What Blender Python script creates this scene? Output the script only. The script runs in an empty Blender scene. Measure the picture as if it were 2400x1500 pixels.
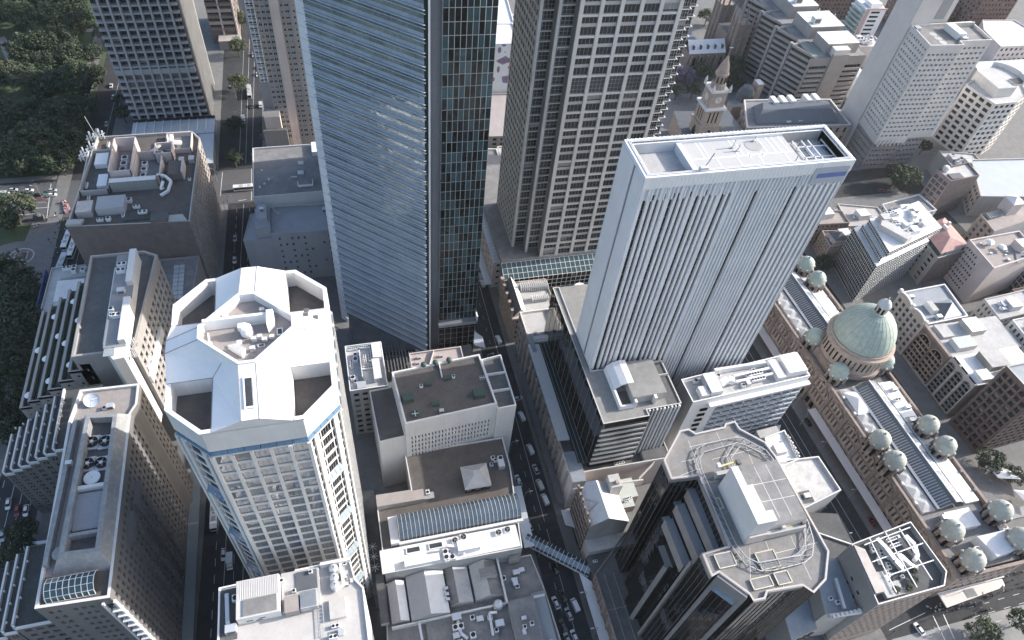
import bpy, math, random
from mathutils import Vector, Matrix
random.seed(7)
R = math.radians
SC = bpy.context.scene
COL = SC.collection

# ------------------------------------------------------------------ camera, sky, sun, exposure
# axes: X along the cross streets (towards the setting sun), Y along the avenues (away from the viewer), Z up, metres
CAM = Vector((0, 0, 250))
cam = bpy.data.cameras.new('camera'); cam.sensor_width = 36; cam.lens = 24.727; cam.clip_start = 1; cam.clip_end = 6000
cob = bpy.data.objects.new('camera', cam); COL.objects.link(cob)
pit, roll, yaw = 0.861586, 0.133872, R(19.5)
fwd = Vector((0, math.cos(pit), -math.sin(pit))); up0 = Vector((0, math.sin(pit), math.cos(pit))); rt0 = Vector((1, 0, 0))
rgt = rt0 * math.cos(roll) + up0 * math.sin(roll); upv = up0 * math.cos(roll) - rt0 * math.sin(roll)
RZ = Matrix.Rotation(-yaw, 3, 'Z')
fwd, rgt, upv = RZ @ fwd, RZ @ rgt, RZ @ upv
M4 = Matrix((rgt, upv, -fwd)).transposed().to_4x4(); M4.translation = CAM
cob.matrix_world = M4
SC.camera = cob
SUN_EL, SUN_AZ = R(25.5), R(3.0)          # elevation; angle of the sun's bearing from +X towards +Y
W = bpy.data.worlds.new('World'); SC.world = W; W.use_nodes = True
nt = W.node_tree; bg = nt.nodes['Background']
sky = nt.nodes.new('ShaderNodeTexSky'); sky.sky_type = 'NISHITA'; sky.sun_disc = False
sky.sun_elevation = SUN_EL; sky.sun_rotation = R(90) - SUN_AZ; sky.altitude = 50; sky.air_density = 1.0; sky.dust_density = 2.5; sky.ozone_density = 0.6
nt.links.new(sky.outputs[0], bg.inputs[0]); bg.inputs[1].default_value = 0.15
sl = bpy.data.lights.new('sun', 'SUN'); sl.energy = 3.3; sl.angle = R(0.5); sl.color = (1.0, 0.94, 0.87)
so = bpy.data.objects.new('sun', sl); COL.objects.link(so); so.location = (200, 0, 400)
sd = Vector((math.cos(SUN_EL) * math.cos(SUN_AZ), math.cos(SUN_EL) * math.sin(SUN_AZ), math.sin(SUN_EL)))
so.rotation_euler = sd.to_track_quat('Z', 'Y').to_euler()
SC.view_settings.view_transform = 'Standard'; SC.view_settings.look = 'None'; SC.view_settings.gamma = 1; SC.view_settings.use_curve_mapping = False
SC.view_settings.exposure = 1.15
SC.render.engine = 'CYCLES'
SC.cycles.max_bounces = 6; SC.cycles.diffuse_bounces = 3; SC.cycles.glossy_bounces = 3; SC.cycles.transmission_bounces = 3; SC.cycles.caustics_reflective = False; SC.cycles.caustics_refractive = False

# ------------------------------------------------------------------ materials
MATS = {}
def mute(c, k=0.30):                          # greys and cools base colours; a hazy grade put into the materials
    l = 0.3 * c[0] + 0.55 * c[1] + 0.15 * c[2]; return tuple(a + (l * t - a) * k for a, t in zip(c, (0.97, 1.0, 1.05)))
def mat(name, col, rough=0.8, var=0.18, scale=0.25, streak=0.0, spec=0.3, metal=0.0, dirt=None, bump=0.0, grid=None):
    """procedural surface: base colour with two scales of noise; streak = vertical weather streaks; grid = (sx, sy, depth) panel joints"""
    if name in MATS: return MATS[name]
    col = mute(col); dirt = mute(dirt) if dirt else None
    m = bpy.data.materials.new(name); m.use_nodes = True; N = m.node_tree.nodes; L = m.node_tree.links
    p = N['Principled BSDF']; p.inputs['Roughness'].default_value = rough; p.inputs['Metallic'].default_value = metal
    p.inputs['Specular IOR Level'].default_value = spec
    geo = N.new('ShaderNodeNewGeometry')
    n1 = N.new('ShaderNodeTexNoise'); n1.inputs['Scale'].default_value = scale; n1.inputs['Detail'].default_value = 6; n1.inputs['Roughness'].default_value = 0.65
    L.new(geo.outputs['Position'], n1.inputs['Vector'])
    n2 = N.new('ShaderNodeTexNoise'); n2.inputs['Scale'].default_value = scale * 9; n2.inputs['Detail'].default_value = 3
    if streak:
        mp = N.new('ShaderNodeMapping'); mp.inputs['Scale'].default_value = (1, 1, 0.06); L.new(geo.outputs['Position'], mp.inputs['Vector']); L.new(mp.outputs[0], n2.inputs['Vector'])
    else: L.new(geo.outputs['Position'], n2.inputs['Vector'])
    ad = N.new('ShaderNodeMath'); ad.operation = 'MULTIPLY_ADD'; ad.inputs[1].default_value = 0.6 if not streak else streak
    L.new(n2.outputs[0], ad.inputs[0]); L.new(n1.outputs[0], ad.inputs[2])
    mr = N.new('ShaderNodeMapRange'); mr.inputs['From Min'].default_value = 0.45; mr.inputs['From Max'].default_value = 1.15 if not streak else 0.6 + streak
    mr.inputs['To Min'].default_value = 1 - var * 1.3; mr.inputs['To Max'].default_value = 1 + var
    L.new(ad.outputs[0], mr.inputs[0])
    mx = N.new('ShaderNodeMix'); mx.data_type = 'RGBA'; mx.blend_type = 'MULTIPLY'; mx.inputs[0].default_value = 1
    mx.inputs[6].default_value = (*col, 1); L.new(mr.outputs[0], mx.inputs[7])
    out = mx.outputs[2]
    if dirt:                                    # blotches of another colour
        n3 = N.new('ShaderNodeTexNoise'); n3.inputs['Scale'].default_value = scale * 1.7; n3.inputs['Detail'].default_value = 8; n3.inputs['Roughness'].default_value = 0.7
        L.new(geo.outputs['Position'], n3.inputs['Vector'])
        r3 = N.new('ShaderNodeMapRange'); r3.inputs['From Min'].default_value = 0.47; r3.inputs['From Max'].default_value = 0.68; r3.inputs['To Max'].default_value = 0.75
        L.new(n3.outputs[0], r3.inputs[0])
        m2 = N.new('ShaderNodeMix'); m2.data_type = 'RGBA'; L.new(r3.outputs[0], m2.inputs[0]); L.new(out, m2.inputs[6]); m2.inputs[7].default_value = (*dirt, 1); out = m2.outputs[2]
    L.new(out, p.inputs['Base Color'])
    if bump:
        b = N.new('ShaderNodeBump'); b.inputs['Strength'].default_value = bump; b.inputs['Distance'].default_value = 0.05
        L.new(n2.outputs[0], b.inputs['Height']); L.new(b.outputs[0], p.inputs['Normal'])
    MATS[name] = m
    return m
def glass(name, col, rough=0.06, spec=0.5, var=0.3, coat=0.0, wav=0.0, metal=0.0):
    if name in MATS: return MATS[name]
    m = mat(name, col, rough, var, 0.12, 0, spec, metal)
    if wav:
        N = m.node_tree.nodes; L = m.node_tree.links; p = N['Principled BSDF']
        geo = N.new('ShaderNodeNewGeometry'); n = N.new('ShaderNodeTexNoise'); n.inputs['Scale'].default_value = 0.35; n.inputs['Detail'].default_value = 1
        L.new(geo.outputs['Position'], n.inputs['Vector']); b = N.new('ShaderNodeBump'); b.inputs['Strength'].default_value = wav; b.inputs['Distance'].default_value = 0.4
        L.new(n.outputs[0], b.inputs['Height']); L.new(b.outputs[0], p.inputs['Normal'])
    return m
WHITE = mat('white_paint', (0.76, 0.76, 0.755), 0.55, 0.05, 0.2)
OFFW = mat('off_white_render', (0.66, 0.65, 0.63), 0.7, 0.10, 0.15, 0.5)
WMETAL = mat('white_metal', (0.74, 0.75, 0.76), 0.4, 0.08, 0.5)
CREAM = mat('cream_concrete', (0.58, 0.55, 0.52), 0.8, 0.12, 0.12, 0.5)
PALE = mat('pale_concrete', (0.43, 0.42, 0.40), 0.8, 0.14, 0.12, 0.5)
GREY = mat('grey_concrete', (0.30, 0.30, 0.30), 0.8, 0.16, 0.12, 0.5)
DGREY = mat('dark_grey_cladding', (0.13, 0.135, 0.14), 0.6, 0.15, 0.3)
WARM = mat('warm_stone', (0.36, 0.315, 0.285), 0.85, 0.14, 0.15, 0.4)
PINK = mat('pinkish_render', (0.58, 0.49, 0.46), 0.85, 0.12, 0.12, 0.4)
BROWN = mat('brown_brick', (0.20, 0.155, 0.14), 0.85, 0.15, 0.3, 0.3)
REDB = mat('red_brick', (0.20, 0.115, 0.095), 0.85, 0.18, 0.5)
SAND = mat('sandstone', (0.43, 0.32, 0.25), 0.9, 0.22, 0.4, 0.4, bump=0.3)
SANDD = mat('weathered_sandstone', (0.30, 0.225, 0.185), 0.9, 0.25, 0.5, 0.4, bump=0.3)
GRAN = mat('dark_granite', (0.05, 0.047, 0.046), 0.35, 0.2, 0.5)
BLACKM = mat('black_metal', (0.025, 0.025, 0.028), 0.5, 0.2, 0.5)
STEEL = mat('galvanised_steel', (0.42, 0.44, 0.46), 0.4, 0.12, 1.0, metal=0.5)
ALU = mat('aluminium', (0.62, 0.64, 0.66), 0.35, 0.08, 0.8, metal=0.4)
RGREY = mat('grey_roof_membrane', (0.20, 0.20, 0.205), 0.9, 0.2, 0.12, dirt=(0.29, 0.28, 0.27))
RDARK = mat('dark_roof_membrane', (0.10, 0.105, 0.11), 0.9, 0.22, 0.12, dirt=(0.15, 0.15, 0.15))
RBROWN = mat('brown_roof_gravel', (0.125, 0.108, 0.098), 0.95, 0.22, 0.15, dirt=(0.085, 0.075, 0.07))
RPALE = mat('pale_roof_membrane', (0.42, 0.42, 0.42), 0.85, 0.16, 0.15, dirt=(0.52, 0.51, 0.49))
RWHITE = mat('white_roof_sheet', (0.68, 0.69, 0.70), 0.55, 0.08, 0.2, dirt=(0.58, 0.58, 0.57))
RTAN = mat('tan_roof_tiles', (0.34, 0.29, 0.265), 0.9, 0.16, 0.3, dirt=(0.28, 0.25, 0.235))
RBLUE = mat('blue_grey_roof', (0.22, 0.26, 0.31), 0.6, 0.12, 0.15, dirt=(0.28, 0.32, 0.36))
SLATE = mat('slate_roof', (0.10, 0.115, 0.135), 0.6, 0.18, 0.4)
REDR = mat('pink_red_roof', (0.36, 0.17, 0.155), 0.7, 0.12, 0.3, dirt=(0.42, 0.24, 0.22))
COPPER = mat('green_copper', (0.32, 0.41, 0.345), 0.6, 0.16, 0.35, 0.5, dirt=(0.40, 0.46, 0.40))
COPD = mat('dull_copper', (0.38, 0.40, 0.33), 0.65, 0.2, 0.5, dirt=(0.46, 0.45, 0.38))
GREENM = mat('green_metal', (0.05, 0.10, 0.08), 0.5, 0.15, 0.6)
ASPH = mat('asphalt', (0.038, 0.041, 0.046), 0.9, 0.25, 0.08, dirt=(0.06, 0.062, 0.066))
ASPHL = mat('pale_asphalt', (0.25, 0.25, 0.25), 0.9, 0.15, 0.08, dirt=(0.29, 0.285, 0.28))
PAVE = mat('paving', (0.17, 0.168, 0.165), 0.9, 0.2, 0.2, dirt=(0.21, 0.205, 0.20))
PAVEW = mat('warm_paving', (0.23, 0.205, 0.19), 0.9, 0.16, 0.2)
LINE = mat('road_paint', (0.66, 0.66, 0.64), 0.7, 0.2, 0.8)
GLANE = mat('green_lane_paint', (0.07, 0.17, 0.13), 0.8, 0.2, 0.4)
RLANE = mat('red_lane_paint', (0.14, 0.06, 0.065), 0.8, 0.2, 0.4)
YEL = mat('yellow_paint', (0.62, 0.50, 0.16), 0.6, 0.1, 0.8)
BLUEH = mat('blue_netting', (0.03, 0.10, 0.32), 0.7, 0.25, 0.4)
LAWN = mat('lawn', (0.055, 0.095, 0.035), 0.95, 0.3, 0.12, dirt=(0.085, 0.12, 0.045))
TRUNK = mat('bark', (0.10, 0.08, 0.065), 0.95, 0.25, 1.5)
GDARK = glass('dark_window_glass', (0.018, 0.022, 0.026), 0.08)
GMID = glass('grey_window_glass', (0.05, 0.056, 0.06), 0.1)
GBLIND = glass('window_with_blind', (0.24, 0.235, 0.22), 0.35, 0.4)
GBLACK = glass('black_glass', (0.008, 0.009, 0.010), 0.05, 0.5, wav=0.15)
GGREEN = glass('green_black_glass', (0.012, 0.03, 0.032), 0.05, 0.6, wav=0.2)
GTEAL = glass('teal_glass', (0.03, 0.085, 0.10), 0.07, 0.6, wav=0.2)
GBLUE = glass('pale_blue_glass', (0.20, 0.29, 0.37), 0.12, 0.6, wav=0.1)
GSKY = glass('sloped_blue_glass', (0.07, 0.20, 0.36), 0.15, 0.6)
GFROST = glass('frosted_blade_glass', (0.52, 0.62, 0.70), 0.25, 0.5, 0.1)
GSHADE = glass('grey_blue_cladding', (0.16, 0.18, 0.21), 0.3, 0.5, 0.1)

# ------------------------------------------------------------------ mesh helpers
class MB:
    def __init__(s): s.v = []; s.f = []; s.m = []; s.mats = []
    def mi(s, m):
        if m not in s.mats: s.mats.append(m)
        return s.mats.index(m)
    def face(s, pts, m):
        i = len(s.v); s.v += [tuple(p) for p in pts]; s.f.append(tuple(range(i, i + len(pts)))); s.m.append(s.mi(m))
    def prism(s, poly, z0, z1, m, top=None, bottom=False):
        n = len(poly)
        for i in range(n):
            a, b = poly[i], poly[(i + 1) % n]
            s.face([(a[0], a[1], z0), (b[0], b[1], z0), (b[0], b[1], z1), (a[0], a[1], z1)], m)
        s.face([(p[0], p[1], z1) for p in poly], top or m)
        if bottom: s.face([(p[0], p[1], z0) for p in reversed(poly)], m)
    def box(s, x0, x1, y0, y1, z0, z1, m, top=None, bottom=True):
        s.prism([(x0, y0), (x1, y0), (x1, y1), (x0, y1)], z0, z1, m, top, bottom)
    def bar(s, a, b, w, h, m):
        """a square bar from a to b, w wide, h high"""
        a, b = Vector(a), Vector(b); d = (b - a).normalized()
        x = d.cross(Vector((0, 0, 1)))
        if x.length < 1e-3: x = Vector((1, 0, 0))
        x = x.normalized() * w / 2; z = x.cross(d).normalized() * h / 2
        q = [a - x - z, a + x - z, a + x + z, a - x + z]; r = [p + (b - a) for p in q]
        s.face(q, m); s.face(r[::-1], m)
        for i in range(4): s.face([q[i], r[i], r[(i + 1) % 4], q[(i + 1) % 4]][::-1], m)
    def cyl(s, c, r, z0, z1, n, m, r1=None, top=None, cap=True):
        r1 = r if r1 is None else r1
        A = [(math.cos(2 * math.pi * i / n), math.sin(2 * math.pi * i / n)) for i in range(n)]
        for i in range(n):
            a, b = A[i], A[(i + 1) % n]
            s.face([(c[0] + r * a[0], c[1] + r * a[1], z0), (c[0] + r * b[0], c[1] + r * b[1], z0), (c[0] + r1 * b[0], c[1] + r1 * b[1], z1), (c[0] + r1 * a[0], c[1] + r1 * a[1], z1)], m)
        if cap: s.face([(c[0] + r1 * a[0], c[1] + r1 * a[1], z1) for a in A], top or m)
    def lathe(s, c, prof, n, m, mod=None):
        for (r0, z0), (r1, z1) in zip(prof, prof[1:]):
            for i in range(n):
                t0, t1 = 2 * math.pi * i / n, 2 * math.pi * (i + 1) / n
                P = lambda r, t, z: (c[0] + r * math.cos(t), c[1] + r * math.sin(t), z)
                if r1 < 1e-4: s.face([P(r0, t0, z0), P(r0, t1, z0), P(0, 0, z1)], m)
                elif r0 < 1e-4: s.face([P(0, 0, z0), P(r1, t1, z1), P(r1, t0, z1)], m)
                else: s.face([P(r0, t0, z0), P(r0, t1, z0), P(r1, t1, z1), P(r1, t0, z1)], m)
    def mesh(s, name, off=(0, 0, 0), smooth=False):
        me = bpy.data.meshes.new(name)
        me.from_pydata([(x - off[0], y - off[1], z - off[2]) for x, y, z in s.v], [], s.f)
        for m in s.mats: me.materials.append(m)
        me.polygons.foreach_set('material_index', s.m)
        if smooth: me.polygons.foreach_set('use_smooth', [True] * len(s.f))
        me.update(); return me
    def build(s, name, parent=None, off=(0, 0, 0), kind=None, smooth=False):
        o = bpy.data.objects.new(name, s.mesh(name, off, smooth)); COL.objects.link(o)
        if parent: o.parent = parent
        else: o.location = off
        if kind: o['kind'] = kind
        return o
def tag(o, label, cat, group=None):
    o['label'] = ' '.join(label.split()[:16]); o['category'] = cat
    if group: o['group'] = group
    return o
def thing(name, label, cat, loc, group=None, rz=0):
    e = bpy.data.objects.new(name, None); COL.objects.link(e); e.location = loc; e.rotation_euler = (0, 0, rz); e.empty_display_size = 1
    return tag(e, label, cat, group)
def rect(x0, x1, y0, y1): return [(x0, y0), (x1, y0), (x1, y1), (x0, y1)]
def inset(poly, d):
    n = len(poly); out = []
    for i in range(n):
        p0, p1, p2 = Vector(poly[i - 1]).to_2d(), Vector(poly[i]).to_2d(), Vector(poly[(i + 1) % n]).to_2d()
        a = (p1 - p0).normalized(); b = (p2 - p1).normalized()
        na, nb = Vector((-a.y, a.x)), Vector((-b.y, b.x)); k = 1 + na.dot(nb)
        q = p1 + (na + nb) * (d / max(k, 0.3)); out.append((q.x, q.y))
    return out
UNIT = {}
def unit(m):                                    # one shared unit cube per material
    if m.name not in UNIT:
        b = MB(); b.box(-.5, .5, -.5, .5, -.5, .5, m); UNIT[m.name] = b.mesh('block_' + m.name)
    return UNIT[m.name]
def piece(name, parent, c, size, m, rz=0, off=(0, 0, 0), rx=0):
    o = bpy.data.objects.new(name, unit(m)); COL.objects.link(o); o.parent = parent
    o.location = (c[0] - off[0], c[1] - off[1], c[2] - off[2]); o.scale = size; o.rotation_euler = (rx, 0, rz); return o
WMESH = {}
def winmesh(w, h, nx, nz, fr, gl, fw=0.09, blind=None):
    k = (round(w, 2), round(h, 2), nx, nz, fr.name, gl.name, fw, blind)
    if k not in WMESH:
        b = MB(); b.face([(-w / 2, 0, -h / 2), (w / 2, 0, -h / 2), (w / 2, 0, h / 2), (-w / 2, 0, h / 2)], gl)
        y = -0.07
        def strip(x0, x1, z0, z1): b.face([(x0, y, z0), (x1, y, z0), (x1, y, z1), (x0, y, z1)], fr)
        if blind: zb = h / 2 - blind * h; b.face([(-w / 2, -.02, zb), (w / 2, -.02, zb), (w / 2, -.02, h / 2), (-w / 2, -.02, h / 2)], GBLIND)
        strip(-w / 2, w / 2, -h / 2, -h / 2 + fw); strip(-w / 2, w / 2, h / 2 - fw, h / 2); strip(-w / 2, -w / 2 + fw, -h / 2, h / 2); strip(w / 2 - fw, w / 2, -h / 2, h / 2)
        for i in range(1, nx): x = -w / 2 + w * i / nx; strip(x - fw / 2, x + fw / 2, -h / 2, h / 2)
        for j in range(1, nz): z = -h / 2 + h * j / nz; strip(-w / 2, w / 2, z - fw / 2, z + fw / 2)
        WMESH[k] = b.mesh('window')
    return WMESH[k]
class Bld:
    """a building: an Empty at its base; parts collect under it, windows become parts of their own"""
    def __init__(s, name, label, cat, o, group=None):
        s.o = (o[0], o[1], o[2] if len(o) > 2 else 0.0); s.e = thing(name, label, cat, s.o, group); s.mb = {}; s.wins = []; s.seed = random.Random(len(label) * 31 + int(o[0] * 7))
    def p(s, name): return s.mb.setdefault(name, MB())
    def piece(s, name, c, size, m, rz=0, rx=0): return piece(name, s.e, c, size, m, rz, s.o, rx)
    def win(s, c, rz, w, h, st): s.wins.append((Vector(c), rz, w, h, st))
    def facade(s, p0, p1, z0, z1, m, nx=0, nz=0, mL=0.6, mR=0.6, mB=0.6, mT=0.6, ww=0.6, wh=0.55, d=0.35, st=None, skip=None, part='wall', rev=None):
        b = s.p(part); p0, p1 = Vector(p0).to_2d(), Vector(p1).to_2d(); L = (p1 - p0).length; t = (p1 - p0) / L; n = Vector((t.y, -t.x)); rz = math.atan2(t.y, t.x)
        def Q(x, z, k=0.0): q = p0 + t * x - n * k; return (q.x, q.y, z)
        def quad(x0, x1, za, zb): b.face([Q(x0, za), Q(x1, za), Q(x1, zb), Q(x0, zb)], m)
        if not nx or not nz: quad(0, L, z0, z1); return
        cw = (L - mL - mR) / nx; ch = (z1 - z0 - mB - mT) / nz; w, h = cw * ww, ch * wh
        xs = [(mL + cw * (i + .5) - w / 2, mL + cw * (i + .5) + w / 2) for i in range(nx)]; zs = [(z0 + mB + ch * (j + .5) - h / 2, z0 + mB + ch * (j + .5) + h / 2) for j in range(nz)]
        e = 0.0
        for i, (xa, xb) in enumerate(xs): quad(e, xa, z0, z1); e = xb
        quad(e, L, z0, z1)
        rm = rev or m
        for i, (xa, xb) in enumerate(xs):
            f = z0
            for j, (za, zb) in enumerate(zs):
                if skip and skip(i, j): continue
                quad(xa, xb, f, za); f = zb
                b.face([Q(xa, za), Q(xa, za, d), Q(xa, zb, d), Q(xa, zb)][::-1], rm); b.face([Q(xb, za), Q(xb, za, d), Q(xb, zb, d), Q(xb, zb)], rm)
                b.face([Q(xa, za), Q(xb, za), Q(xb, za, d), Q(xa, za, d)][::-1], rm); b.face([Q(xa, zb), Q(xb, zb), Q(xb, zb, d), Q(xa, zb, d)], rm)
                c = Q((xa + xb) / 2, (za + zb) / 2, d); s.win(c, rz, w, h, st or {})
            quad(xa, xb, f, z1)
    def block(s, poly, z0, z1, m, roof, ph=1.0, pt=0.35, faces=None, cap=None, part='wall', rpart='roof', ppart='parapet'):
        """walls round poly with parapet ph above the roof; faces maps an edge number to facade settings"""
        faces = faces or {}; n = len(poly); cap = cap or m
        for i in range(n):
            f = dict(faces.get(i, {})); s.facade(poly[i], poly[(i + 1) % n], f.pop('z0', z0), f.pop('z1', z1), f.pop('m', m), part=part, **f)
        q = inset(poly, pt); b = s.p(ppart)
        for i in range(n):
            a, c, d, e = poly[i], poly[(i + 1) % n], q[(i + 1) % n], q[i]
            b.face([(a[0], a[1], z1), (c[0], c[1], z1), (d[0], d[1], z1), (e[0], e[1], z1)], cap)
            b.face([(e[0], e[1], z1), (d[0], d[1], z1), (d[0], d[1], z1 - ph), (e[0], e[1], z1 - ph)], cap)
        s.p(rpart).face([(x, y, z1 - ph) for x, y in q], roof)
    def finish(s, wcap=290):
        for k, b in s.mb.items():
            kd = "stuff" if "@" in k else None; k = k.split("@")[0]
            b.build(k.split('#')[0], s.e, s.o, kd, smooth=k.endswith('~'))
        ws = sorted(s.wins, key=lambda w: (w[0] - CAM).length / max(0.2, (w[2] * w[3]) ** .5)); rest = MB()
        for k, (c, rz, w, h, st) in enumerate(ws):
            gl = st.get('gl') or s.seed.choice((GDARK, GDARK, GDARK, GMID)); bl = None
            if s.seed.random() < st.get('blinds', 0.24): bl = s.seed.choice((0.3, 0.55, 0.8))
            me = winmesh(w, h, st.get('nx', 1), st.get('nz', 1), st.get('fr', DGREY), gl, st.get('fw', 0.09), bl)
            if k < wcap:
                o = bpy.data.objects.new(st.get('name', 'window'), me); COL.objects.link(o); o.parent = s.e
                o.location = c - Vector(s.o); o.rotation_euler = (0, 0, rz)
            else:
                T = Matrix.Translation(c) @ Matrix.Rotation(rz, 4, 'Z'); base = len(rest.v)
                rest.v += [tuple(T @ v.co) for v in me.vertices]
                for pl in me.polygons: rest.f.append(tuple(base + i for i in pl.vertices)); rest.m.append(rest.mi(me.materials[pl.material_index]))
        if rest.f: rest.build('window', s.e, s.o, kind='stuff')
        return s
def linked_copy(o, parent=None):
    c = o.copy(); COL.objects.link(c); c.parent = parent
    for ch in list(o.children): linked_copy(ch, c)
    return c

# ------------------------------------------------------------------ the ground, streets, pavements, park
HAZE = 0.00004
def struct(name, mb): return mb.build(name, kind='structure')
def flat(name, polys, z, m):
    b = MB()
    for p in polys: b.face([(x, y, z) for x, y in p], m)
    return struct(name, b)
flat('ground', [rect(-700, 1300, -450, 1400)], -0.15, ASPH)
def strip(x0, y0, x1, y1, w):
    a, b = Vector((x0, y0)), Vector((x1, y1)); t = (b - a).normalized(); n = Vector((-t.y, t.x)) * w / 2
    return [tuple(a - n), tuple(b - n), tuple(b + n), tuple(a + n)]
# paler asphalt of the wide cross street at lower right and of the park crossing
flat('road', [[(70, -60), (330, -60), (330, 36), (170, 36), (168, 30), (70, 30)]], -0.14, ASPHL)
flat('road', [[(-135, 303.5), (-36, 303.5), (-33, 331), (-190, 333), (-190, 303.5)]], -0.14, mat('mid_grey_asphalt', (0.10, 0.10, 0.105), 0.9, 0.15, 0.08))
def kerbed(name, polys, m=PAVE, h=0.0):
    b = MB()
    for p in polys: b.prism(p, -0.15, h, m)
    return struct(name, b)
kerbed('pavement', [[(-119, 50), (-64.2, 50), (-55.5, 303), (-117, 303)]])
kerbed('pavement', [[(-43.6, 50), (53.6, 50), (53.6, 303), (-39.5, 303)]])
kerbed('pavement', [[(65.2, 36), (168, 36), (167.5, 300), (65.2, 300)]])
kerbed('pavement', [[(185.5, 52), (227, 54), (223, 262), (178, 262)]])
kerbed('pavement', [[(242.5, 50), (330, 50), (330, 262), (238.5, 262)]])
kerbed('pavement', [[(-118, 333), (-61, 333), (-58, 700), (-113, 700)]])
kerbed('pavement', [[(-38, 333), (52, 333), (52, 700), (-34, 700)]])
kerbed('pavement', [[(66, 330), (158, 325), (150, 700), (66, 700)]])
kerbed('pavement', [[(178, 285), (330, 285), (330, 700), (168, 700)]])
kerbed('pavement', [[(345, 60), (900, 60), (900, 900), (345, 900)]])
m = bpy.data.materials.new('haze'); m.use_nodes = True; N = m.node_tree.nodes; N.clear(); vo = N.new('ShaderNodeVolumePrincipled'); ou = N.new('ShaderNodeOutputMaterial')
vo.inputs['Color'].default_value = (.86, .94, 1, 1); vo.inputs['Density'].default_value = HAZE; vo.inputs['Anisotropy'].default_value = 0.25; m.node_tree.links.new(vo.outputs[0], ou.inputs['Volume'])
hz = MB(); hz.box(-720, 1320, -470, 1420, -1.3, 262, m); o = hz.build('haze'); o['kind'] = 'stuff'
# road markings, sheets just above the asphalt
lines = MB()
def ln(x0, y0, x1, y1, w=0.14, dash=None, m=LINE, b=None, z=-0.128):
    b = b or lines
    a, c = Vector((x0, y0)), Vector((x1, y1)); L = (c - a).length; t = (c - a) / L; s = 0
    while s < L:
        e = min(L, s + (dash[0] if dash else L)); p, q = a + t * s, a + t * e
        b.face([(x, y, z) for x, y in strip(p.x, p.y, q.x, q.y, w)], m); s = e + (dash[1] if dash else 0.1)
for k, x in enumerate((-59.6, -56.4, -53.3, -50.2, -47.2)): ln(x, 50, x + 8.5, 302, 0.13, (260, 1) if k in (1, 3) else (3, 3))
for x in (-50.2, -46.8, -43.4): ln(x, 336, x + 2.8, 470, 0.13)
for x in (59.2,): ln(x + .6, 40, x + 2.5, 300, 0.12, (60, 3)); ln(x - 2, 40, x + 0.3, 300, 0.10, (2.5, 5))
for x in (177.3, 173.9, 180.4): ln(x - .5, 60, x - 5.5, 260, 0.14, (300, 1) if x > 175 else (2.5, 4))
for y in (33.5, 30.2, 26.8): ln(205, y + 6, 330, y + 8, 0.13, (3, 4))
ln(193.1, 31.2, 194.5, 39.5, 0.35); ln(188.5, 24, 190.3, 40, 0.3); ln(171, 39, 188, 41.5, 0.18); ln(172, 24, 178, 26, 0.16, (1, 1))
for x in (-140, -136.5): ln(x, 304, x - 2.2, 331, 0.28)
ln(-200, 313.6, -140, 312.2, 0.25); ln(-200, 309.2, -146, 308.2, 0.2); ln(-200, 322.5, -141, 321, 0.14); ln(-200, 318, -141, 316.6, 0.14, (3, 3))
for k in range(4): ln(-146 + k * 1.3, 305.0, -146.4 + k * 1.3, 307.6, 0.5)
for x in (-44, -40.6): ln(x, 304.5, x + .2, 331, 0.25)
ln(-50.5, 305, -46.5, 305.5, 0.25); ln(-59.5, 310, -58.7, 330, 0.22)
for x, y in ((-121.6, 52), (-117.9, 52)): ln(x - 5, y, x + 3, 470, 0.13)
for x in (-126.6, -130.3): ln(x - 2.6, 50, x + 0.5, 300, 0.14, (300, 1) if x > -128 else (3, 4))
ln(243, 60, 239, 260, .12, (3, 4))
struct('road_marking', lines)
b = MB()
for y, h, m in ((324.2, 3.0, GLANE), (320.6, 3.2, RLANE)): b.face([(-200, y + 1.3, -.1345), (-141, y, -.1345), (-141.2, y - h, -.1345), (-200, y - h + 1.2, -.1345)], m)
struct('bus_lane_surface', b)
# bus-stop lettering and BUS LANE words on the asphalt
def road_text(txt, x, y, rz, size, label):
    c = bpy.data.curves.new('road_lettering', 'FONT'); c.body = txt; c.size = size; c.align_x = 'CENTER'; c.extrude = 0.002; c.materials.append(LINE); c.space_line = 0.9
    o = bpy.data.objects.new('road_lettering', c); COL.objects.link(o); o.location = (x, y, -.125); o.rotation_euler = (0, 0, rz); o.scale = (1, 1.7, 1); o['kind'] = 'structure'; o['label'] = label
road_text('BUS\nLANE', -41.6, 346, 0, 1.9, 'white BUS LANE lettering on the dark road beside the grey roof')
road_text('BUS', 170.7, 121.5, R(180), 2.2, 'faint BUS lettering on the avenue near the white block')
road_text('LANE', 171.5, 112.0, R(180), 2.0, 'faint LANE lettering on the avenue beside the domed building')
# park at upper left: lawn with paths, a paved circle with a pedestal, trees follow later
lawnpoly = [(-400, 338), (-150, 338), (-131.5, 345), (-127, 700), (-400, 700)]
lawn2 = [(-400, 40), (-140, 40), (-139.5, 262), (-139, 262), (-146.5, 283), (-143.4, 297), (-150, 302), (-400, 304)]
b = MB()
for p in (lawnpoly, lawn2): b.prism(p, -0.15, 0.02, LAWN)
o = struct('lawn', b)
path = MB()
def pth(poly, m=PAVE, z=0.03): path.face([(x, y, z) for x, y in poly], m)
pth(strip(*(-165.4, 400.6), *(-154.6, 383.9), 6.0)); pth(strip(*(-189.5, 475.7), *(-183.9, 458.9), 6.0), PAVEW); pth(strip(*(-194.1, 483.1), *(-188.3, 472.8), 5.0), PAVEW)
pth(strip(*(-158.4, 487.6), *(-135.7, 489.0), 4.0), PAVEW)
pth(rect(-139.5, -133, 40, 700)); pth([(-400, 334), (-140, 334), (-140, 338), (-400, 338)])
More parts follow.
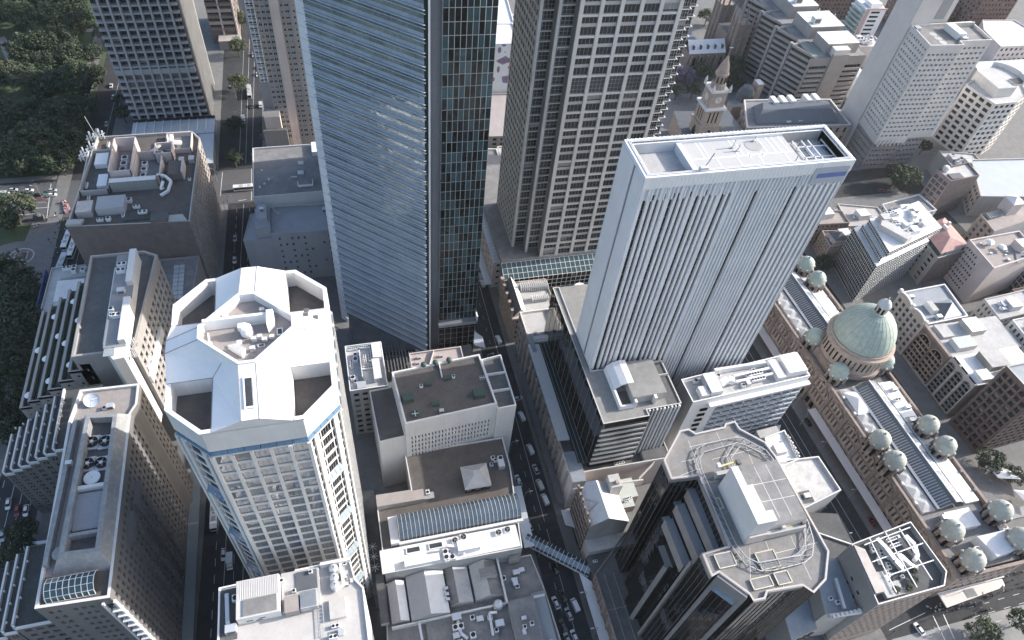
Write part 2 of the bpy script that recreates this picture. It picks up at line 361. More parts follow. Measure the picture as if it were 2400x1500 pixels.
circ = [(-141 - 8.5 + 15 * math.cos(a), 273 + 15.5 * math.sin(a)) for a in [2 * math.pi * i / 40 for i in range(40)]]
pth(circ, PAVE, 0.034)
pth([(-149.5, 258), (-133, 258), (-133, 301), (-146, 301)], PAVE, 0.026)
pth([(-160, 262), (-149, 258), (-149, 264), (-175, 276), (-180, 270)], PAVE, 0.03)
struct('path', path)

# ------------------------------------------------------------------ the large towers
GSILV = glass('silver_glass', (0.34, 0.36, 0.37), 0.04, 1.0, 0.25, wav=0.15, metal=0.6); GHOOD = glass('pale_hood_glass', (0.30, 0.38, 0.43), 0.2, 0.5, 0.1)
# --- white octagonal tower with the folded white roof
OC = (-22.4, 104.4); ZR, ZT = 124.0, 130.0
octo = [(-32.2, 83), (-12.6, 83), (-5.4, 90), (-5.4, 118.8), (-12.6, 125.8), (-32.2, 125.8), (-39.4, 118.8), (-39.4, 90)]
b = Bld('octagonal_tower', 'white octagonal office tower with a folded white roof around a sunken diamond terrace', 'tower', (*OC, 0))
st = dict(nx=3, fr=GREY, gl=GSILV, blinds=0.10, fw=0.07); std = dict(nx=4, fr=GREY, gl=GDARK, blinds=0.08, fw=0.07)
for i in range(8):
    p0, p1 = octo[i], octo[(i + 1) % 8]; front = i in (0, 4); chamf = i in (1, 3, 5, 7)
    n = {True: 5, False: 7}[front] if not chamf else 3
    b.facade(p0, p1, 0, 115.4, OFFW, n, 28, 0.3, 0.3, 3.0, 0.2, 0.93, 0.78, 0.2, st if front else std)
    b.facade(p0, p1, 117.2, ZR, OFFW)
    a, c = Vector(p0), Vector(p1); L = (c - a).length; t = (c - a) / L; nn = Vector((t.y, -t.x))
    # recess floor/soffit and the sloped blue glass under the parapet
    k = b.p('sloped_glazing'); A, C = a + nn * .12, c + nn * .12; ai, ci = a - nn * 1.2 + t * .6, c - nn * 1.2 - t * .6; m = 6 if front else 5
    for j in range(m):
        q0, q1 = a + t * (L * j / m + .06) , a + t * (L * (j + 1) / m - .06)
        k.face([(q0.x + nn.x * .1, q0.y + nn.y * .1, 115.45), (q1.x + nn.x * .1, q1.y + nn.y * .1, 115.45), (q1.x - nn.x * 1.1, q1.y - nn.y * 1.1, 117.6), (q0.x - nn.x * 1.1, q0.y - nn.y * 1.1, 117.6)], GSKY)
    b.p('wall').face([(a.x, a.y, 117.2), (c.x, c.y, 117.2), (c.x - nn.x * 1.4, c.y - nn.y * 1.4, 117.2), (a.x - nn.x * 1.4, a.y - nn.y * 1.4, 117.2)][::-1], OFFW)
    b.p('wall').face([(a.x - nn.x * 1.4, a.y - nn.y * 1.4, 115.4), (c.x - nn.x * 1.4, c.y - nn.y * 1.4, 115.4), (c.x - nn.x * 1.4, c.y - nn.y * 1.4, 117.2), (a.x - nn.x * 1.4, a.y - nn.y * 1.4, 117.2)], OFFW)
    b.p('wall').face([(a.x, a.y, 115.4), (c.x, c.y, 115.4), (c.x - nn.x * 1.4, c.y - nn.y * 1.4, 115.4), (a.x - nn.x * 1.4, a.y - nn.y * 1.4, 115.4)], OFFW)
    rz = math.atan2(t.y, t.x)
    ribs = [j * L / n for j in range(n + 1)] if not chamf else [0.2, L * .2, L * .8, L - .2]
    for x in ribs:
        q = a + t * x; w = 0.72 if not chamf else (1.25 if 0.3 < x < L - .3 else 0.6)
        b.piece('pier', (q.x + nn.x * .05, q.y + nn.y * .05, 57.6), (w, 0.7, 115.2), OFFW, rz)
    if chamf:                                   # sloped glazed hoods part-way down, and a dark slot beside the piers
        for z in (70, 93, 47, 24):
            for j in range(4):
                q0, q1 = a + t * (L * (.24 + .13 * j)), a + t * (L * (.24 + .13 * (j + 1)) - .08)
                b.p('sloped_glazing').face([(q0.x + nn.x * .9, q0.y + nn.y * .9, z), (q1.x + nn.x * .9, q1.y + nn.y * .9, z), (q1.x, q1.y, z + 2.6), (q0.x, q0.y, z + 2.6)], GHOOD if i == 1 else GSKY)
# roof: four blunt gables crossing, open courts in the corners, a sunken diamond in the middle
rf = b.p('roof'); cx, cy = OC; hx, hy = 17.0, 21.4; gw, fl = 7.9, 1.75; ZE = 124.3; DR = 3.2; slope = (ZT - ZE) / (gw - fl); DA = 11.6
zc = lambda d: ZT - max(0, abs(d) - fl) * slope
for sx in (1, -1):
    for sy in (1, -1):
        P = lambda x, y, z: (cx + sx * x, cy + sy * y, z); fc = lambda pts: rf.face(pts if sx * sy > 0 else pts[::-1], WHITE)
        dm = DA / 2
        for tri in (((fl, hy, ZT - DR), (fl, DA - fl, ZT), (dm, dm, zc(dm))), ((fl, hy, ZT - DR), (dm, dm, zc(dm)), (gw, gw, ZE)), ((fl, hy, ZT - DR), (gw, gw, ZE), (gw, hy, ZE))): fc([P(*v) for v in tri][::-1])
        for tri in (((hx, fl, ZT - DR), (DA - fl, fl, ZT), (dm, dm, zc(dm))), ((hx, fl, ZT - DR), (dm, dm, zc(dm)), (gw, gw, ZE)), ((hx, fl, ZT - DR), (gw, gw, ZE), (hx, gw, ZE))): fc([P(*v) for v in tri])
        # court floor and walls
        ch = 7.0; poly = [(gw, gw), (hx - .9, gw), (hx - .9, hy - ch - .3), (hx - ch - .2, hy - .9), (gw, hy - .9)]
        fl3 = [P(x, y, 119.6) for x, y in poly]; cf = b.p('court_floor#%d%d' % (sx, sy)); cf.face(fl3 if sx * sy > 0 else fl3[::-1], RBROWN)
        for i in range(5):
            (x0, y0), (x1, y1) = poly[i], poly[(i + 1) % 5]; q = [P(x0, y0, 119.6), P(x1, y1, 119.6), P(x1, y1, ZE), P(x0, y0, ZE)]
            rf.face(q[::-1] if sx * sy > 0 else q, OFFW)
        rim = [(hx - .9, gw), (hx, gw), (hx, hy - ch), (hx - ch + .2, hy), (gw, hy), (gw, hy - .9), (hx - ch - .2, hy - .9), (hx - .9, hy - ch - .3)]
        pr = b.p('parapet')
        for q in ([0, 1, 2, 7], [7, 2, 3, 6], [6, 3, 4, 5]):
            pts = [P(*rim[k], ZE + .02) for k in q]; pr.face(pts if sx * sy > 0 else pts[::-1], WHITE)
        for k in ((1, 2), (2, 3), (3, 4)):
            q = [P(*rim[k[0]], ZR - .1), P(*rim[k[1]], ZR - .1), P(*rim[k[1]], ZE + .02), P(*rim[k[0]], ZE + .02)]; pr.face(q if sx * sy > 0 else q[::-1], WHITE)
for s in (1, -1):
    rf.face([(cx - fl, cy + s * (DA - fl), ZT), (cx + fl, cy + s * (DA - fl), ZT), (cx + fl, cy + s * hy, ZT - DR), (cx - fl, cy + s * hy, ZT - DR)][::s], WHITE)
    rf.face([(cx + s * (DA - fl), cy + fl, ZT), (cx + s * (DA - fl), cy - fl, ZT), (cx + s * hx, cy - fl, ZT - DR), (cx + s * hx, cy + fl, ZT - DR)][::s], WHITE)
    g = [(cx - gw, cy + s * hy, ZR - .1), (cx + gw, cy + s * hy, ZR - .1), (cx + gw, cy + s * hy, ZE), (cx + fl, cy + s * hy, ZT - DR), (cx - fl, cy + s * hy, ZT - DR), (cx - gw, cy + s * hy, ZE)]
    rf.face(g[::-s], OFFW)
    g = [(cx + s * hx, cy - gw, ZR - .1), (cx + s * hx, cy + gw, ZR - .1), (cx + s * hx, cy + gw, ZE), (cx + s * hx, cy + fl, ZT - DR), (cx + s * hx, cy - fl, ZT - DR), (cx + s * hx, cy - gw, ZE)]
    rf.face(g[::s], OFFW)
sm = b.p('roof_seam@stuff')
for sx in (1, -1):
    for sy in (1, -1):
        P = lambda x, y, z: (cx + sx * x, cy + sy * y, z + .03)
        for q0, q1 in ((P(DA / 2, DA / 2, zc(DA / 2)), P(gw, gw, ZE)), (P(fl, DA - fl, ZT), P(fl, hy, ZT - DR)), (P(DA - fl, fl, ZT), P(hx, fl, ZT - DR)), (P(gw, gw, ZE), P(gw, hy, ZE)), (P(gw, gw, ZE), P(hx, gw, ZE))): sm.bar(q0, q1, .16, .08, GREY)
dia = [(cx - fl, cy - DA + fl), (cx + fl, cy - DA + fl), (cx + DA - fl, cy - fl), (cx + DA - fl, cy + fl), (cx + fl, cy + DA - fl), (cx - fl, cy + DA - fl), (cx - DA + fl, cy + fl), (cx - DA + fl, cy - fl)]
din = inset(dia, 0.6); ZD = 128.0; pr = b.p('parapet#d'); dz = lambda p: ZT + 0.55
for i in range(8):
    a, c, d, e = dia[i], dia[(i + 1) % 8], din[(i + 1) % 8], din[i]
    za, zb = ZT + .5, ZT + .5
    pr.face([(a[0], a[1], 125.5), (c[0], c[1], 125.5), (c[0], c[1], zb), (a[0], a[1], za)], WHITE)
    pr.face([(a[0], a[1], za), (c[0], c[1], zb), (d[0], d[1], zb), (e[0], e[1], za)], WHITE)
    pr.face([(e[0], e[1], za), (d[0], d[1], zb), (d[0], d[1], ZD), (e[0], e[1], ZD)], WHITE)
b.p('terrace').face([(x, y, ZD) for x, y in din], RTAN)
# long slot in the front gable, wall across the terrace, boxes, hatches
k = b.p('roof_slot'); zs_ = lambda y: ZT - DR * (y - (DA - fl)) / (hy - (DA - fl))
for xa, xb, ya, yb, dz, m in ((-.9, 1.0, 12.6, 19.2, .25, WHITE), (-.6, .75, 13.0, 18.8, .28, GMID)): k.face([(cx + xa, cy - yb, zs_(yb) + dz), (cx + xb, cy - yb, zs_(yb) + dz), (cx + xb, cy - ya, zs_(ya) + dz), (cx + xa, cy - ya, zs_(ya) + dz)], m)
for xa in (-.9, 1.0): k.bar((cx + xa, cy - 19.2, zs_(19.2) + .1), (cx + xa, cy - 12.6, zs_(12.6) + .1), .12, .4, WHITE)
w = b.p('screen_wall'); w.box(cx - 8.9, cx + 4.2, cy + 2.2, cy + 2.9, ZD, ZD + 3.0, WHITE); w.prism([(cx + 4.2, cy - .6), (cx + 5.6, cy + .8), (cx + 5.6, cy + 3.2), (cx + 4.2, cy + 3.2)], ZD, ZD + 3.4, WHITE)
for x, y, sx, sy in ((6.5, -0.8, 1.0, 1.6), (3.2, 4.6, 1.3, 1.0), (2.6, -4.0, 1.2, .6)):
    h = b.p('skylight#%g' % x); h.box(cx + x - sx * .6, cx + x + sx * .6, cy + y - sy * .6, cy + y + sy * .6, ZD, ZD + .35, WHITE); h.face([(cx + x + dx * sx * .45, cy + y + dy * sy * .45, ZD + .37) for dx, dy in ((-1, -1), (1, -1), (1, 1), (-1, 1))], GMID)
q = [(-6.7, -3.4), (-3.2, -6.8), (-2.2, -6.0), (-2.4, -4.2), (-4.6, -2.6)]
k = b.p('corner_hatch'); k.prism([(cx + x + 1.2, cy + y - .6) for x, y in ((-5.2, -3.2), (-2.3, -6.0), (-1.6, -4.6), (-3.2, -2.9))], ZD, ZD + 1.5, WHITE, mat('grey_panel', (0.5, 0.5, 0.5), 0.6))
for x, y in ((cx + 12.2, cy + 2.6), (cx + 12.4, cy + 3.9), (cx + 14.2, cy + 2.2)):
    b.piece('louvre', (x, y, ZT - DR * (x - cx - (DA - fl)) / (hx - (DA - fl)) + .1), (1.1, .9, .3), DGREY)
b.finish()
for i, (x, y) in enumerate(((1.2, -2.4), (2.4, -2.0), (3.4, -3.0), (0.9, -5.0), (4.9, -2.5), (-4.6, 5.0), (3.0, 5.6), (-1.7, -3.0))):
    m = MB(); m.box(-.5, .5, -.4, .4, .6, 1.3, OFFW); m.bar((0, 0, 0), (0, 0, .7), .15, .15, STEEL); m.box(-.6, .6, -.5, .5, 0, .12, GREY)
    o = m.build('roof_vent'); o.location = (cx + x, cy + y, ZD); tag(o, 'small pale box vent on a post on the sunken diamond terrace of the octagonal tower', 'vent', 'box vents on the diamond terrace')
m = MB(); m.lathe((0, 0), [(1.35, 0), (1.35, .9), (1.25, 1.0), (1.15, 2.0), (1.0, 2.2), (0, 2.3)], 16, WMETAL); m.box(-1.5, 0.2, -.4, .9, 1.2, 2.5, WMETAL)
o = m.build('cooling_fan'); o.location = (cx - .2, cy - .2, ZD + .4); tag(o, 'round white fan housing in the middle of the diamond terrace beside the long screen wall', 'fan')
m = MB(); m.prism([(-8.8, -1.6), (-1.4, -.6), (-1.4, -2.0), (-8.8, -2.0)], 0, .45, SLATE); m.prism([(1.0, -1.9), (7, -1.6), (7.2, -.2), (6.6, .4), (1.0, -.4)], 0, .45, SLATE)
m = MB(); m.bar((-8.3, 1.4, 0), (-7.6, -2.4, .9), .35, .35, OFFW); m.box(-8.0, -7.2, -2.8, -2.0, 0, 1.2, OFFW); m.bar((-8.6, 1.6, 0), (-8.6, 1.6, 2.2), .2, .2, STEEL)
o = m.build('roof_crane'); o.location = (cx, cy, ZD); tag(o, 'small white window-cleaning crane at the left corner of the diamond terrace', 'crane')

# --- striped slab tower (white vertical fins) with its recessed roof
x0, x1, y0, y1, ZH = 80.4, 145.2, 135.6, 152.6, 135.0
FIN = mat('fin_metal', (0.72, 0.735, 0.765), 0.45, 0.08, 0.1, 0.4); PANEL = mat('smooth_blue_grey_panel', (0.64, 0.66, 0.70), 0.5, 0.07, 0.08, 0.3)
b = Bld('striped_hotel_tower', 'tall slab tower faced with white vertical fins and dark glass stripes, open plant roof', 'tower', (112, 143, 0))
w = b.p('wall'); w.box(x0, x1, y0 + .9, y1, 0, 131.2, PANEL, RPALE)
w.box(x0 + .4, x1 - .4, y0 + .3, y0 + .88, 126.6, 134.2, PANEL)
gl = b.p('dark_glazing')
def glz(a, c, z0=12.0, z1=126.4): gl.face([(a, y0 + .86, z0), (c, y0 + .86, z0), (c, y0 + .86, z1), (a, y0 + .86, z1)], GBLACK)
glz(x0 + 1.4, 109.0); glz(116.6, 117.6); glz(129.6, x1 - .6)
for j in range(30):                             # floor slabs seen behind the glass as faint dashes
    z = 14 + j * 3.75
    for a, c in ((x0 + 1.4, 109.0), (129.6, x1 - .6)): b.p('floor_edge@stuff').face([(a, y0 + .8, z), (c, y0 + .8, z), (c, y0 + .8, z + .5), (a, y0 + .8, z + .5)], DGREY)
x = x0 + .35; k = 0
def fin(x, w, zt=134.6, zb=0, d=.8): b.piece('fin', (x, y0 + .86 - d / 2, (zt + zb) / 2), (w, d, zt - zb), FIN)
fin(x0 + .5, 1.0)
x = x0 + 1.4
while x < 108.6:
    g = k % 4; fin(x + .95 + .45, .9 if g != 3 else 1.5); fin(x + .95 + .05, .18, 126.4, d=1.0); x += 1.87 + (.6 if g == 3 else 0); k += 1
x = 109.2
while x < 129.4:
    if not 116.3 < x < 117.8: fin(x, .34, d=.9 if k % 2 else .6)
    x += .62; k += 1
for a, c in ((109.1, 116.5), (117.7, 129.5)): w.face([(a, y0 + .5, 12), (c, y0 + .5, 12), (c, y0 + .5, 126.6), (a, y0 + .5, 126.6)], PANEL)
x = 130.2
while x < x1 - .8: fin(x + .9, .95); fin(x + .3, .18, 126.4, d=1.0); x += 1.92
fin(x1 - .35, .7)
x = x0 + 2
while x < x1: b.piece('fin', (x, y0 + .0, 130.6), (.28, .5, 8.0), FIN); x += 1.25
for j in range(5): b.p('dark_window_band').box(82.6 + j * 4.0, 85.2 + j * 4.0, y0 + .18, y0 + .26, 126.7, 128.4, GDARK)
sg = b.p('sign'); sg.box(133.2, 144.4, y0 - .4, y0 - .3, 127.6, 133.2, mat('sign_haze', (0.36, 0.41, 0.50), 0.6, 0.1, .3)); sg.box(134.5, 144.2, y0 - .44, y0 - .41, 129.6, 131.2, mat('sign_blue', (0.10, 0.17, 0.48), 0.6, 0.3, .2))
# east end wall: smooth panels with a dark vertical slot
w.box(x0 - .5, x0 - .02, y0 + .2, 142.0, 0, 134.0, PANEL); w.box(x0 - .5, x0 - .02, 143.2, y1, 0, 134.0, PANEL); w.box(x0 - .3, x0 - .05, 142.05, 143.15, 0, 133.5, GSHADE)
# roof: upstand ring, twin rails, three zones
p = b.p('parapet'); ring = [(x0, y0), (x1, y0), (x1, y1), (x0, y1)]
for d0, d1, za, zb in ((-.2, .5, 131.0, ZH), (1.5, 1.9, 130.0, ZH - .4)):
    A, C = inset(ring, d0), inset(ring, d1)
    for i in range(4):
        j = (i + 1) % 4
        p.face([(*A[i], za), (*A[j], za), (*A[j], zb), (*A[i], zb)], WMETAL); p.face([(*A[i], zb), (*A[j], zb), (*C[j], zb), (*C[i], zb)], WMETAL); p.face([(*C[i], zb), (*C[j], zb), (*C[j], za), (*C[i], za)], WMETAL)
rl = b.p('crane_rail')
for d in (.75, 1.2):
    A = inset(ring, d)
    for i in range(4): rl.bar((*A[i], ZH + .1), (*A[(i + 1) % 4], ZH + .1), .16, .2, WMETAL)
    for i in range(4):
        a, c = Vector(A[i]), Vector(A[(i + 1) % 4]); n = int((c - a).length / 2)
        for j in range(n): q = a + (c - a) * (j / n); rl.bar((q.x, q.y, 131), (q.x, q.y, ZH), .1, .1, STEEL)
for i in range(52): b.piece('parapet_bracket', (x0 + .8 + i * 1.24, y1 + .1, ZH - .3), (.3, .5, .8), WMETAL)
dk = b.p('roof_deck'); dk.face([(x0 + 2, y0 + 2, 129.6), (97, y0 + 2, 129.6), (97, y1 - 2, 129.6), (x0 + 2, y1 - 2, 129.6)], RPALE)
dk.box(97, 130, y0 + 2, y1 - 2, 126, 133.7, mat('perforated_deck', (0.44, 0.44, 0.445), 0.7, 0.08, 1.0), None)
dk.face([(130, y0 + 2, 128.5), (x1 - 2, y0 + 2, 128.5), (x1 - 2, y1 - 2, 128.5), (130, y1 - 2, 128.5)], RPALE)
w2 = b.p('light_well')
for (ax, ay, bx, by) in ((x0 + 1.9, y0 + 1.9, 97, y0 + 1.9), (x0 + 1.9, y1 - 1.9, x0 + 1.9, y0 + 1.9), (97, y1 - 1.9, x0 + 1.9, y1 - 1.9)): w2.face([(ax, ay, 127.5), (ax, ay, ZH - .5), (bx, by, ZH - .5), (bx, by, 127.5)], WMETAL)
for (ax, ay, bx, by) in ((130, y0 + 1.9, x1 - 1.9, y0 + 1.9), (x1 - 1.9, y0 + 1.9, x1 - 1.9, y1 - 1.9), (x1 - 1.9, y1 - 1.9, 130, y1 - 1.9)): w2.face([(ax, ay, 125.5), (ax, ay, ZH - .5), (bx, by, ZH - .5), (bx, by, 125.5)], PALE)
dl = b.p('deck_line')
def dline(xa, ya, xb, yb, w=.35): dl.face([(x, y, 133.73) for x, y in strip(xa, ya, xb, yb, w)], WHITE)
dline(97.5, 143.0, 129.8, 143.0, .45)
for x in (101.5, 102.9, 112, 113.6, 121.5, 124.2, 126.0, 128.3): dline(x, 143, x, y1 - 2.1, .4)
for x in (104.8, 111.2, 118.0, 126.5): dline(x, y0 + 2.1, x, 143, .4)
for x in (115.4, 119.5): dline(x, 141.6, x, 144.2, .5)
dl.cyl((118.6, 147.2), 2.6, 133.74, 133.76, 28, mat('deck_circle', (0.35, 0.35, 0.36), 0.8, 0.1, .5))
pr = b.p('roof_house'); pr.box(88.5, 95.5, y0 + 3.0, y0 + 6.0, 129, 131.6, WMETAL, RGREY); pr.box(89.6, 90.9, y0 + 4, y0 + 5.2, 131.61, 131.7, WHITE); pr.box(93, 94.2, y0 + 4, y0 + 5.2, 131.61, 131.7, WHITE); pr.box(95.6, 97, y0 + 2, y1 - 2, 127.5, 134, WMETAL)
pr.box(84, 90, y1 - 3.6, y1 - 2.6, 127.5, 129.0, WMETAL); pr.box(83.5, 84, y0 + 3, y0 + 4, 127.5, 128.5, RBROWN)
fr = b.p('steel_frame')
for (xa, ya, xb, yb) in ((133, 138, 143, 138), (133, 141, 143, 141), (133, 138, 133, 149), (136, 138, 136, 149), (138.2, 138, 138.2, 149), (142.8, 138, 142.8, 149), (133, 146, 143, 146)): fr.bar((xa, ya, 132.6), (xb, yb, 132.6), .3, .3, WMETAL)
for xa in (133, 136, 138.2, 142.8):
    for ya in (138, 141, 146, 149): fr.bar((xa, ya, 128.5), (xa, ya, 133), .2, .2, STEEL)
fr.box(136.4, 142.4, 138.4, 147, 128.5, 131.4, STEEL, ALU)
b.finish()
for px in ((1768, 329), (1774, 340), (1868, 377), (1674, 388), (1656, 374)):
    pass
for x, y, h in ((111.8, 146.8, 2.6), (112.6, 145.2, 2.2), (127.4, y0 + 2.5, 2.8), (119.8, 149.0, 1.8)):
    m = MB(); m.bar((0, 0, 0), (.25, .2, h), .28, .28, STEEL); m.box(-.45, .45, -.35, .35, 0, .5, ALU); o = m.build('davit_post'); o.location = (x, y, 133.7); tag(o, 'short grey davit post casting a shadow on the pale deck of the striped tower', 'post', 'davit posts on the striped tower')
m = MB(); m.bar((0, 0, 0), (3.2, 2.2, 3.4), .3, .3, STEEL); m.box(-1.2, 1.2, -.6, .6, -.2, .9, ALU); o = m.build('roof_crane'); o.location = (97.6, y0 + 1.0, ZH + .3); tag(o, 'window-cleaning crane with a slanted jib on the front rail of the striped tower', 'crane')

# --- glass tower with the bladed face
AP = [(-5.3, 216.0), (-2.8, 213.5), (28.7, 185.3), (30.4, 185.0), (30.8, 186.8), (34.0, 187.0), (34.0, 185.9), (49.5, 185.6), (49.5, 291), (-5.3, 291)]; AZ = 196
b = Bld('glass_tower', 'tall glass tower with a slanting face of pale horizontal blades beside a dark green glass face', 'tower', (20, 205, 0))
w = b.p('wall')
for i, m in ((0, PANEL), (3, GSHADE), (4, GSHADE), (5, GSHADE), (7, GGREEN), (8, GSHADE), (9, GSHADE)):
    if i == 8 or i == 9 or i in (0, 3, 4, 5): w.face([(*AP[i], 0), (*AP[(i + 1) % 10], 0), (*AP[(i + 1) % 10], AZ), (*AP[i], AZ)], m)
w.face([(x, y, AZ) for x, y in AP], RGREY)
b.piece('corner_mullion', (30.1, 184.9, AZ / 2), (.5, .5, AZ), WMETAL)
for j in range(46):
    z = 8 + j * 4.1
    b.p('panel_joint').bar((AP[0][0] - .02, AP[0][1] - .02, z), (AP[1][0] + .02, AP[1][1] - .04, z), .05, .06, DGREY)
# bladed face
a, c = Vector(AP[1]), Vector(AP[2]); L = (c - a).length; t = (c - a) / L; n = Vector((t.y, -t.x)); rz = math.atan2(t.y, t.x)
GBL = glass('bladed_face_glass', (0.26, 0.34, 0.41), 0.08, 0.8, 0.5, wav=0.3, metal=0.5); GBL2 = glass('bladed_face_glass_light', (0.32, 0.40, 0.45), 0.1, 0.7, 0.5, wav=0.3, metal=0.5)
SPL = mat('pale_spandrel_glass', (0.30, 0.37, 0.44), 0.2, 0.25, 0.15, 0, 0.6)
z = 4.6
while z < AZ - 4.2:
    q0, q1 = a - n * 0, c - n * 0
    b.p('spandrel_glazing@stuff').face([(q0.x, q0.y, z), (q1.x, q1.y, z), (q1.x, q1.y, z + 1.3), (q0.x, q0.y, z + 1.3)], SPL)
    for k in range(4):                          # floor-high panes
        q0, q1 = a + t * (L * k / 4 + .03), a + t * (L * (k + 1) / 4 - .03)
        if z < 168: b.win(((q0.x + q1.x) / 2, (q0.y + q1.y) / 2, z + 2.72), rz, L / 4 - .06, 2.8, dict(gl=b.seed.choice((GBL, GBL, GBL2)), fr=GSHADE, nx=5, blinds=0, name='glass_panel', fw=.06))
        else: b.p('wall').face([(q0.x, q0.y, z + 1.3), (q1.x, q1.y, z + 1.3), (q1.x, q1.y, z + 4.15), (q0.x, q0.y, z + 4.15)], GBL)
    for dz, dd, w_ in ((0.0, .6, .95), (-1.15, .42, .55)):                # a wide and a narrow pale glass blade per floor
        q = a + t * (L / 2 + .2) + n * dd; b.piece('blade', (q.x, q.y, z + dz), (L + .9, w_, .09), GFROST, rz, R(-16))
    z += 4.15
g = b.p('return_glazing')                       # narrow glazed return beside the blades with its own slabs
g.face([(*AP[2], 0), (*AP[3], 0), (*AP[3], AZ), (*AP[2], AZ)], GGREEN)
# dark green curtain wall
p0, p1 = Vector(AP[6]), Vector(AP[7]); LL = (p1 - p0).length; tt = (p1 - p0) / LL; zz = [26 + 4.0 * i for i in range(34)] + [162 + 4 * i for i in range(8)]
for iz in range(len(zz) - 1):
    for k in range(9):
        q = p0 + tt * (LL * (k + .5) / 9)
        b.win((q.x, q.y, zz[iz] + 2.0), math.atan2(tt.y, tt.x), LL / 9 - .04, 3.94, dict(gl=b.seed.choice((GGREEN, GGREEN, GTEAL, GBLACK)), fr=ALU, fw=.06, blinds=0.0, name='glass_panel'))
for iz in range(7):
    for k in range(6):
        q = p0 + tt * (LL * (k + .5) / 6); b.win((q.x, q.y, iz * 3.3 + 1.9), math.atan2(tt.y, tt.x), LL / 6 - .04, 3.2, dict(gl=GBLACK, fr=ALU, fw=.07, blinds=0, name='glass_panel'))
b.p('ledge').box(33.6, 50.0, 183.4, 185.55, 24.0, 25.6, ALU, GSHADE); b.p('ledge').box(49.4, 50.0, 183.4, 186, 24.0, 28.5, WMETAL)
b.p('ledge').prism([(50.0, 186), (54.5, 183.5), (54.5, 190), (50, 196)], 5.6, 6.0, ALU)
b.finish()

# ------------------------------------------------------------------ more buildings
def ac_mesh(kind):
    m = MB()
    if kind == 0: m.box(-.5, .5, -.5, .5, 0, .9, WMETAL); m.cyl((0, 0), .40, .9, .97, 14, GREY, top=BLACKM)
    elif kind == 1: m.box(-1, 1, -.5, .5, 0, 1.0, WMETAL); m.cyl((-.5, 0), .38, 1.0, 1.08, 12, GREY, top=BLACKM); m.cyl((.5, 0), .38, 1.0, 1.08, 12, GREY, top=BLACKM)
    elif kind == 2: m.box(-.8, .8, -.6, .6, 0, 1.2, ALU); m.box(-.6, .6, -.62, -.58, .2, 1.0, DGREY)
    else:
        m.box(-2, 2, -.5, .5, .3, 1.2, WMETAL)
        for k in range(5): m.cyl((-1.6 + .8 * k, 0), .33, 1.2, 1.27, 10, GREY, top=BLACKM)
        for x in (-1.8, 1.8): m.box(x - .1, x + .1, -.4, .4, 0, .3, STEEL)
    return m.mesh('air_conditioner')
ACM = [ac_mesh(k) for k in range(4)]
ACL = ('white one-fan unit', 'white twin-fan unit', 'grey air handler', 'long fan-row unit')
def ac(x, y, z, k, where, s=1.5, rz=0):
    o = bpy.data.objects.new('air_conditioner', ACM[k]); COL.objects.link(o); o.location = (x, y, z); o.scale = (s, s, s); o.rotation_euler = (0, 0, rz)
    return tag(o, '%s on %s' % (ACL[k], where), 'air conditioner', '%s on %s' % (('box units', 'twin fan units', 'air handlers', 'fan rows')[k], where))
def scatter(x0, x1, y0, y1, z, n, where, seed, kinds=(0, 1, 2), s=(1.1, 1.9)):
    r = random.Random(seed)
    for i in range(n): ac(r.uniform(x0, x1), r.uniform(y0, y1), z, r.choice(kinds), where, r.uniform(*s), r.choice((0, R(90))))
def ductrun(pts, w, where, m=ALU):
    b = MB(); o = pts[0]
    for a, c in zip(pts, pts[1:]): b.bar(a, c, w, w, m)
    ob = b.build('duct', None, o); return tag(ob, 'bent silver air duct on ' + where, 'duct', 'air ducts on ' + where)
def dish(x, y, z, r, label, tilt=(0, 0, 0), m=WHITE):
    b = MB(); b.lathe((0, 0), [(r, .28 * r), (r * .7, .12 * r), (r * .35, .03 * r), (0, 0)], 24, m); b.lathe((0, 0), [(r, .28 * r), (r * .7, .06 * r), (0, -.04 * r)][::-1], 24, m)
    for k in range(3): a = 2 * math.pi * k / 3; b.bar((r * .8 * math.cos(a), r * .8 * math.sin(a), .2 * r), (0, 0, .75 * r), .08, .08, m)
    e = thing('satellite_dish', label, 'satellite dish', (x, y, z)); o = b.build('reflector', e); o.location = (0, 0, 1.0); o.rotation_euler = tilt
    p = MB(); p.bar((0, 0, 0), (0, 0, 1.0), .3, .3, STEEL); p.box(-.6, .6, -.6, .6, 0, .15, GREY); p.build('stand', e)
def flatdisc(x, y, z, r, label, m=WHITE):
    b = MB(); b.cyl((0, 0), r, .5, .75, 28, m, r1=r * .97); b.cyl((0, 0), .5, 0, .5, 8, STEEL, cap=False); b.cyl((0, 0), .12, .75, .95, 6, GREY); o = b.build('roof_disc'); o.location = (x, y, z); return tag(o, label, 'roof disc')
def awning(poly, z, label, m=ALU, t=.25, group=None):
    b = MB(); b.prism(poly, z, z + t, m, None, True); o = b.build('awning', None, (poly[0][0], poly[0][1], z)); return tag(o, label, 'awning', group)
W1 = dict(nx=1, nz=1, fr=DGREY); W2 = dict(nx=2, nz=1, fr=DGREY); W22 = dict(nx=2, nz=2, fr=GREY)

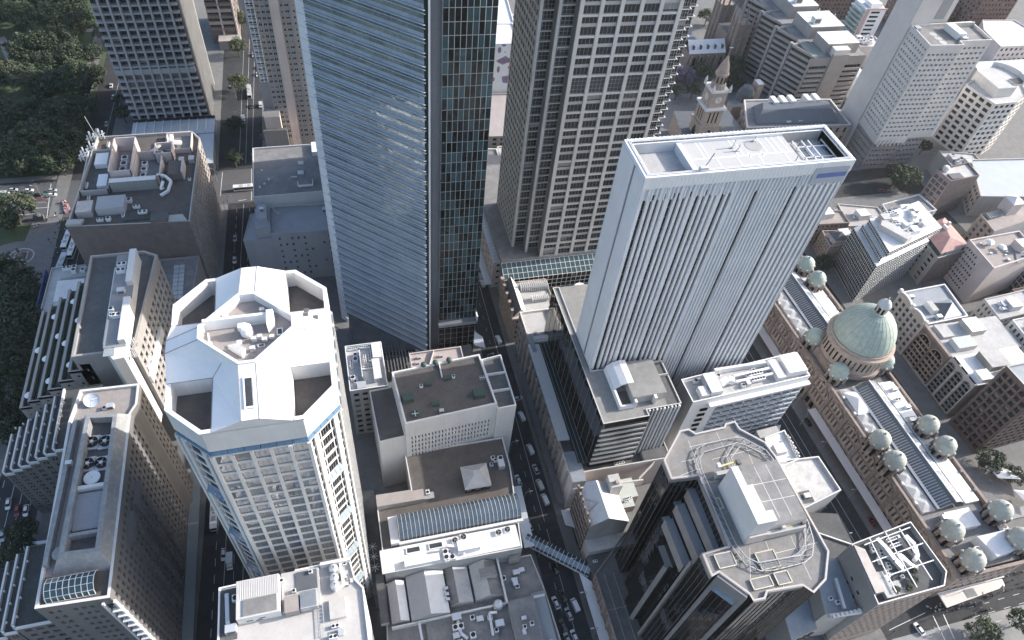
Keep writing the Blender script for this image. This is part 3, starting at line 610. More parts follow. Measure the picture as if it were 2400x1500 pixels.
# --- beige gridded office tower at top centre, on a glazed podium
BEIGE = mat('beige_precast', (0.56, 0.545, 0.52), 0.75, 0.1, 0.1, 0.3)
b = Bld('gridded_office_tower', 'tall beige office tower with a grid of paired windows and stepped glass corners', 'tower', (104, 235, 0))
st = dict(nx=4, nz=1, fr=STEEL, gl=GDARK, blinds=.06, fw=.08)
CW, CH = 7.42, 7.74
for i in range(5):
    for j in range(22):
        zb = 20.2 + j * CH; xm = 92.3 + i * CW; top = zb + 6.9; mid = (j == 11)
        if mid: b.win((xm, 222.5, zb + 3.45), 0, 6.0, 6.7, dict(nx=4, nz=4, fr=STEEL, gl=GMID, blinds=0))
        else:
            b.win((xm, 222.5, zb + 1.55), 0, 6.0, 2.9, st); b.win((xm, 222.5, zb + 5.55), 0, 6.0, 2.6, st)
            b.p('spandrel@stuff').box(xm - 3.0, xm + 3.0, 222.42, 222.6, zb + 3.05, zb + 4.2, PALE)
for i in range(6): b.piece('pier', (88.6 + i * CW, 222.2, 115), (1.44, .8, 190), BEIGE)
for j in range(23): b.piece('floor_band', (107.1, 222.25, 19.7 + j * CH), (37.0, .66, .86), BEIGE)
w = b.p('wall'); w.box(88, 126.5, 222.62, 262, 20, 210, DGREY)
st2 = dict(nx=3, nz=2, fr=STEEL, gl=GDARK, blinds=.06, fw=.1)
for (xa, ya, xb, yb, nxx) in ((82.6, 226.5, 87.9, 226.5, 1), (77.4, 231.0, 82.0, 231.0, 1)):
    w.box(xa - .2, xb + .2, ya + .5, 262, 20, 210, DGREY)
    for j in range(32):
        z = 22 + j * 3.87; b.win(((xa + xb) / 2 + .4, ya, z + 1.7), 0, xb - xa - .8, 3.0, st2); b.p('floor_ledge@stuff').box(xa, xb, ya - .35, ya + .1, z + 3.3, z + 3.72, BEIGE)
for x, y in ((82.3, 226.2), (77.0, 230.7)): b.piece('pier', (x, y, 115), (1.1, 1.1, 190), BEIGE)
for xx, yy, y2 in ((87.95, 222.5, 226.6), (82.0, 226.8, 231)): w.face([(xx, yy, 20), (xx, y2, 20), (xx, y2, 200), (xx, yy, 200)][::-1], GSHADE)
b.facade((76.4, 262), (76.4, 231), 20, 150, PALE, 10, 34, .5, .5, 1, 1, .7, .62, .3, dict(nx=2, fr=STEEL, gl=GDARK, blinds=.05))
for j in range(32):                             # stepped glass bay with sun-shade brackets at the right corner
    z = 21 + j * 3.87
    for k, (xa, xb, yy) in enumerate(((126.9, 130.0, 223.6), (130.2, 133.4, 225.6))):
        b.win(((xa + xb) / 2, yy, z + 1.7), 0, xb - xa, 3.1, st2)
        b.p('sunshade@stuff').box(xa - .1, xb + .5, yy - .9, yy - .75, z + 3.3, z + 3.45, WMETAL); b.p('sunshade@stuff').box(xb + .2, xb + .6, yy - 1.0, yy + .2, z + 3.35, z + 3.6, WMETAL)
w.box(126.6, 130.1, 223.7, 262, 20, 210, DGREY); w.box(130.1, 133.6, 225.7, 262, 20, 210, DGREY)
# glazed podium: gridded sloping roof, dark glass front, then a lower step
pd = b.p('podium'); pd.box(69.6, 122, 221.8, 300, 0, 20, GREY, RGREY)
for i in range(22):
    for j in range(3):
        x = 70.6 + i * 2.35; y0, y1 = 221.4 - j * 2.5, 221.4 - (j + 1) * 2.5; z0, z1 = 18.6 - j * 1.2, 18.6 - (j + 1) * 1.2
        k = MB(); k.face([(-1.1, 0, 0), (1.1, 0, 0), (1.1, -2.42, -1.15), (-1.1, -2.42, -1.15)][::-1], GTEAL)
        if 'pg' not in globals(): pg = k.mesh('glass_panel')
        o = bpy.data.objects.new('glass_panel', pg); COL.objects.link(o); o.parent = b.e; o.location = (x - b.o[0], y0 - b.o[1], z0)
gr = b.p('glazing_bars@stuff')
for i in range(23): x = 69.45 + i * 2.35; gr.bar((x, 221.6, 18.75), (x, 213.4, 14.9), .16, .16, WMETAL); gr.bar((x, 213.5, 15.2), (x, 213.5, 4), .14, .14, WMETAL)
for j in range(4): gr.bar((69.4, 221.4 - j * 2.5, 18.7 - j * 1.2), (121.2, 221.4 - j * 2.5, 18.7 - j * 1.2), .16, .16, WMETAL)
for z in (12.5, 9.8, 7.2): gr.bar((69.4, 213.5, z), (121.2, 213.5, z), .14, .14, WMETAL)
gg = b.p('podium_glazing'); gg.face([(69.4, 213.7, 0), (121.2, 213.7, 0), (121.2, 213.7, 15), (69.4, 213.7, 15)], GBLACK); gg.box(69.4, 121.2, 213.8, 221.6, 0, 13.2, GREY)
b.p('podium_step').box(70, 118, 207.5, 213.3, 0, 6.5, GREY, GTEAL)
b.finish()
b = Bld('podium_block', 'low pinkish stone block with a ribbed grey roof beside the tower podium', 'building', (72, 245, 0))
b.block(rect(66.2, 71.6, 224, 300), 0, 17.5, PINK, STEEL, .5, faces={0: dict(nx=1, nz=4, ww=.35, wh=.4, st=W1), 3: dict(nx=14, nz=4, ww=.4, wh=.5, st=W1)})
for i in range(34): b.p('roof_seam@stuff').bar((66.6, 225 + i * 2.2, 17.05), (71.3, 225 + i * 2.2, 17.05), .12, .1, ALU)
b.finish()
awning([(62.6, 222), (66, 222), (66, 300), (62.6, 300)], 4.6, 'long narrow grey street awning below the pinkish stone block', ALU)

# --- gridded grey tower at upper left
b = Bld('egg_crate_tower', 'grey tower with deep egg-crate balconies at upper left beside the park', 'tower', (-85, 395, 0))
w = b.p('wall'); w.box(-104.5, -66.4, 374.6, 417, 0, 132, DGREY, RGREY)
CC = mat('blue_grey_concrete', (0.36, 0.37, 0.385), 0.8, 0.1, 0.12, .4)
zs = [6 + 4.06 * j for j in range(31)]
for j, z in enumerate(zs):
    h = .85 if j not in (7,) else 3.0
    b.piece('floor_slab', (-85.4, 373.8, z + h / 2 - .4), (39.6, 2.2, h), CC)
    if j in (5, 6): b.p('shopfront_strip').box(-101, -70, 374.4, 374.55, z + .6, z + 2.6, mat('mixed_interior', (0.22, .18, .17), .6, .6, .6))  # mottled brown strips across two floors
    for i in range(9): xm = -103.2 + i * 4.46 - .2; b.win((xm + .3, 374.5, z + 2.3), 0, 3.5, 2.9, dict(nx=2, nz=1, fr=GREY, gl=GDARK, blinds=.1))
for i in range(8): b.piece('pier', (-101.2 + i * 4.53, 373.0, 66), (1.0, 1.5, 128), CC)
rb_ = b.p('ribbed_wall'); rb_.box(-66.38, -65.3, 374.6, 417, 0, 132, DGREY)
for i in range(22): b.piece('rib', (-65.1, 375.6 + i * 1.96, 66), (.5, .7, 132), GREY)
b.piece('corner_trim', (-64.9, 417.3, 66), (.5, .5, 132), WMETAL)
pd = b.p('podium'); pd.box(-105, -62.2, 358, 372.6, 0, 6, GREY, mat('pale_blue_roof', (.46, .52, .58), .5, .08, .2)); pd.box(-70.5, -62.4, 331, 358, 0, 5.5, GREY, mat('pale_blue_roof', (.46, .52, .58)))
for i in range(9): b.p('podium_frame').box(-103 + i * 4.5, -102.6 + i * 4.5, 360, 373, 6.02, 6.5, WMETAL)
b.p('podium_frame').box(-105, -62, 371.8, 372.5, 6.0, 7.4, BLACKM)
b.finish()
# --- brown curved tower behind it
b = Bld('brown_banded_tower', 'brown tower with curved banded bays behind the egg-crate tower', 'tower', (-57, 478, 0))
bx = rect(-66, -49.5, 466, 500); w = b.p('wall'); w.prism(bx, 0, 100, BROWN, RBROWN); w.box(-62, -48.5, 457, 465.9, 0, 6, WARM, WARM)
for j in range(22):
    for xx in (-62.4, -54.6): b.piece('balcony_band', (xx, 465.6, 10 + j * 4), (7.2, 1.8, 1.7), WARM if j % 2 else BROWN); b.win((xx, 465.9, 12.4 + j * 4), 0, 6.6, 2.0, W2)
    for k in range(5): b.win((-49.4, 470 + k * 6, 12.2 + j * 4), R(90), 2.6, 2.0, W1)
for xx in (-58.4, -50.0): b.piece('pier', (xx, 465.4, 50), (.9, 1.2, 92), PINK)
b.finish()
# --- apartment tower with balcony frames
b = Bld('apartment_tower', 'beige apartment tower with white balcony frames and a blank pier beside the glass tower', 'tower', (-18, 360, 0))
APB = mat('apartment_concrete', (.40, .37, .355), .8, .1, .1, .4)
w = b.p('wall'); w.box(-27.2, 4, 345, 380, 0, 130, APB, RGREY)
w.box(-20.3, -16.0, 343.9, 344.95, 0, 130, PINK)
for j in range(40):
    z = 8 + 3.05 * j
    if z > 44:
        b.p('balcony_slab@stuff').box(-30.9, -27.3, 343.0, 347.5, z, z + .25, WMETAL); b.win((-28.9, 347.2, z + 1.4), 0, 2.8, 2.1, W2)
        b.p('balcony_rail@stuff').box(-30.9, -27.3, 342.95, 343.05, z + .25, z + 1.1, GMID)
    for k, xm in enumerate((-25.9, -23.6, -21.4)):
        b.win((xm, 344.9, z + 1.6), 0, 1.7, 1.5, dict(nx=2, fr=WMETAL, gl=GDARK, blinds=.25)); b.p('sill@stuff').box(xm - .9, xm + .9, 344.7, 344.99, z + .5, z + .75, APB)
    for k, xm in enumerate((-14.9, -12.6, -9.4, -5.8)):
        b.win((xm, 344.9, z + 1.6), 0, 1.1 if k % 2 == 0 else 2.2, 1.3, dict(nx=1 + k % 2, fr=WMETAL, gl=GDARK, blinds=.3))
    if j % 3 == 0 and z > 20: ac(-7.6, 344.5, z + .3, 2, 'the window wall of the beige apartment tower', .55)
for x in (-30.9, -29.1, -27.3): b.piece('balcony_post', (x, 343.0, 87), (.25, .25, 86), WMETAL)
for x in (-24.8, -22.5, -13.6, -10.9): b.piece('pilaster', (x, 344.8, 65), (.35, .5, 130), APB)
w.box(-32.5, -27.3, 349, 380, 0, 131, APB)
w.box(-32.5, -24.5, 337.5, 344.9, 0, 27, PINK, RGREY); w.box(-34, -22, 335.5, 337.4, 0, 20, GREY, RDARK)
b.finish()

# --- grey flat-roofed block left of the glass tower, and its lower neighbour
b = Bld('grey_roof_block', 'block with a long dark grey flat roof and pale rim left of the glass tower', 'building', (-21, 285, 0))
b.block(rect(-37, -6.2, 263, 299.5), 0, 35.8, OFFW, RGREY, .8, faces={2: {}, 3: dict(nx=10, nz=8, ww=.4, wh=.45, st=W1)})
b.p('roof_box').box(-9.5, -6.3, 291, 299, 35, 37.2, WMETAL); b.p('roof_box').box(-16.5, -14.0, 284.5, 287.0, 35, 35.5, ALU); b.p('roof_box').box(-17, -14.3, 277, 279.8, 35, 35.5, ALU); b.p('roof_box').box(-20, -17.2, 275, 275.8, 35, 35.6, ALU)
fr = b.p('roof_frame')
for (xa, ya, xb, yb) in ((-17.2, 268, -17.2, 271), (-10.6, 268, -10.6, 272), (-17.2, 268.2, -10.6, 268.2), (-17.2, 267.4, -10.6, 267.4)): fr.bar((xa, ya, 36), (xb, yb, 36), .35, .35, WMETAL)
for x, y in ((-32, 272), (-30, 275), (-34, 270), (-33, 282)): b.p('roof_box').box(x - .4, x + .4, y - .4, y + .4, 35, 35.8, OFFW)
b.finish()
b = Bld('blue_grey_block', 'pale blue-grey block with few small windows under the dark grey roof', 'building', (-22, 252, 0))
PB = mat('pale_blue_grey_render', (.36, .38, .41), .8, .1, .12, .5)
b.block([(-31.0, 244.5), (-4, 243.2), (-4, 262), (-31.0, 262)], 0, 29.5, PB, mat('pale_grey_roof', (.34, .36, .39), .8, .1, .2), .7, faces={0: dict(nx=9, nz=7, mL=2, mT=1.6, mB=2, ww=.36, wh=.42, st=dict(nx=2, nz=2, fr=GREY), skip=lambda i, j: i in (1, 3, 5, 7) and (i + j) % 3 or i == 6)})
b.block([(-43.0, 245.5), (-31.1, 244.6), (-31.1, 262.8), (-40, 262.8)], 0, 26.5, PB, PB, .6)
b.p('stair_tower').prism([(-37.0, 246), (-30.6, 246), (-30.6, 259), (-37.0, 259)], 20, 32.5, PB, mat('pale_grey_roof', (.34, .36, .39))); b.p('stair_tower').box(-35.5, -31.5, 249, 258, 32.5, 35.2, PB)
fr = b.p('pipe_rail'); fr.bar((-30, 261, 31), (-5, 260, 31), .2, .2, WMETAL); fr.bar((-30, 261, 31), (-27, 257, 29.5), .2, .2, WMETAL); fr.bar((-27, 257, 30), (-27, 258.5, 30), .2, .2, WMETAL)
b.finish(); ac(-33.5, 254, 35.2, 2, 'the stair tower of the blue-grey block', 1.2); ac(-6.5, 257, 28.9, 2, 'the pale blue-grey block', 1.6)

# --- hotel slab with slit windows and brown roof (centre)
b = Bld('slit_window_hotel', 'cream hotel block with rows of narrow slit windows and a brown roof with green vents', 'hotel', (29, 141, 0))
CR = mat('cream_render', (0.66, 0.635, 0.605), .8, .1, .1, .5)
b.block([(12.4, 128.8), (45.2, 131.2), (43.5, 153.8), (10.7, 151.2)], 0, 42.5, CR, RBROWN, .9, .6, faces={0: dict(nx=24, nz=10, mL=1.6, mR=1.9, mB=4.2, mT=9.0, ww=.38, wh=.66, d=.5, st=dict(nx=1, fr=DGREY, gl=GBLACK, blinds=0), skip=lambda i, j: i > 13 and j < 6)}, cap=OFFW)
b.block([(3.2, 128.6), (12.3, 129.4), (10.8, 151.0), (2.2, 150.6)], 0, 33.8, CR, RBROWN, .6, .3)
b.block([(45.3, 130.3), (52.2, 130.6), (51.8, 153.6), (44.0, 152.6)], 0, 40.6, CR, RDARK, 1.4, .35, cap=OFFW)
p = b.p('roof_divider'); p.box(44.8, 51.6, 138.0, 138.4, 39.2, 40.5, OFFW); p.box(44.8, 51.6, 145.5, 145.9, 39.2, 40.5, OFFW); p.box(27.9, 28.3, 146, 152.8, 41.6, 42.6, OFFW)
b.finish()
for x, y, s, k in ((14.8, 139.0, 1.9, 0), (39.6, 136.4, 2.0, 0), (23, 144, 1.0, 0), (30, 145.4, 1.0, 0), (24, 135.2, 1.2, 0)):
    m = MB(); m.box(-1, 1, -.8, .8, 0, 1.4, GREENM); m.box(-.03, .03, -.82, .82, 1.4, 1.46, DGREY); o = m.build('roof_vent'); o.location = (x, y, 41.6); o.scale = (s, s, s * .8)
    tag(o, 'large green vent box on the brown hotel roof' if s > 1.5 else 'small green vent box on the brown hotel roof', 'vent', 'large green vent boxes' if s > 1.5 else 'small green vent boxes')
for x, y in ((22.4, 152.3), (26.8, 152.6), (31.9, 152.8)):
    m = MB(); m.lathe((0, 0), [(.8, 0), (.8, .6), (1.1, .8), (1.0, 1.5), (.5, 2.0), (0, 2.1)], 14, GREENM); o = m.build('roof_ventilator'); o.location = (x, y, 41.7); tag(o, 'round dark green ventilator at the far edge of the brown hotel roof', 'ventilator', 'round green ventilators')
m = MB(); m.lathe((0, 0), [(1.5, 0), (1.5, .6), (1.2, .65), (1.2, .2), (0, .2)], 18, GREENM); m.bar((-1.2, 0, .6), (1.2, 0, .6), .2, .1, WMETAL); m.bar((0, -1.2, .6), (0, 1.2, .6), .2, .1, WMETAL); o = m.build('roof_fan'); o.location = (16.4, 132.5, 41.6); tag(o, 'round open green fan near the front edge of the brown hotel roof', 'fan')
ac(25.5, 131.9, 41.6, 2, 'the front edge of the brown hotel roof', 1.0); ac(20.2, 143.5, 41.6, 0, 'the brown hotel roof', 1.1); ac(32.2, 145.6, 41.6, 0, 'the brown hotel roof beside two green boxes', 1.1)
m = MB(); m.bar((-1.6, 0, 1), (1.6, 0, 1), .15, .15, WMETAL)
for k in range(5): m.bar((-1.4 + k * .7, -.5, .2), (-1.4 + k * .7, .6, 1.6), .1, .1, WMETAL)
o = m.build('antenna_rack'); o.location = (42.9, 143, 41.6); tag(o, 'white antenna rack on the right edge of the brown hotel roof', 'antenna')
# pinkish terrace block behind it and the plant-covered roof on its left
b = Bld('pinkish_roof_block', 'small pinkish terrace roof between the hotel and the glass tower', 'building', (29, 160, 0))
b.block(rect(18.6, 38.6, 154.2, 163.5), 0, 36, PINK, mat('pink_terrace', (.46, .37, .33), .85, .12, .3), .8); b.p('screen_wall').bar((24.6, 155, 35.9), (28.0, 163, 35.9), .2, 1.2, PINK); b.finish()
for x, y in ((22, 161), (30.2, 160.4), (21.0, 158.6)): ac(x, y, 35.2, 2, 'the pinkish terrace roof', .9)
b = Bld('plant_roof_block', 'grey block crowded with white cooling units left of the hotel', 'building', (2, 160, 0))
b.block(rect(-4.8, 9.2, 153.6, 175), 0, 31, PALE, RPALE, 1.2, .35, faces={0: dict(nx=4, nz=8, ww=.6, wh=.55, mT=1.4, st=W1)}, cap=WMETAL)
b.p('plant_screen').box(.3, .6, 158, 171, 29.8, 32.6, WMETAL); b.p('plant_room').box(4.6, 7.4, 156.5, 166, 29.8, 32.4, ALU, RWHITE); b.p('plant_room').box(-2.0, 1.4, 154, 157, 29.8, 31.4, ALU); b.p('plant_room').box(5.2, 8.6, 166.8, 174, 29.8, 32.0, WMETAL); b.finish()
for x, y, rz in ((-2, 173.4, 0), (2.6, 173.6, 0), (5, 171.8, R(90)), (2.2, 167.6, R(90)), (4.0, 168.2, R(90)), (2.6, 163.4, 0), (6.3, 167, R(90)), (-3, 166, R(90))): ac(x, y, 29.8, 3, 'the crowded plant roof left of the hotel', 1.0, rz)
scatter(-4, .2, 156, 172, 29.8, 8, 'the left half of the plant roof beside the octagonal tower', 5, (0, 2))
b = Bld('louvred_yard_roof', 'dark slatted roof in the gap below the glass tower', 'roof', (10, 195, 0)); k = b.p('roof'); k.box(-4, 48, 178, 184.5, 0, 9, DGREY, RDARK); k.prism([(-3.5, 186), (24, 186), (-2, 210)], 0, 9, DGREY, RDARK)
for i in range(20): b.piece('slat', (-3.4 + i * 1.35, 182 + max(0, (8 - i) * 1.2), 9.6), (.5, 14 if i < 18 else 5, .5), DGREY)
b.finish()

# --- hotel podium with glass vault (north of the hotel)
b = Bld('vaulted_podium', 'low podium with a curved glass vault and a brown terrace in front of the slit-window hotel', 'building', (24, 105, 0))
b.block([(-.6, 87.6), (45.4, 87.0), (48.6, 117.5), (48.6, 130.1), (11.8, 130.1), (12, 114.4), (-.4, 114.8)], 0, 20.5, PALE, RBROWN, .7, .35, faces={1: dict(nx=9, nz=4, ww=.6, wh=.5, st=W2)}, cap=OFFW)
va = b.p('vault_glass'); bars = b.p('vault_ribs@stuff'); n = 30; prof = [(97.0, 20.0), (97.6, 22.6), (99.4, 24.4), (102.0, 25.0), (104.0, 24.6), (105.6, 23.2), (106.4, 20.6)]
GV = glass('vault_blue_glass', (.06, .10, .14), .05, .9, .3, wav=.2)
for i in range(n):
    xa, xb = 5.6 + i * 42 / n, 5.6 + (i + 1) * 42 / n
    k = MB()
    for (ya, za), (yb, zb) in zip(prof, prof[1:]): k.face([(xa + .08, ya, za), (xb - .06, ya, za), (xb - .06, yb, zb), (xa + .08, yb, zb)], GV)
    k.build('glass_panel', b.e, b.o)
    for (ya, za), (yb, zb) in zip(prof, prof[1:]): bars.bar((xa, ya, za + .05), (xa, yb, zb + .05), .10, .10, WMETAL)
del b.mb['vault_glass']
b.p('vault_wall').box(5.2, 48, 96.0, 96.9, 19.8, 21.4, OFFW); b.p('vault_wall').box(2.6, 5.4, 96.5, 106, 19.8, 22.0, WMETAL)
b.p('stair_block').prism([(-.4, 110.2), (16, 110.0), (16, 113.8), (11.9, 113.8), (11.9, 114.3), (-.3, 114.6)], 19.8, 22.6, PALE, RTAN); b.p('stair_block').box(16.1, 19.5, 110.4, 112.8, 19.8, 21.2, GREY)
pv = b.p('pavilion'); pv.box(30.6, 39.4, 110.6, 119.0, 19.8, 23.0, GDARK)
hp = [(30.2, 110.2), (39.8, 110.2), (39.8, 119.4), (30.2, 119.4)]; top = [(34.0, 114.0), (36.5, 114.0), (36.5, 116.0), (34, 116)]
for i in range(4): j = (i + 1) % 4; pv.face([(*hp[i], 23.05), (*hp[j], 23.05), (*top[j], 25.6), (*top[i], 25.6)], RPALE)
pv.face([(*p, 25.6) for p in top], RPALE)
for i in range(5): b.win((31.6 + i * 1.8, 110.55, 21.6), 0, 1.5, 1.8, W1)
b.p('flat_roof').box(-1.4, 45.0, 87.7, 95.5, 19.6, 20.6, OFFW, RWHITE); b.p('plant_room').box(23.8, 31.2, 89.0, 92.6, 20.6, 23.4, WMETAL, RWHITE); b.p('plant_room').box(6, 17.5, 87.9, 90.4, 20.6, 22.2, WMETAL)
for x in (9.5, 17): b.p('roof_light').box(x - 2.4, x + 2.4, 92.4, 94.6, 20.6, 21.0, WHITE); b.p('roof_light').face([(x - 2.1, 92.7, 21.02), (x + 2.1, 92.7, 21.02), (x + 2.1, 94.3, 21.02), (x - 2.1, 94.3, 21.02)], GMID)
b.finish()
for x, y in ((38.6, 93.6), (41.8, 94.0), (23.6, 93.8), (26.6, 94.4)):
    m = MB(); m.box(-1.2, 1.2, -1.0, 1.0, 0, .8, WMETAL); m.cyl((0, 0), .95, .8, .92, 18, DGREY, top=BLACKM)
    for k in range(3): a = k * 2.094; m.bar((0, 0, .95), (.85 * math.cos(a), .85 * math.sin(a), .95), .16, .04, GREY)
    o = m.build('roof_fan'); o.location = (x, y, 20.6); tag(o, 'large round fan on the white roof strip in front of the glass vault', 'fan', 'large round fans by the vault')
scatter(18.5, 23.5, 88, 90.4, 20.6, 4, 'the white roof strip in front of the glass vault', 3, (0, 1)); scatter(41, 47, 117, 128, 19.8, 5, 'the brown terrace beside the grey pavilion', 9, (0, 2)); scatter(16.5, 17.5, 110.6, 113, 21.3, 2, 'the stair block beside the vault', 2, (0,))
awning([(48.9, 92), (52.6, 92), (53.5, 116), (49.5, 116)], 6.5, 'grey street canopy along the podium beside the curved glass vault', ALU)
ductrun([(20, 91.8, 23.4), (23.5, 91.2, 22.2), (26, 88.6, 21.2)], .7, 'the white roof strip', WHITE)

# --- striped hotel podium: black glass block, curved canopy, low podium and street front
b = Bld('black_glass_podium', 'black glass podium block with silver bands below the striped slab tower', 'building', (92, 140, 0))
BG = mat('grey_gravel_roof', (.24, .24, .235), .9, .15, .2, dirt=(.30, .30, .29))
zt = 48.8; y0 = 112.6
b.block([(77.5, y0), (94.6, y0 + .2), (94.6, 115.4), (107.8, 115.6), (107.8, 134.9), (80.3, 134.9), (80.3, 176.5), (77.5, 176.5)], 18, zt, GBLACK, BG, .5, .4, cap=mat('pale_edge', (.5, .5, .49), .7), faces={})
b.p('roof#2').box(80.3, 96, 151.7, 176.5, 20, zt - .3, GBLACK, BG)
for j in range(8): z = 21.5 + j * 3.3; b.piece('spandrel', (86.0, y0 - .12, z), (17.2, .3, 1.1), ALU)
for i in range(9): b.piece('fin', (95.6 + i * 1.42, 115.2, 33), (.34 if i % 2 else .6, .8, 31), FIN)
for i in range(14): b.p('glazing_line@stuff').bar((77.4, 115 + i * 4.4, 18), (77.4, 115 + i * 4.4, zt), .08, .08, STEEL)
b.p('plant_deck').box(90.0, 102.6, 119.0, 134, zt - .5, zt + 3.4, PALE, BG)
cv = b.p('curved_canopy'); ar = [(84.8, .5), (85.3, 2.2), (87.2, 3.8), (89.6, 4.6), (92.0, 4.4)]
for (xa, za), (xb, zb) in zip(ar, ar[1:]): cv.face([(xa, 124.4, zt + za), (xb, 124.4, zt + zb), (xb, 134.4, zt + zb), (xa, 134.4, zt + za)], WMETAL); cv.face([(xa, 124.4, zt + za - .5), (xb, 124.4, zt + zb - .5), (xb, 124.4, zt + zb), (xa, 124.4, zt + za)], WHITE)
k = b.p('light_well'); k.box(84.9, 85.7, 117.2, 134.2, zt - .5, zt + 1.8, WMETAL); k.box(85.7, 90.2, 117.2, 117.8, zt - .5, zt + 1.6, WMETAL); k.face([(85.7, 117.8, zt - .3), (90, 117.8, zt - .3), (90, 124.4, zt - .3), (85.7, 124.4, zt - .3)], RBROWN); k.box(90.2, 91.0, 117.0, 118.4, zt - .5, zt + 3.2, OFFW); k.box(97.6, 98.6, 117.4, 119, zt - .5, zt + 3.2, OFFW)
b.p('side_court').face([(102.8, 116, zt - .45), (107.3, 116, zt - .45), (107.3, 134, zt - .45), (102.8, 134, zt - .45)], RDARK); b.p('court_wall').box(102.8, 107.5, 128, 128.4, zt - .5, zt + .9, PALE)
b.finish()
b = Bld('street_podium', 'long low podium with stone street front and a flat grey canopy along the narrow street', 'building', (85, 150, 0))
b.block([(69.6, 110.8), (110, 110.4), (110, 135), (78, 135), (78, 180), (69.6, 180)], 0, 19.0, PALE, RDARK, .8, .4, faces={5: dict(nx=14, nz=3, ww=.72, wh=.7, mB=4, d=.8, st=W22, m=WARM), 0: dict(m=PINK)})
for i in range(15): b.piece('pier', (69.2, 112 + i * 4.75, 9.5), (1.0, 1.3, 19), WARM)
b.p('canopy_roof').prism([(68.3, 123.8), (72.9, 123.4), (73.3, 169.6), (68.6, 170.2)], 21.6, 22.4, ALU, ALU, True); b.p('canopy_roof').box(71.5, 71.9, 126, 168, 19, 21.6, DGREY)
tr = b.p('glazed_trench'); tr.box(73.6, 76.9, 114, 172, 19.0, 21.5, BLACKM, mat('dark_glass_roof', (.03, .045, .05), .1)); 
for x in (73.8, 75.3, 76.8): tr.bar((x, 113, 21.7), (x + .4, 176, 21.7), .12, .1, STEEL)
b.p('corner_block').prism([(69.4, 107.0), (74.4, 106.6), (75.4, 119), (69.4, 119.6)], 0, 20.5, CREAM, RBLUE)
w = b.p('screen_wall'); w.bar((70, 110.9, 18.6), (108, 110.5, 18.6), .4, 1.6, CREAM); w.bar((96, 106, 15), (107, 112.5, 18), .3, 3, PALE)
b.p('roof_pen').box(99, 108.5, 111, 115, 18.2, 20.2, PALE, RDARK)
b.finish(); ac(88.5, 111.8, 18.2, 1, 'the dark podium roof under the silver-banded glass', 1.0); ac(90.5, 111.9, 18.2, 1, 'the dark podium roof under the silver-banded glass', 1.0)
b = Bld('cream_court_block', 'cream stone block around an open skylit court beside the narrow street', 'building', (76, 178, 0))
b.block(rect(69.5, 82.6, 170.6, 188), 0, 22.5, WARM, RPALE, 1.2, .5, faces={0: dict(nx=5, nz=4, ww=.5, wh=.5, st=W1), 3: dict(nx=5, nz=4, ww=.5, wh=.55, st=W22)}, cap=OFFW)
b.p('court_wall').box(71.5, 80.8, 170.9, 172.4, 21, 24.4, OFFW); b.p('court_wall').box(69.6, 71.4, 166, 175, 17, 22.9, RBLUE); b.finish(); ac(73.4, 176, 21.3, 2, 'the cream court block roof', .8)
b = Bld('heritage_corner_block', 'old stone corner building with steep dark roof and white roof frames below the tower podium', 'building', (74, 203, 0))
b.block(rect(67.4, 88.6, 190, 212), 0, 15.5, SAND, RPALE, .8, .4, faces={3: dict(nx=7, nz=4, ww=.42, wh=.6, d=.4, st=dict(nx=2, nz=2, fr=OFFW)), 0: dict(nx=4, nz=4, ww=.4, wh=.5, st=W1)})
r_ = b.p('mansard'); 
r_.face([(68.0, 191, 15.6), (68.0, 211, 15.6), (71.2, 211, 20.5), (71.2, 191, 20.5)][::-1], SLATE); r_.face([(71.2, 191, 20.5), (71.2, 211, 20.5), (74.6, 209, 15.6), (74.6, 193, 15.6)][::-1], RWHITE); r_.face([(68, 191, 15.6), (71.2, 191, 20.5), (74.6, 193, 15.6)], SAND)
for y in (192, 197, 202, 207, 211): b.piece('gable_finial', (67.5, y, 17.5), (1.0, 1.2, 4.5), SAND); b.p('dormer@stuff').box(67.2, 69, y + 1.2, y + 2.6, 15.4, 18.2, SAND)
for i in range(14): b.piece('roof_louvre', (75.6 + i * .95, 208.0 - i * .06, 16.4), (.24, 4.2, 2.6), WMETAL)
for i in range(9): b.piece('roof_louvre', (79.2 + i * .9, 200.0, 16.0), (.24, 3.0, 2.0), WMETAL)
b.finish(); ac(72.6, 205, 19, 2, 'the steep roof of the old stone corner building', .8)
b = Bld('white_pavilion_roof', 'small white pyramid roof lantern and round tank house below the tower podium', 'roof', (96, 212, 0)); b.p('wall').box(90.5, 100, 203.5, 208, 0, 9, PALE, RGREY); k = b.p('roof')
hp = [(90.8, 203.8), (99.4, 203.8), (99.4, 207.7), (90.8, 207.7)]
for i in range(4): j = (i + 1) % 4; k.face([(*hp[i], 9.1), (*hp[j], 9.1), (95, 205.7, 11.2)], WHITE)
b.p('tank').cyl((104.5, 206), 3.0, 0, 13, 20, WHITE); b.finish()

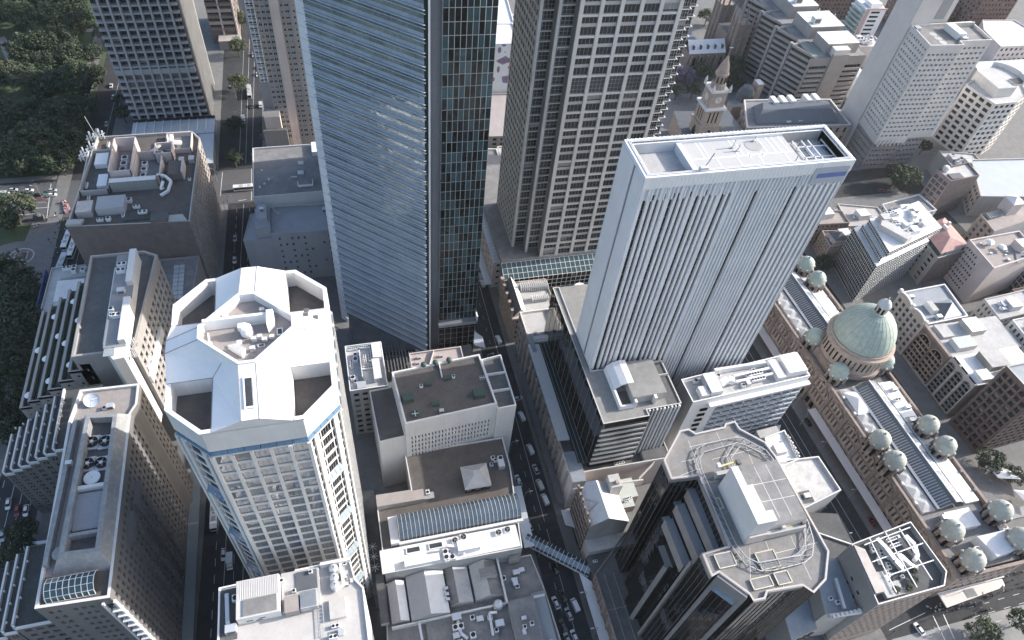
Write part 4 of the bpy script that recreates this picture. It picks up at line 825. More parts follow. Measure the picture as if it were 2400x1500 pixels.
# --- stepped hotel along the park (terraces falling to the left)
b = Bld('stepped_terrace_hotel', 'beige hotel stepping down to the park in long planted terraces, flat spine on top', 'hotel', (-90, 187, 0))
HB = mat('hotel_concrete', (.36, .335, .315), .85, .12, .1, .5); TERR = mat('terrace_deck', (.075, .082, .088), .95, .3, .25, dirt=(.05, .075, .045))
b.block([(-90, 164), (-71.2, 164), (-67.2, 208), (-72, 211), (-90, 211)], 0, 57.5, HB, RDARK, 1.0, .8, faces={1: dict(nx=13, nz=12, mL=1, mR=1, mB=5, mT=4.5, ww=.52, wh=.62, d=.6, st=dict(nx=1, fr=DGREY, gl=GBLACK, blinds=.03)), 0: dict(nx=4, nz=12, mL=10, mR=1.6, mB=5, mT=3.2, ww=.42, wh=.5, st=W2, skip=lambda i, j: i == 1 or j < 3)})
for j in range(10): b.p('ledge_hood@stuff').box(-72 + .4 * 0 - .0, -70.6, 165.5 + j * 2.1, 166.9 + j * 2.1, 43, 45.5, OFFW)
b.p('ledge').prism([(-71.1, 163.6), (-70.2, 163.6), (-68.4, 186), (-69.3, 186)], 38.5, 42.6, OFFW)
sp = b.p('spine'); sp.box(-79.4, -72.6, 163.2, 206, 55, 61.0, OFFW, mat('spine_roof', (.27, .275, .285), .85, .1, .2)); sp.prism([(-79.4, 163.2), (-76, 158.2), (-72.8, 158.6), (-72.6, 163.2)], 20, 60.4, OFFW, OFFW); sp.box(-74.6, -72.5, 164, 183, 61, 63, OFFW); sp.box(-74.6, -72.4, 190, 206, 61, 63.4, OFFW)
mb_ = b.p('mansard'); 
mb_.face([(-83.8, 168, 53.2), (-83.8, 204, 53.2), (-79.5, 204, 59.5), (-79.5, 168, 59.5)][::-1], WMETAL); mb_.box(-86.0, -83.8, 170, 208, 50, 53.4, WMETAL, TERR)
b.p('light_box').box(-79.2, -76.0, 159.8, 163, 60.4, 60.6, mat('roof_glass', (.3, .34, .38), .2))
zs = [53, 50, 45.6, 42, 38.4, 35, 32]; us = [-89, -93.5, -98, -102.5, -106.9, -111.5, -115.2]; prev = -86
for k, (z, u) in enumerate(zip(zs, us)):
    y0, y1 = 164 + (k > 4) * 1.5, 210.5
    b.facade((u, y0), (prev, y0), 0, z, HB, 1, 10, 1, 1, 8, 1, .35, .3, .3, W2, skip=lambda i, j: j < 6)
    w = b.p('wall'); w.face([(u, y1, 0), (u, y0, 0), (u, y0, z), (u, y1, z)], HB)
    b.p('terrace#%d' % k).face([(u, y0, z - 1.1), (prev, y0, z - 1.1), (prev, y1, z - 1.1), (u, y1, z - 1.1)], TERR)
    p = b.p('parapet#%d' % k); p.box(u - .15, u + .75, y0, y1, z - 1.1, z + .1, HB); p.box(u, prev, y0, y0 + .5, z - 1.1, z, HB)
    b.p('planter@stuff').box(u + .8, u + 1.5, y0 + 2, y1 - 2, z - 1.1, z - .4, mat('planting', (.03, .055, .025), .95, .4, .8))
    for j in range(4):
        yy = 170 + j * 10 + (k % 2) * 3; m = MB()
        if 'umb' not in globals():
            m.lathe((0, 0), [(1.5, 2.1), (0, 2.8)], 8, WHITE); m.bar((0, 0, 0), (0, 0, 2.2), .08, .08, STEEL); umb = m.mesh('sunshade')
        if (j + k) % 2 == 0:
            o = bpy.data.objects.new('sunshade', umb); COL.objects.link(o); o.location = (prev - 1.2, yy, z - 1.1); o.rotation_euler = (0, 0, k); tag(o, 'small white peaked sunshade on a dark hotel terrace', 'sunshade', 'white sunshades on the terraces')
    prev = u
b.finish()
for x, y, k in ((-77, 200, 1), (-77, 197, 1), (-76.4, 176, 1), (-77.8, 176.4, 0), (-76.0, 187, 2), (-78.3, 179, 0)): ac(x, y, 61.0, k, 'the flat spine of the stepped hotel', 1.5)
for x, y in ((-71.5, 161), (-71.9, 166)):
    m = MB(); 
    for q in range(4): m.bar((q * .3, (q % 2) * .5, 0), (q * .3 + .1, (q % 2) * .5, 2.6 + q * .3), .22, .22, WMETAL)
    m.box(-.4, 1.4, -.4, .9, 0, .3, STEEL); o = m.build('antenna_rack'); o.location = (x, y, 57); tag(o, 'cluster of white antennas at the near corner of the stepped hotel roof', 'antenna', 'antenna clusters on the stepped hotel')
# --- stone hotel slab with mansard roof box, lower left
b = Bld('mansard_hotel', 'long stone hotel slab with a sloped concrete roof box, glass vault and stepped wings at lower left', 'hotel', (-75, 110, 0))
SB = mat('rose_grey_stone', (.17, .162, .16), .85, .12, .12, .4); CONC = mat('weathered_concrete', (.27, .28, .285), .8, .25, .35, .8, dirt=(.36, .37, .37))
b.block([(-82.6, 78.0), (-66.0, 77.2), (-66.0, 131), (-64.6, 134), (-64.6, 141.5), (-81.0, 142), (-82.6, 131)], 0, 68, SB, RTAN, .9, .7, cap=OFFW,
        faces={1: dict(nx=24, nz=16, mL=1.2, mR=1, mB=6, mT=2.5, ww=.46, wh=.52, d=.5, st=dict(nx=1, fr=DGREY, gl=GBLACK, blinds=.08), skip=lambda i, j: i in (7, 15) and j % 4 == 2), 0: dict(nx=6, nz=16, mL=1.2, mR=4.4, mB=6, mT=2, ww=.6, wh=.45, d=.5, st=W22, skip=lambda i, j: i in (2,)), 3: dict(nx=3, nz=16, mB=6, mT=2.5, ww=.4, wh=.5, st=W1)})
cx_ = b.p('corner_bay'); 
for j in range(15): b.piece('bay_hood', (-66.2, 76.7, 8 + j * 3.8), (2.2, 1.4, .5), OFFW); b.win((-66.9, 76.9, 10 + j * 3.8), 0, 1.6, 2.0, W2)
for x in (-68.2, -65.6): b.piece('pier', (x, 77.0, 33), (.5, .9, 66), OFFW)
for j in range(9): b.win((-65.9, 128 + 0 * j, 0), R(90), .1, .1, W1) if 0 else None
# arch-headed feature bays on the long face
for (ya, yb, za) in ((96, 103, 58), (107, 113, 56)):
    for j in range(11): b.p('arched_bay@stuff').box(-66.0, -65.2, ya + .2, ya + 1.3, 8 + j * 4.4, 11 + j * 4.4, SB); b.p('arched_bay@stuff').box(-66, -65.2, yb - 1.3, yb - .2, 8 + j * 4.4, 11 + j * 4.4, SB)
    b.p('arch_hood').box(-66.0, -64.9, ya - .4, yb + .4, za, za + 3, SB)
mx = b.p('mansard_box'); A = [(-80.2, 86), (-66.3, 85), (-66.3, 131.2), (-79, 132.2)]; C = [(-77.6, 88.5), (-68.4, 88), (-68.4, 129), (-76.6, 130)]
for i in range(4): j = (i + 1) % 4; mx.face([(*A[i], 67.2), (*A[j], 67.2), (*C[j], 71.6), (*C[i], 71.6)], CONC)
D_ = inset(C, 1.1)
for i in range(4): j = (i + 1) % 4; mx.face([(*C[i], 71.6), (*C[j], 71.6), (*D_[j], 71.6), (*D_[i], 71.6)], CONC); mx.face([(*D_[i], 71.6), (*D_[j], 71.6), (*D_[j], 68.6), (*D_[i], 68.6)], CONC)
b.p('roof_well').face([(*p, 68.7) for p in D_], RDARK); b.p('roof_well_slab').box(-76.2, -69.6, 95.5, 106, 68.75, 69.9, mat('pale_lilac_roof', (.30, .305, .33), .8, .1, .2)); b.p('roof_well_beam').box(-76.4, -69.4, 106.8, 107.8, 68.75, 71, OFFW); b.p('roof_well_beam').box(-76.4, -69.4, 93.6, 94.4, 68.75, 71.2, CONC)
b.p('ridge').prism([(-82, 88), (-80.9, 88), (-79.6, 131), (-80.7, 131)], 67.1, 69.4, CONC); b.p('roof_deck').face([(-82, 78.6), (-66.6, 78.0), (-66.6, 85), (-82, 86)][::1] and [(-82.0, 78.7, 67.14), (-66.7, 78.0, 67.14), (-66.7, 84.8, 67.14), (-82.0, 85.8, 67.14)], RBROWN)
gv = b.p('vault_frame@stuff'); pr = [(79.0, 67.3), (79.6, 68.9), (81, 69.9), (82.8, 70.1), (84.3, 69.2), (84.9, 67.8)]
for i in range(8):
    xa, xb = -80.4 + i * 1.36, -80.4 + (i + 1) * 1.36; k = MB()
    for (ya, za), (yb, zb) in zip(pr, pr[1:]): k.face([(xa + .06, ya, za), (xb - .06, ya, za), (xb - .06, yb, zb), (xa + .06, yb, zb)], GTEAL)
    k.build('glass_panel', b.e, b.o)
for i in range(9):
    xa = -80.4 + i * 1.36
    for (ya, za), (yb, zb) in zip(pr, pr[1:]): gv.bar((xa, ya, za + .05), (xa, yb, zb + .05), .14, .14, WMETAL)
for ya, za in pr: gv.bar((-80.4, ya, za + .05), (-69.5, ya, za + .05), .1, .1, WMETAL)
# stepped wings towards the park
def wing(n, z0, dz, u0, du, ya, yb, dya):
    prev = -82.5
    for k in range(n):
        z, u, y = z0 - dz * k, u0 - du * k, ya + dya * k
        b.facade((u + .8, y), (prev, y), 0, z - .1, SB, 2 if k else 4, 12, .8, .6, 4, 1.2, .6, .45, .4, W2)
        w = b.p('wall'); w.face([(u, yb, 0), (u, y + 1, 0), (u, y + 1, z - .1), (u, yb, z - .1)], SB); w.face([(u, y + 1, 0), (u + .8, y, 0), (u + .8, y, z - .1), (u, y + 1, z - .1)], SB); w.face([(prev, yb, 0), (u, yb, 0), (u, yb, z - .1), (prev, yb, z - .1)], SB)
        b.p('terrace#%d' % (k + int(ya))).face([(u, y, z - 1.0), (prev, y, z - 1.0), (prev, yb, z - 1.0), (u, yb, z - 1.0)], TERR)
        p = b.p('parapet#%d' % (k + int(ya))); p.box(u - .1, u + .4, y + 1, yb, z - 1, z, OFFW); p.box(u + .8, prev, y - .1, y + .4, z - 1, z, OFFW); p.prism([(u - .1, y + 1), (u + .8, y - .1), (u + 1.2, y + .3), (u + .35, y + 1.3)], z - 1, z, OFFW)
        for j in range(4): b.p('terrace_lamp@stuff').box(u + .5, u + .9, y + 3 + j * 5, y + 3.5 + j * 5, z - 1, z - .2, OFFW)
        prev = u
wing(7, 50, 3.5, -94, 3.93, 134, 157.5, 1.3)
wing(5, 50, 3.5, -95.6, 3.9, 81.5, 104, .4)
sk = b.p('sloped_glazing')
for i in range(6): sk.face([(-88.6, 140 + i * 2.4, 50.2), (-85.4, 140 + i * 2.4, 54.5), (-85.4, 142.2 + i * 2.4, 54.5), (-88.6, 142.2 + i * 2.4, 50.2)], GBLUE)
b.p('drive_canopy').prism([(-118, 128), (-106, 127), (-100, 112), (-112, 114)], 6, 7, ALU)
b.finish()
for x, y in ((-74.8, 122.0), (-71.4, 121.6), (-75.0, 115.2), (-71.6, 114.8)):
    m = MB(); m.box(-1.8, 1.8, -2.2, 2.2, 0, .5, ALU); m.lathe((0, 0), [(1.55, .5), (1.6, 1.2), (1.45, 1.25), (1.4, .7), (0, .7)], 20, BLACKM); m.cyl((0, 0), .5, .7, 1.25, 8, OFFW)
    for k in range(5): a = k * 1.257; m.bar((0, 0, 1.05), (1.4 * math.cos(a), 1.4 * math.sin(a), 1.05), .2, .05, GREY)
    o = m.build('cooling_fan'); o.location = (x, y, 68.8); tag(o, 'big dark cooling fan with a white hub in the roof well of the stone hotel', 'fan', 'four big cooling fans')
dish(-77.2, 137.5, 67.1, 2.1, 'blue-white satellite dish on the pinkish far deck of the stone hotel', (R(35), 0, R(20)), mat('dish_blue', (.42, .50, .60), .5, .08, .3))
ac(-72.0, 134.6, 67.1, 2, 'the pinkish far deck of the stone hotel', 1.2); ac(-73.6, 134.4, 67.1, 0, 'the pinkish far deck of the stone hotel', 1.0)
flatdisc(-73.4, 110.6, 69.0, 2.1, 'white round disc in the roof well of the stone hotel'); flatdisc(-78.4, 90.6, 68.6, 1.9, 'pale round disc at the near end of the stone hotel roof box', CONC); ac(-79.6, 116, 69.4, 2, 'the ridge of the stone hotel roof', 1.0)
awning([(-66, 60), (-62.6, 60), (-62.0, 162), (-65.6, 162)], 5.0, 'long grey-green street awning below the stone hotel', mat('grey_green_sheet', (.20, .24, .25), .7, .1, .2))
# --- brown brick block with crowded roof
b = Bld('brown_brick_block', 'big brown brick block with a blank near wall and a crowded plant roof beside the park', 'building', (-83, 270, 0))
b.block([(-106.4, 241.8), (-60.2, 238.6), (-58.2, 296), (-62, 302), (-102, 302)], 0, 45.8, BROWN, RBROWN, 1.4, .5, cap=PALE, faces={1: dict(nx=20, nz=11, mB=6, mT=2.4, ww=.56, wh=.62, d=.7, m=WARM, st=dict(nx=1, fr=DGREY, gl=GDARK)), 3: dict(nx=14, nz=9, ww=.4, wh=.5, mB=6, st=W1)})
p = b.p('plant_enclosure')
def pen(x0, x1, y0, y1, z, h, m=PINK, floor=RGREY):
    for (a, c, d, e) in ((x0, x1, y0, y0 + .4), (x0, x1, y1 - .4, y1), (x0, x0 + .4, y0, y1), (x1 - .4, x1, y0, y1)): p.box(a, c, d, e, z, z + h, m)
    p.face([(x0, y0, z + .1), (x1, y0, z + .1), (x1, y1, z + .1), (x0, y1, z + .1)], floor)
pen(-92.5, -83.5, 268, 292, 44.4, 7.0); pen(-83.4, -72.6, 266, 284, 44.4, 4.6); pen(-76.0, -68.5, 281, 289, 44.4, 5.2, PINK, RBLUE); pen(-72.5, -61.5, 287, 300, 44.4, 2.4); pen(-104, -93, 262, 290, 44.4, 2.6, PALE, RDARK)
q = b.p('roof_house'); q.box(-96, -85.5, 248.5, 256.5, 44.4, 48.0, ALU, mat('pale_grey_roof', (.34, .36, .39))); q.box(-92, -74, 263, 265.8, 44.4, 49.5, GREY, OFFW); q.box(-70, -64.2, 268, 277, 44.4, 48, BROWN, RBROWN); q.box(-64.4, -63.6, 268, 277, 44.4, 49, PINK); q.box(-86, -76, 243.6, 248, 44.4, 45.2, RDARK, TERR); q.box(-100.5, -95.5, 280, 288, 44.5, 46.8, WHITE, WHITE); q.box(-98.2, -94.4, 266, 274, 44.5, 46.0, WHITE, WHITE); q.box(-103.5, -97.6, 248, 255, 44.4, 47.6, PALE, mat('rust_white', (.55, .47, .42), .8, .3, .4))
pa = b.p('parapet_step'); pa.prism([(-106.4, 241.9), (-101, 241.5), (-100, 244.5), (-106, 245)], 45.8, 46.9, PALE); pa.prism([(-75, 239.7), (-68.5, 239.3), (-68.5, 244), (-75, 244)], 44.5, 47.2, BROWN, RDARK); pa.prism([(-68.3, 239.2), (-61, 238.8), (-63, 243), (-68.3, 243)], 45.8, 46.3, PALE)
ra = b.p('rail'); ra.bar((-105.6, 242, 46.6), (-101.5, 301, 46.6), .5, .5, PALE)
b.finish()
for i in range(4): ac(-88.6, 271.5 + i * 4.0, 44.6, 0, 'the walled plant yard of the brown block', 2.6)
for i in range(3): ac(-80.2, 270.5 + i * 4.2, 44.6, 0, 'the second plant yard of the brown block', 2.3)
for x, y in ((-100.5, 259), (-102.4, 268), (-97.0, 296)): ac(x, y, 44.6, 3, 'the left edge of the brown block roof', .9, R(90))
scatter(-95, -70, 243, 262, 44.5, 9, 'the near half of the brown block roof', 31, (0, 1, 2)); scatter(-70, -61, 246, 284, 44.5, 6, 'the right half of the brown block roof', 33, (0, 2))
ductrun([(-74, 268, 48), (-70.5, 266, 48.5), (-68.4, 264, 47), (-69.6, 259, 46), (-72.5, 257, 45.5)], 1.0, 'the brown block roof', WMETAL); ductrun([(-66, 293, 46), (-69.6, 291, 48), (-69.8, 296, 48)], 1.4, 'the far corner of the brown block', WMETAL); ductrun([(-72, 263, 44.6), (-72, 259, 47.5), (-71, 262, 49)], .9, 'the low tank house of the brown block', WMETAL); ductrun([(-80, 285, 46), (-74, 288.6, 48.5)], 1.0, 'the blue-roofed pen of the brown block', WMETAL)
for i, (x, y) in enumerate(((-104.0, 299.5), (-100.5, 301), (-105.2, 288), (-105.4, 285.5), (-103, 292))):
    m = MB()
    for q in range(5): m.bar((q * .7 - 1.4, (q % 2) * 1.2, 0), (q * .7 - 1.2, (q % 2) * 1.4, 3.4 + (q % 3)), .35, .35, WMETAL)
    m.bar((-2, .5, .4), (2, .5, .8), .3, .3, STEEL); m.bar((-2, -.6, 1.8), (2, 1.4, 2.2), .2, .2, WMETAL); o = m.build('antenna_mast'); o.location = (x, y, 45); tag(o, 'cluster of white phone antennas at the far left corner of the brown block', 'antenna', 'phone antennas on the brown block')
m = MB(); m.bar((0, 0, 0), (-2.2, 2, 11), .2, .2, STEEL); o = m.build('roof_pole'); o.location = (-101.5, 300, 45.5); tag(o, 'thin leaning flag pole at the far left corner of the brown block', 'pole')
# --- low buildings between the brown block and the stepped hotel
b = Bld('low_park_building', 'low grey building with a white flat roof and blue netting beside the park', 'building', (-115, 235, 0))
b.block([(-126.5, 231), (-108, 213), (-106, 240.5), (-107.5, 255), (-126.0, 255)], 0, 12.5, PALE, RPALE, .8, .4, faces={4: dict(nx=9, nz=3, ww=.5, wh=.5, st=W1)})
b.p('roof_house').box(-121.2, -110.6, 232, 244, 12, 14.6, WMETAL, RWHITE); b.p('roof_house').box(-121, -111, 246.5, 253, 12, 13.6, ALU, RPALE); nt_ = b.p('netting'); nt_.box(-129.3, -128.9, 225, 256, 3, 11, BLUEH); nt_.box(-128.8, -121, 222.6, 223.0, 3, 9, BLUEH); nt_.box(-128.8, -127.0, 225, 256, 4, 4.3, WMETAL)
b.finish(); scatter(-120, -112, 247, 252, 13.6, 4, 'the low park building roof', 12, (1, 0))
b = Bld('skylight_infill', 'small infill building with a gridded skylight and blue hoarding left of the side street', 'building', (-68, 225, 0))
b.block([(-76.5, 211.5), (-63.0, 211.5), (-61.0, 238), (-76.5, 238)], 0, 27, WARM, RGREY, .7); sk = b.p('skylight')
for i in range(2):
    for j in range(8): sk.face([(-70.6 + i * 2.2, 213.4 + j * 2.5, 27.2), (-68.6 + i * 2.2, 213.4 + j * 2.5, 27.2), (-68.6 + i * 2.2, 215.6 + j * 2.5, 27.2), (-70.6 + i * 2.2, 215.6 + j * 2.5, 27.2)], mat('sky_glass', (.45, .5, .53), .2))
b.p('walkway').box(-62.6, -60.6, 206, 236, 14, 15, PALE); b.p('hoarding').box(-60.2, -59.8, 204, 238, 3, 13, BLUEH); b.finish()

# --- white flat-roofed block at bottom centre-left, in front of the octagonal tower
b = Bld('white_plant_block', 'white block with flat cream roofs, tanks and plant rooms at bottom centre in front of the octagonal tower', 'building', (-24, 64, 0))
b.block([(-41.6, 40), (-6.0, 40), (-6.2, 68.0), (-8.0, 70.5), (-8.9, 76.2), (-22.8, 76.0), (-23.6, 74.4), (-27.6, 75.6), (-41.4, 75.2)], 0, 66, OFFW, mat('cream_roof', (.50, .475, .45), .85, .1, .2, dirt=(.44, .41, .38)), .7, .4, cap=WHITE)
q = b.p('plant_house'); q.box(-36.6, -26.4, 65.2, 74.6, 65.3, 69.0, OFFW, mat('ribbed_cream_roof', (.56, .53, .50), .7, .08, .6)); q.box(-35.0, -27.0, 65.6, 69.6, 69.0, 69.3, OFFW, RGREY); q.box(-26.2, -16.9, 65.6, 75.4, 65.3, 66.6, OFFW, RPALE); q.box(-22.6, -17.4, 70.0, 74.8, 66.6, 66.9, SLATE, SLATE); q.box(-25.4, -22.0, 64.6, 68.6, 66.0, 68.4, RTAN, RTAN); q.box(-21.6, -17.6, 64.8, 69.2, 66.0, 68.6, STEEL, ALU); q.box(-15.0, -11.0, 61.5, 66.5, 65.3, 66.5, OFFW, mat('cream_roof', (.5, .475, .45))); q.box(-16.4, -8.8, 75.2, 76.0, 65.3, 67.4, OFFW)
q.box(-41.0, -37.0, 62, 74.6, 65.25, 65.5, RDARK, RDARK)
for i in range(24): b.p('roof_rib@stuff').bar((-36.4 + i * .42, 69.8, 69.05), (-36.4 + i * .42, 74.4, 69.05), .1, .1, OFFW)
for i in range(18): b.p('roof_rib@stuff').bar((-21.4 + i * .21, 65.0, 68.62), (-21.4 + i * .21, 69.0, 68.62), .08, .08, STEEL)
for i in range(3):
    for zz in (60.5, 58.2): b.p('louvre').box(-34 + i * 2.4, -32.4 + i * 2.4, 39.9, 40.1, zz, zz + .6, DGREY)
for x, zz in ((-34.6, 67.6), (-32.4, 67.0), (-31.6, 68.0)): b.p('louvre').box(x, x + 1.5, 65.1, 65.19, zz - 1.2, zz - .8, DGREY)
ld = b.p('ladder'); 
for x in (-17.8, -16.6): ld.bar((x, 58, 65.9), (x, 69, 65.9), .14, .14, ALU)
for i in range(12): ld.bar((-17.8, 58.4 + i * .9, 65.9), (-16.6, 58.4 + i * .9, 65.9), .1, .1, ALU)
b.finish()
for y in (74.0, 71.6, 69.6):
    m = MB(); m.lathe((0, 0), [(1.15, 0), (1.15, 1.8), (.9, 2.3), (.35, 2.5), (.35, 2.2), (0, 2.2)], 16, ALU); o = m.build('water_tank'); o.location = (-13.2, y, 65.3); tag(o, 'round silver tank in a row of three on the white block roof', 'tank', 'three silver tanks')
ductrun([(-11.4, 75.2, 66.4), (-11.0, 69.4, 66.4), (-13.2, 68.4, 66.2)], .7, 'the white block beside the silver tanks', WMETAL); ductrun([(-39.3, 73, 66.4), (-39.0, 66, 66.4), (-38.6, 65, 67)], .9, 'the white block at its left edge', ALU)
ac(-38.2, 64.2, 65.5, 2, 'the dark strip at the left of the white block', 1.6); ac(-37.2, 71.5, 65.5, 0, 'the dark strip at the left of the white block', 1.6); scatter(-11, -8.5, 69, 75.5, 65.3, 5, 'the corner behind the silver tanks', 4, (0, 2), (.6, 1)); scatter(-15, -10, 56.6, 60, 65.3, 3, 'the cream roof at bottom centre', 8, (1, 2), (.9, 1.2)); scatter(-26, -17, 70, 75, 66.7, 3, 'the grey plant roof of the white block', 6, (0,), (.7, 1))
m = MB(); m.prism([(-60, 71), (-41.8, 70.0), (-41.8, 74), (-60, 75.2)], 11, 14.5, mat('bridge_cladding', (.36, .38, .40), .6, .1, .2), None, True); o = m.build('sky_bridge', None, (-51, 72, 11)); tag(o, 'plain grey covered footbridge crossing the side street at lower left', 'footbridge')
# --- low jumbled roofs at bottom centre
b = Bld('jumbled_low_roofs', 'cluster of low grey pitched and flat roofs at bottom centre beside the narrow street', 'building', (24, 78, 0))
b.block([(-4.4, 50), (52, 50), (50.8, 74.6), (49.2, 87), (-1, 87)], 0, 13.0, PALE, RGREY, .6, .4, faces={1: dict(nx=9, nz=3, ww=.5, wh=.5, st=W22, m=WARM)})
def gable(x0, x1, y0, y1, z, h, m0, m1, off=.5):
    g = b.p('pitched_roof#%g' % x0); xm = x0 + (x1 - x0) * off
    g.face([(x0, y0, z), (xm, y0, z + h), (xm, y1, z + h), (x0, y1, z)], m0); g.face([(xm, y0, z + h), (x1, y0, z), (x1, y1, z), (xm, y1, z + h)], m1)
    g.face([(x0, y0, z - 3), (x1, y0, z - 3), (x1, y0, z), (xm, y0, z + h), (x0, y0, z)], PALE); g.face([(x0, y1, z), (xm, y1, z + h), (x1, y1, z), (x1, y1, z - 3), (x0, y1, z - 3)], PALE); g.face([(x0, y1, z), (x0, y1, z - 3), (x0, y0, z - 3), (x0, y0, z)], PALE); g.face([(x1, y0, z), (x1, y0, z - 3), (x1, y1, z - 3), (x1, y1, z)], PALE)
gable(-.4, 5.2, 73.4, 86.4, 14.6, 2.0, RPALE, RWHITE); gable(5.8, 18.2, 72.9, 87.2, 15.2, 2.8, mat('lilac_grey_roof', (.36, .365, .39), .7, .08, .2), RWHITE); gable(18.8, 26.4, 75, 88.0, 14.4, 2.2, RGREY, RPALE, .35); gable(27.2, 36.6, 75.0, 87.0, 14.6, 3.0, RPALE, RGREY, .5)
b.p('roof_house').box(29.6, 35.2, 80.5, 83.5, 15.5, 19.0, PALE, RGREY); b.p('roof_house').box(37.2, 46, 58, 72.6, 12.4, 15.0, PALE, RGREY); b.p('roof_house').box(33, 41, 50, 57, 12.4, 14.2, PALE, mat('pale_lilac_roof', (.30, .305, .33))); b.p('roof_house').box(46, 50.2, 58, 74, 12.4, 13.4, OFFW, mat('grey_blue_roof', (.27, .30, .33), .8, .1, .2)); b.p('roof_house').box(41.0, 44.6, 85.2, 88.4, 12.5, 16.5, WARM, RGREY); b.p('roof_house').box(-3.8, -1.2, 74, 90, 12.5, 15, PALE, RDARK); b.p('parapet_wall').box(-.6, 50, 72.0, 72.6, 12.4, 14.6, OFFW); b.p('parapet_wall').box(36.6, 37.2, 72, 90, 12.4, 16, OFFW); b.p('roof_house').box(10, 32, 62, 72, 12.4, 13.6, RGREY, RGREY); b.p('roof_house').box(12, 33, 50, 61, 12.4, 14, PALE, RBROWN)
b.finish()
scatter(18, 34, 62.5, 72, 13.6, 12, 'the low grey roof at bottom centre', 41, (0, 1, 2), (1.2, 1.9)); scatter(24, 36, 50, 60, 14.2, 8, 'the dark yard at the bottom edge', 42, (0, 1, 2), (1.2, 1.8)); scatter(37.6, 45, 73, 84, 12.5, 7, 'the lane side of the low roofs', 43, (0, 2), (1.0, 1.6)); scatter(38, 45.5, 59, 72, 15, 4, 'the grey stepped roof by the narrow street', 44, (2, 0), (.9, 1.4))
for x, y, r in ((34.0, 72.2, 1.6), (12, 55, 1.3)):
    m = MB(); m.lathe((0, 0), [(r, 0), (r, 1.6), (r * .8, 2.3), (0, 2.6)], 16, ALU); o = m.build('water_tank'); o.location = (x, y, 13.6); tag(o, 'round grey tank among the low roofs at bottom centre', 'tank', 'round tanks on the low roofs')
ductrun([(20, 72.5, 14.6), (20.4, 66, 14.6), (22.2, 64, 14.4)], .9, 'the low roofs at bottom centre'); ductrun([(8, 72, 15), (8.4, 58, 15)], .7, 'the bottom edge of the low roofs'); ductrun([(33, 70, 14.4), (30.5, 70, 15.2), (30.2, 63, 15.2)], .8, 'the low roofs near the tank')
flatdisc(47.9, 57.0, 13.6, 1.25, 'white round disc at the corner of the low roofs beside the parked cars')
for x, y in ((18.2, 80.5), (18.2, 78.6), (18.2, 76.9)): ac(x, y, 15.4, 2, 'the valley between two pitched roofs', .8)
for y, h in ((96, 3.2), (92.6, 2.6), (99.6, 3.0)):
    m = MB(); m.bar((0, 0, 0), (0, 0, h), .1, .1, STEEL)
    for k in range(8): a = k * .785; m.bar((0, 0, h), (1.6 * math.cos(a), 1.6 * math.sin(a), h - .5), .12, .06, WHITE)
    o = m.build('parasol'); o.location = (-3.6, y, .2 if 0 else 12.6); tag(o, 'white star-shaped parasol frame in the gap right of the octagonal tower', 'parasol', 'star-shaped parasols')
b = Bld('lane_court', 'dark narrow court between the octagonal tower and the vaulted podium', 'building', (-3, 100, 0)); b.p('roof').box(-5.0, -.8, 84, 122, 0, 12.4, GREY, RDARK); b.finish()
# footbridge over the narrow street
m = MB(); A_ = [(50.5, 96.2), (70.2, 79.6)]; a, c = Vector(A_[0]), Vector(A_[1]); t = (c - a).normalized(); n = Vector((-t.y, t.x)); e = thing('glass_footbridge', 'glass-roofed footbridge slanting across the narrow street', 'footbridge', (60, 88, 4))
m.prism([tuple(a - n * 1.9), tuple(c - n * 1.9), tuple(c + n * 1.9), tuple(a + n * 1.9)], 3.6, 4.2, GREY, None, True); m.build('deck', e, (60, 88, 4))
for i in range(16):
    q = a + t * ((c - a).length * i / 16); q2 = a + t * ((c - a).length * (i + 1) / 16 - .15); k = MB()
    P = lambda p, s, z: (p.x + n.x * s, p.y + n.y * s, z)
    k.face([P(q, -1.9, 6.4), P(q2, -1.9, 6.4), P(q2, 0, 7.3), P(q, 0, 7.3)], GBLUE); k.face([P(q, 0, 7.3), P(q2, 0, 7.3), P(q2, 1.9, 6.4), P(q, 1.9, 6.4)], GTEAL); k.face([P(q, -1.9, 4.2), P(q2, -1.9, 4.2), P(q2, -1.9, 6.4), P(q, -1.9, 6.4)], GTEAL); k.face([P(q, 1.9, 6.4), P(q2, 1.9, 6.4), P(q2, 1.9, 4.2), P(q, 1.9, 4.2)], GTEAL)
    k.build('glass_panel', e, (60, 88, 4)); k = MB(); k.bar(P(q, -2.0, 4.1), P(q, -2.0, 6.45), .18, .18, WMETAL); k.bar(P(q, -2.0, 6.45), P(q, 0, 7.35), .18, .18, WMETAL); k.bar(P(q, 0, 7.35), P(q, 2.0, 6.45), .18, .18, WMETAL); k.build('rib', e, (60, 88, 4))
m = MB(); m.bar((a.x - n.x * 2, a.y - n.y * 2, 4.3), (c.x - n.x * 2, c.y - n.y * 2, 4.3), .5, .6, OFFW); m.build('edge_beam', e, (60, 88, 4))

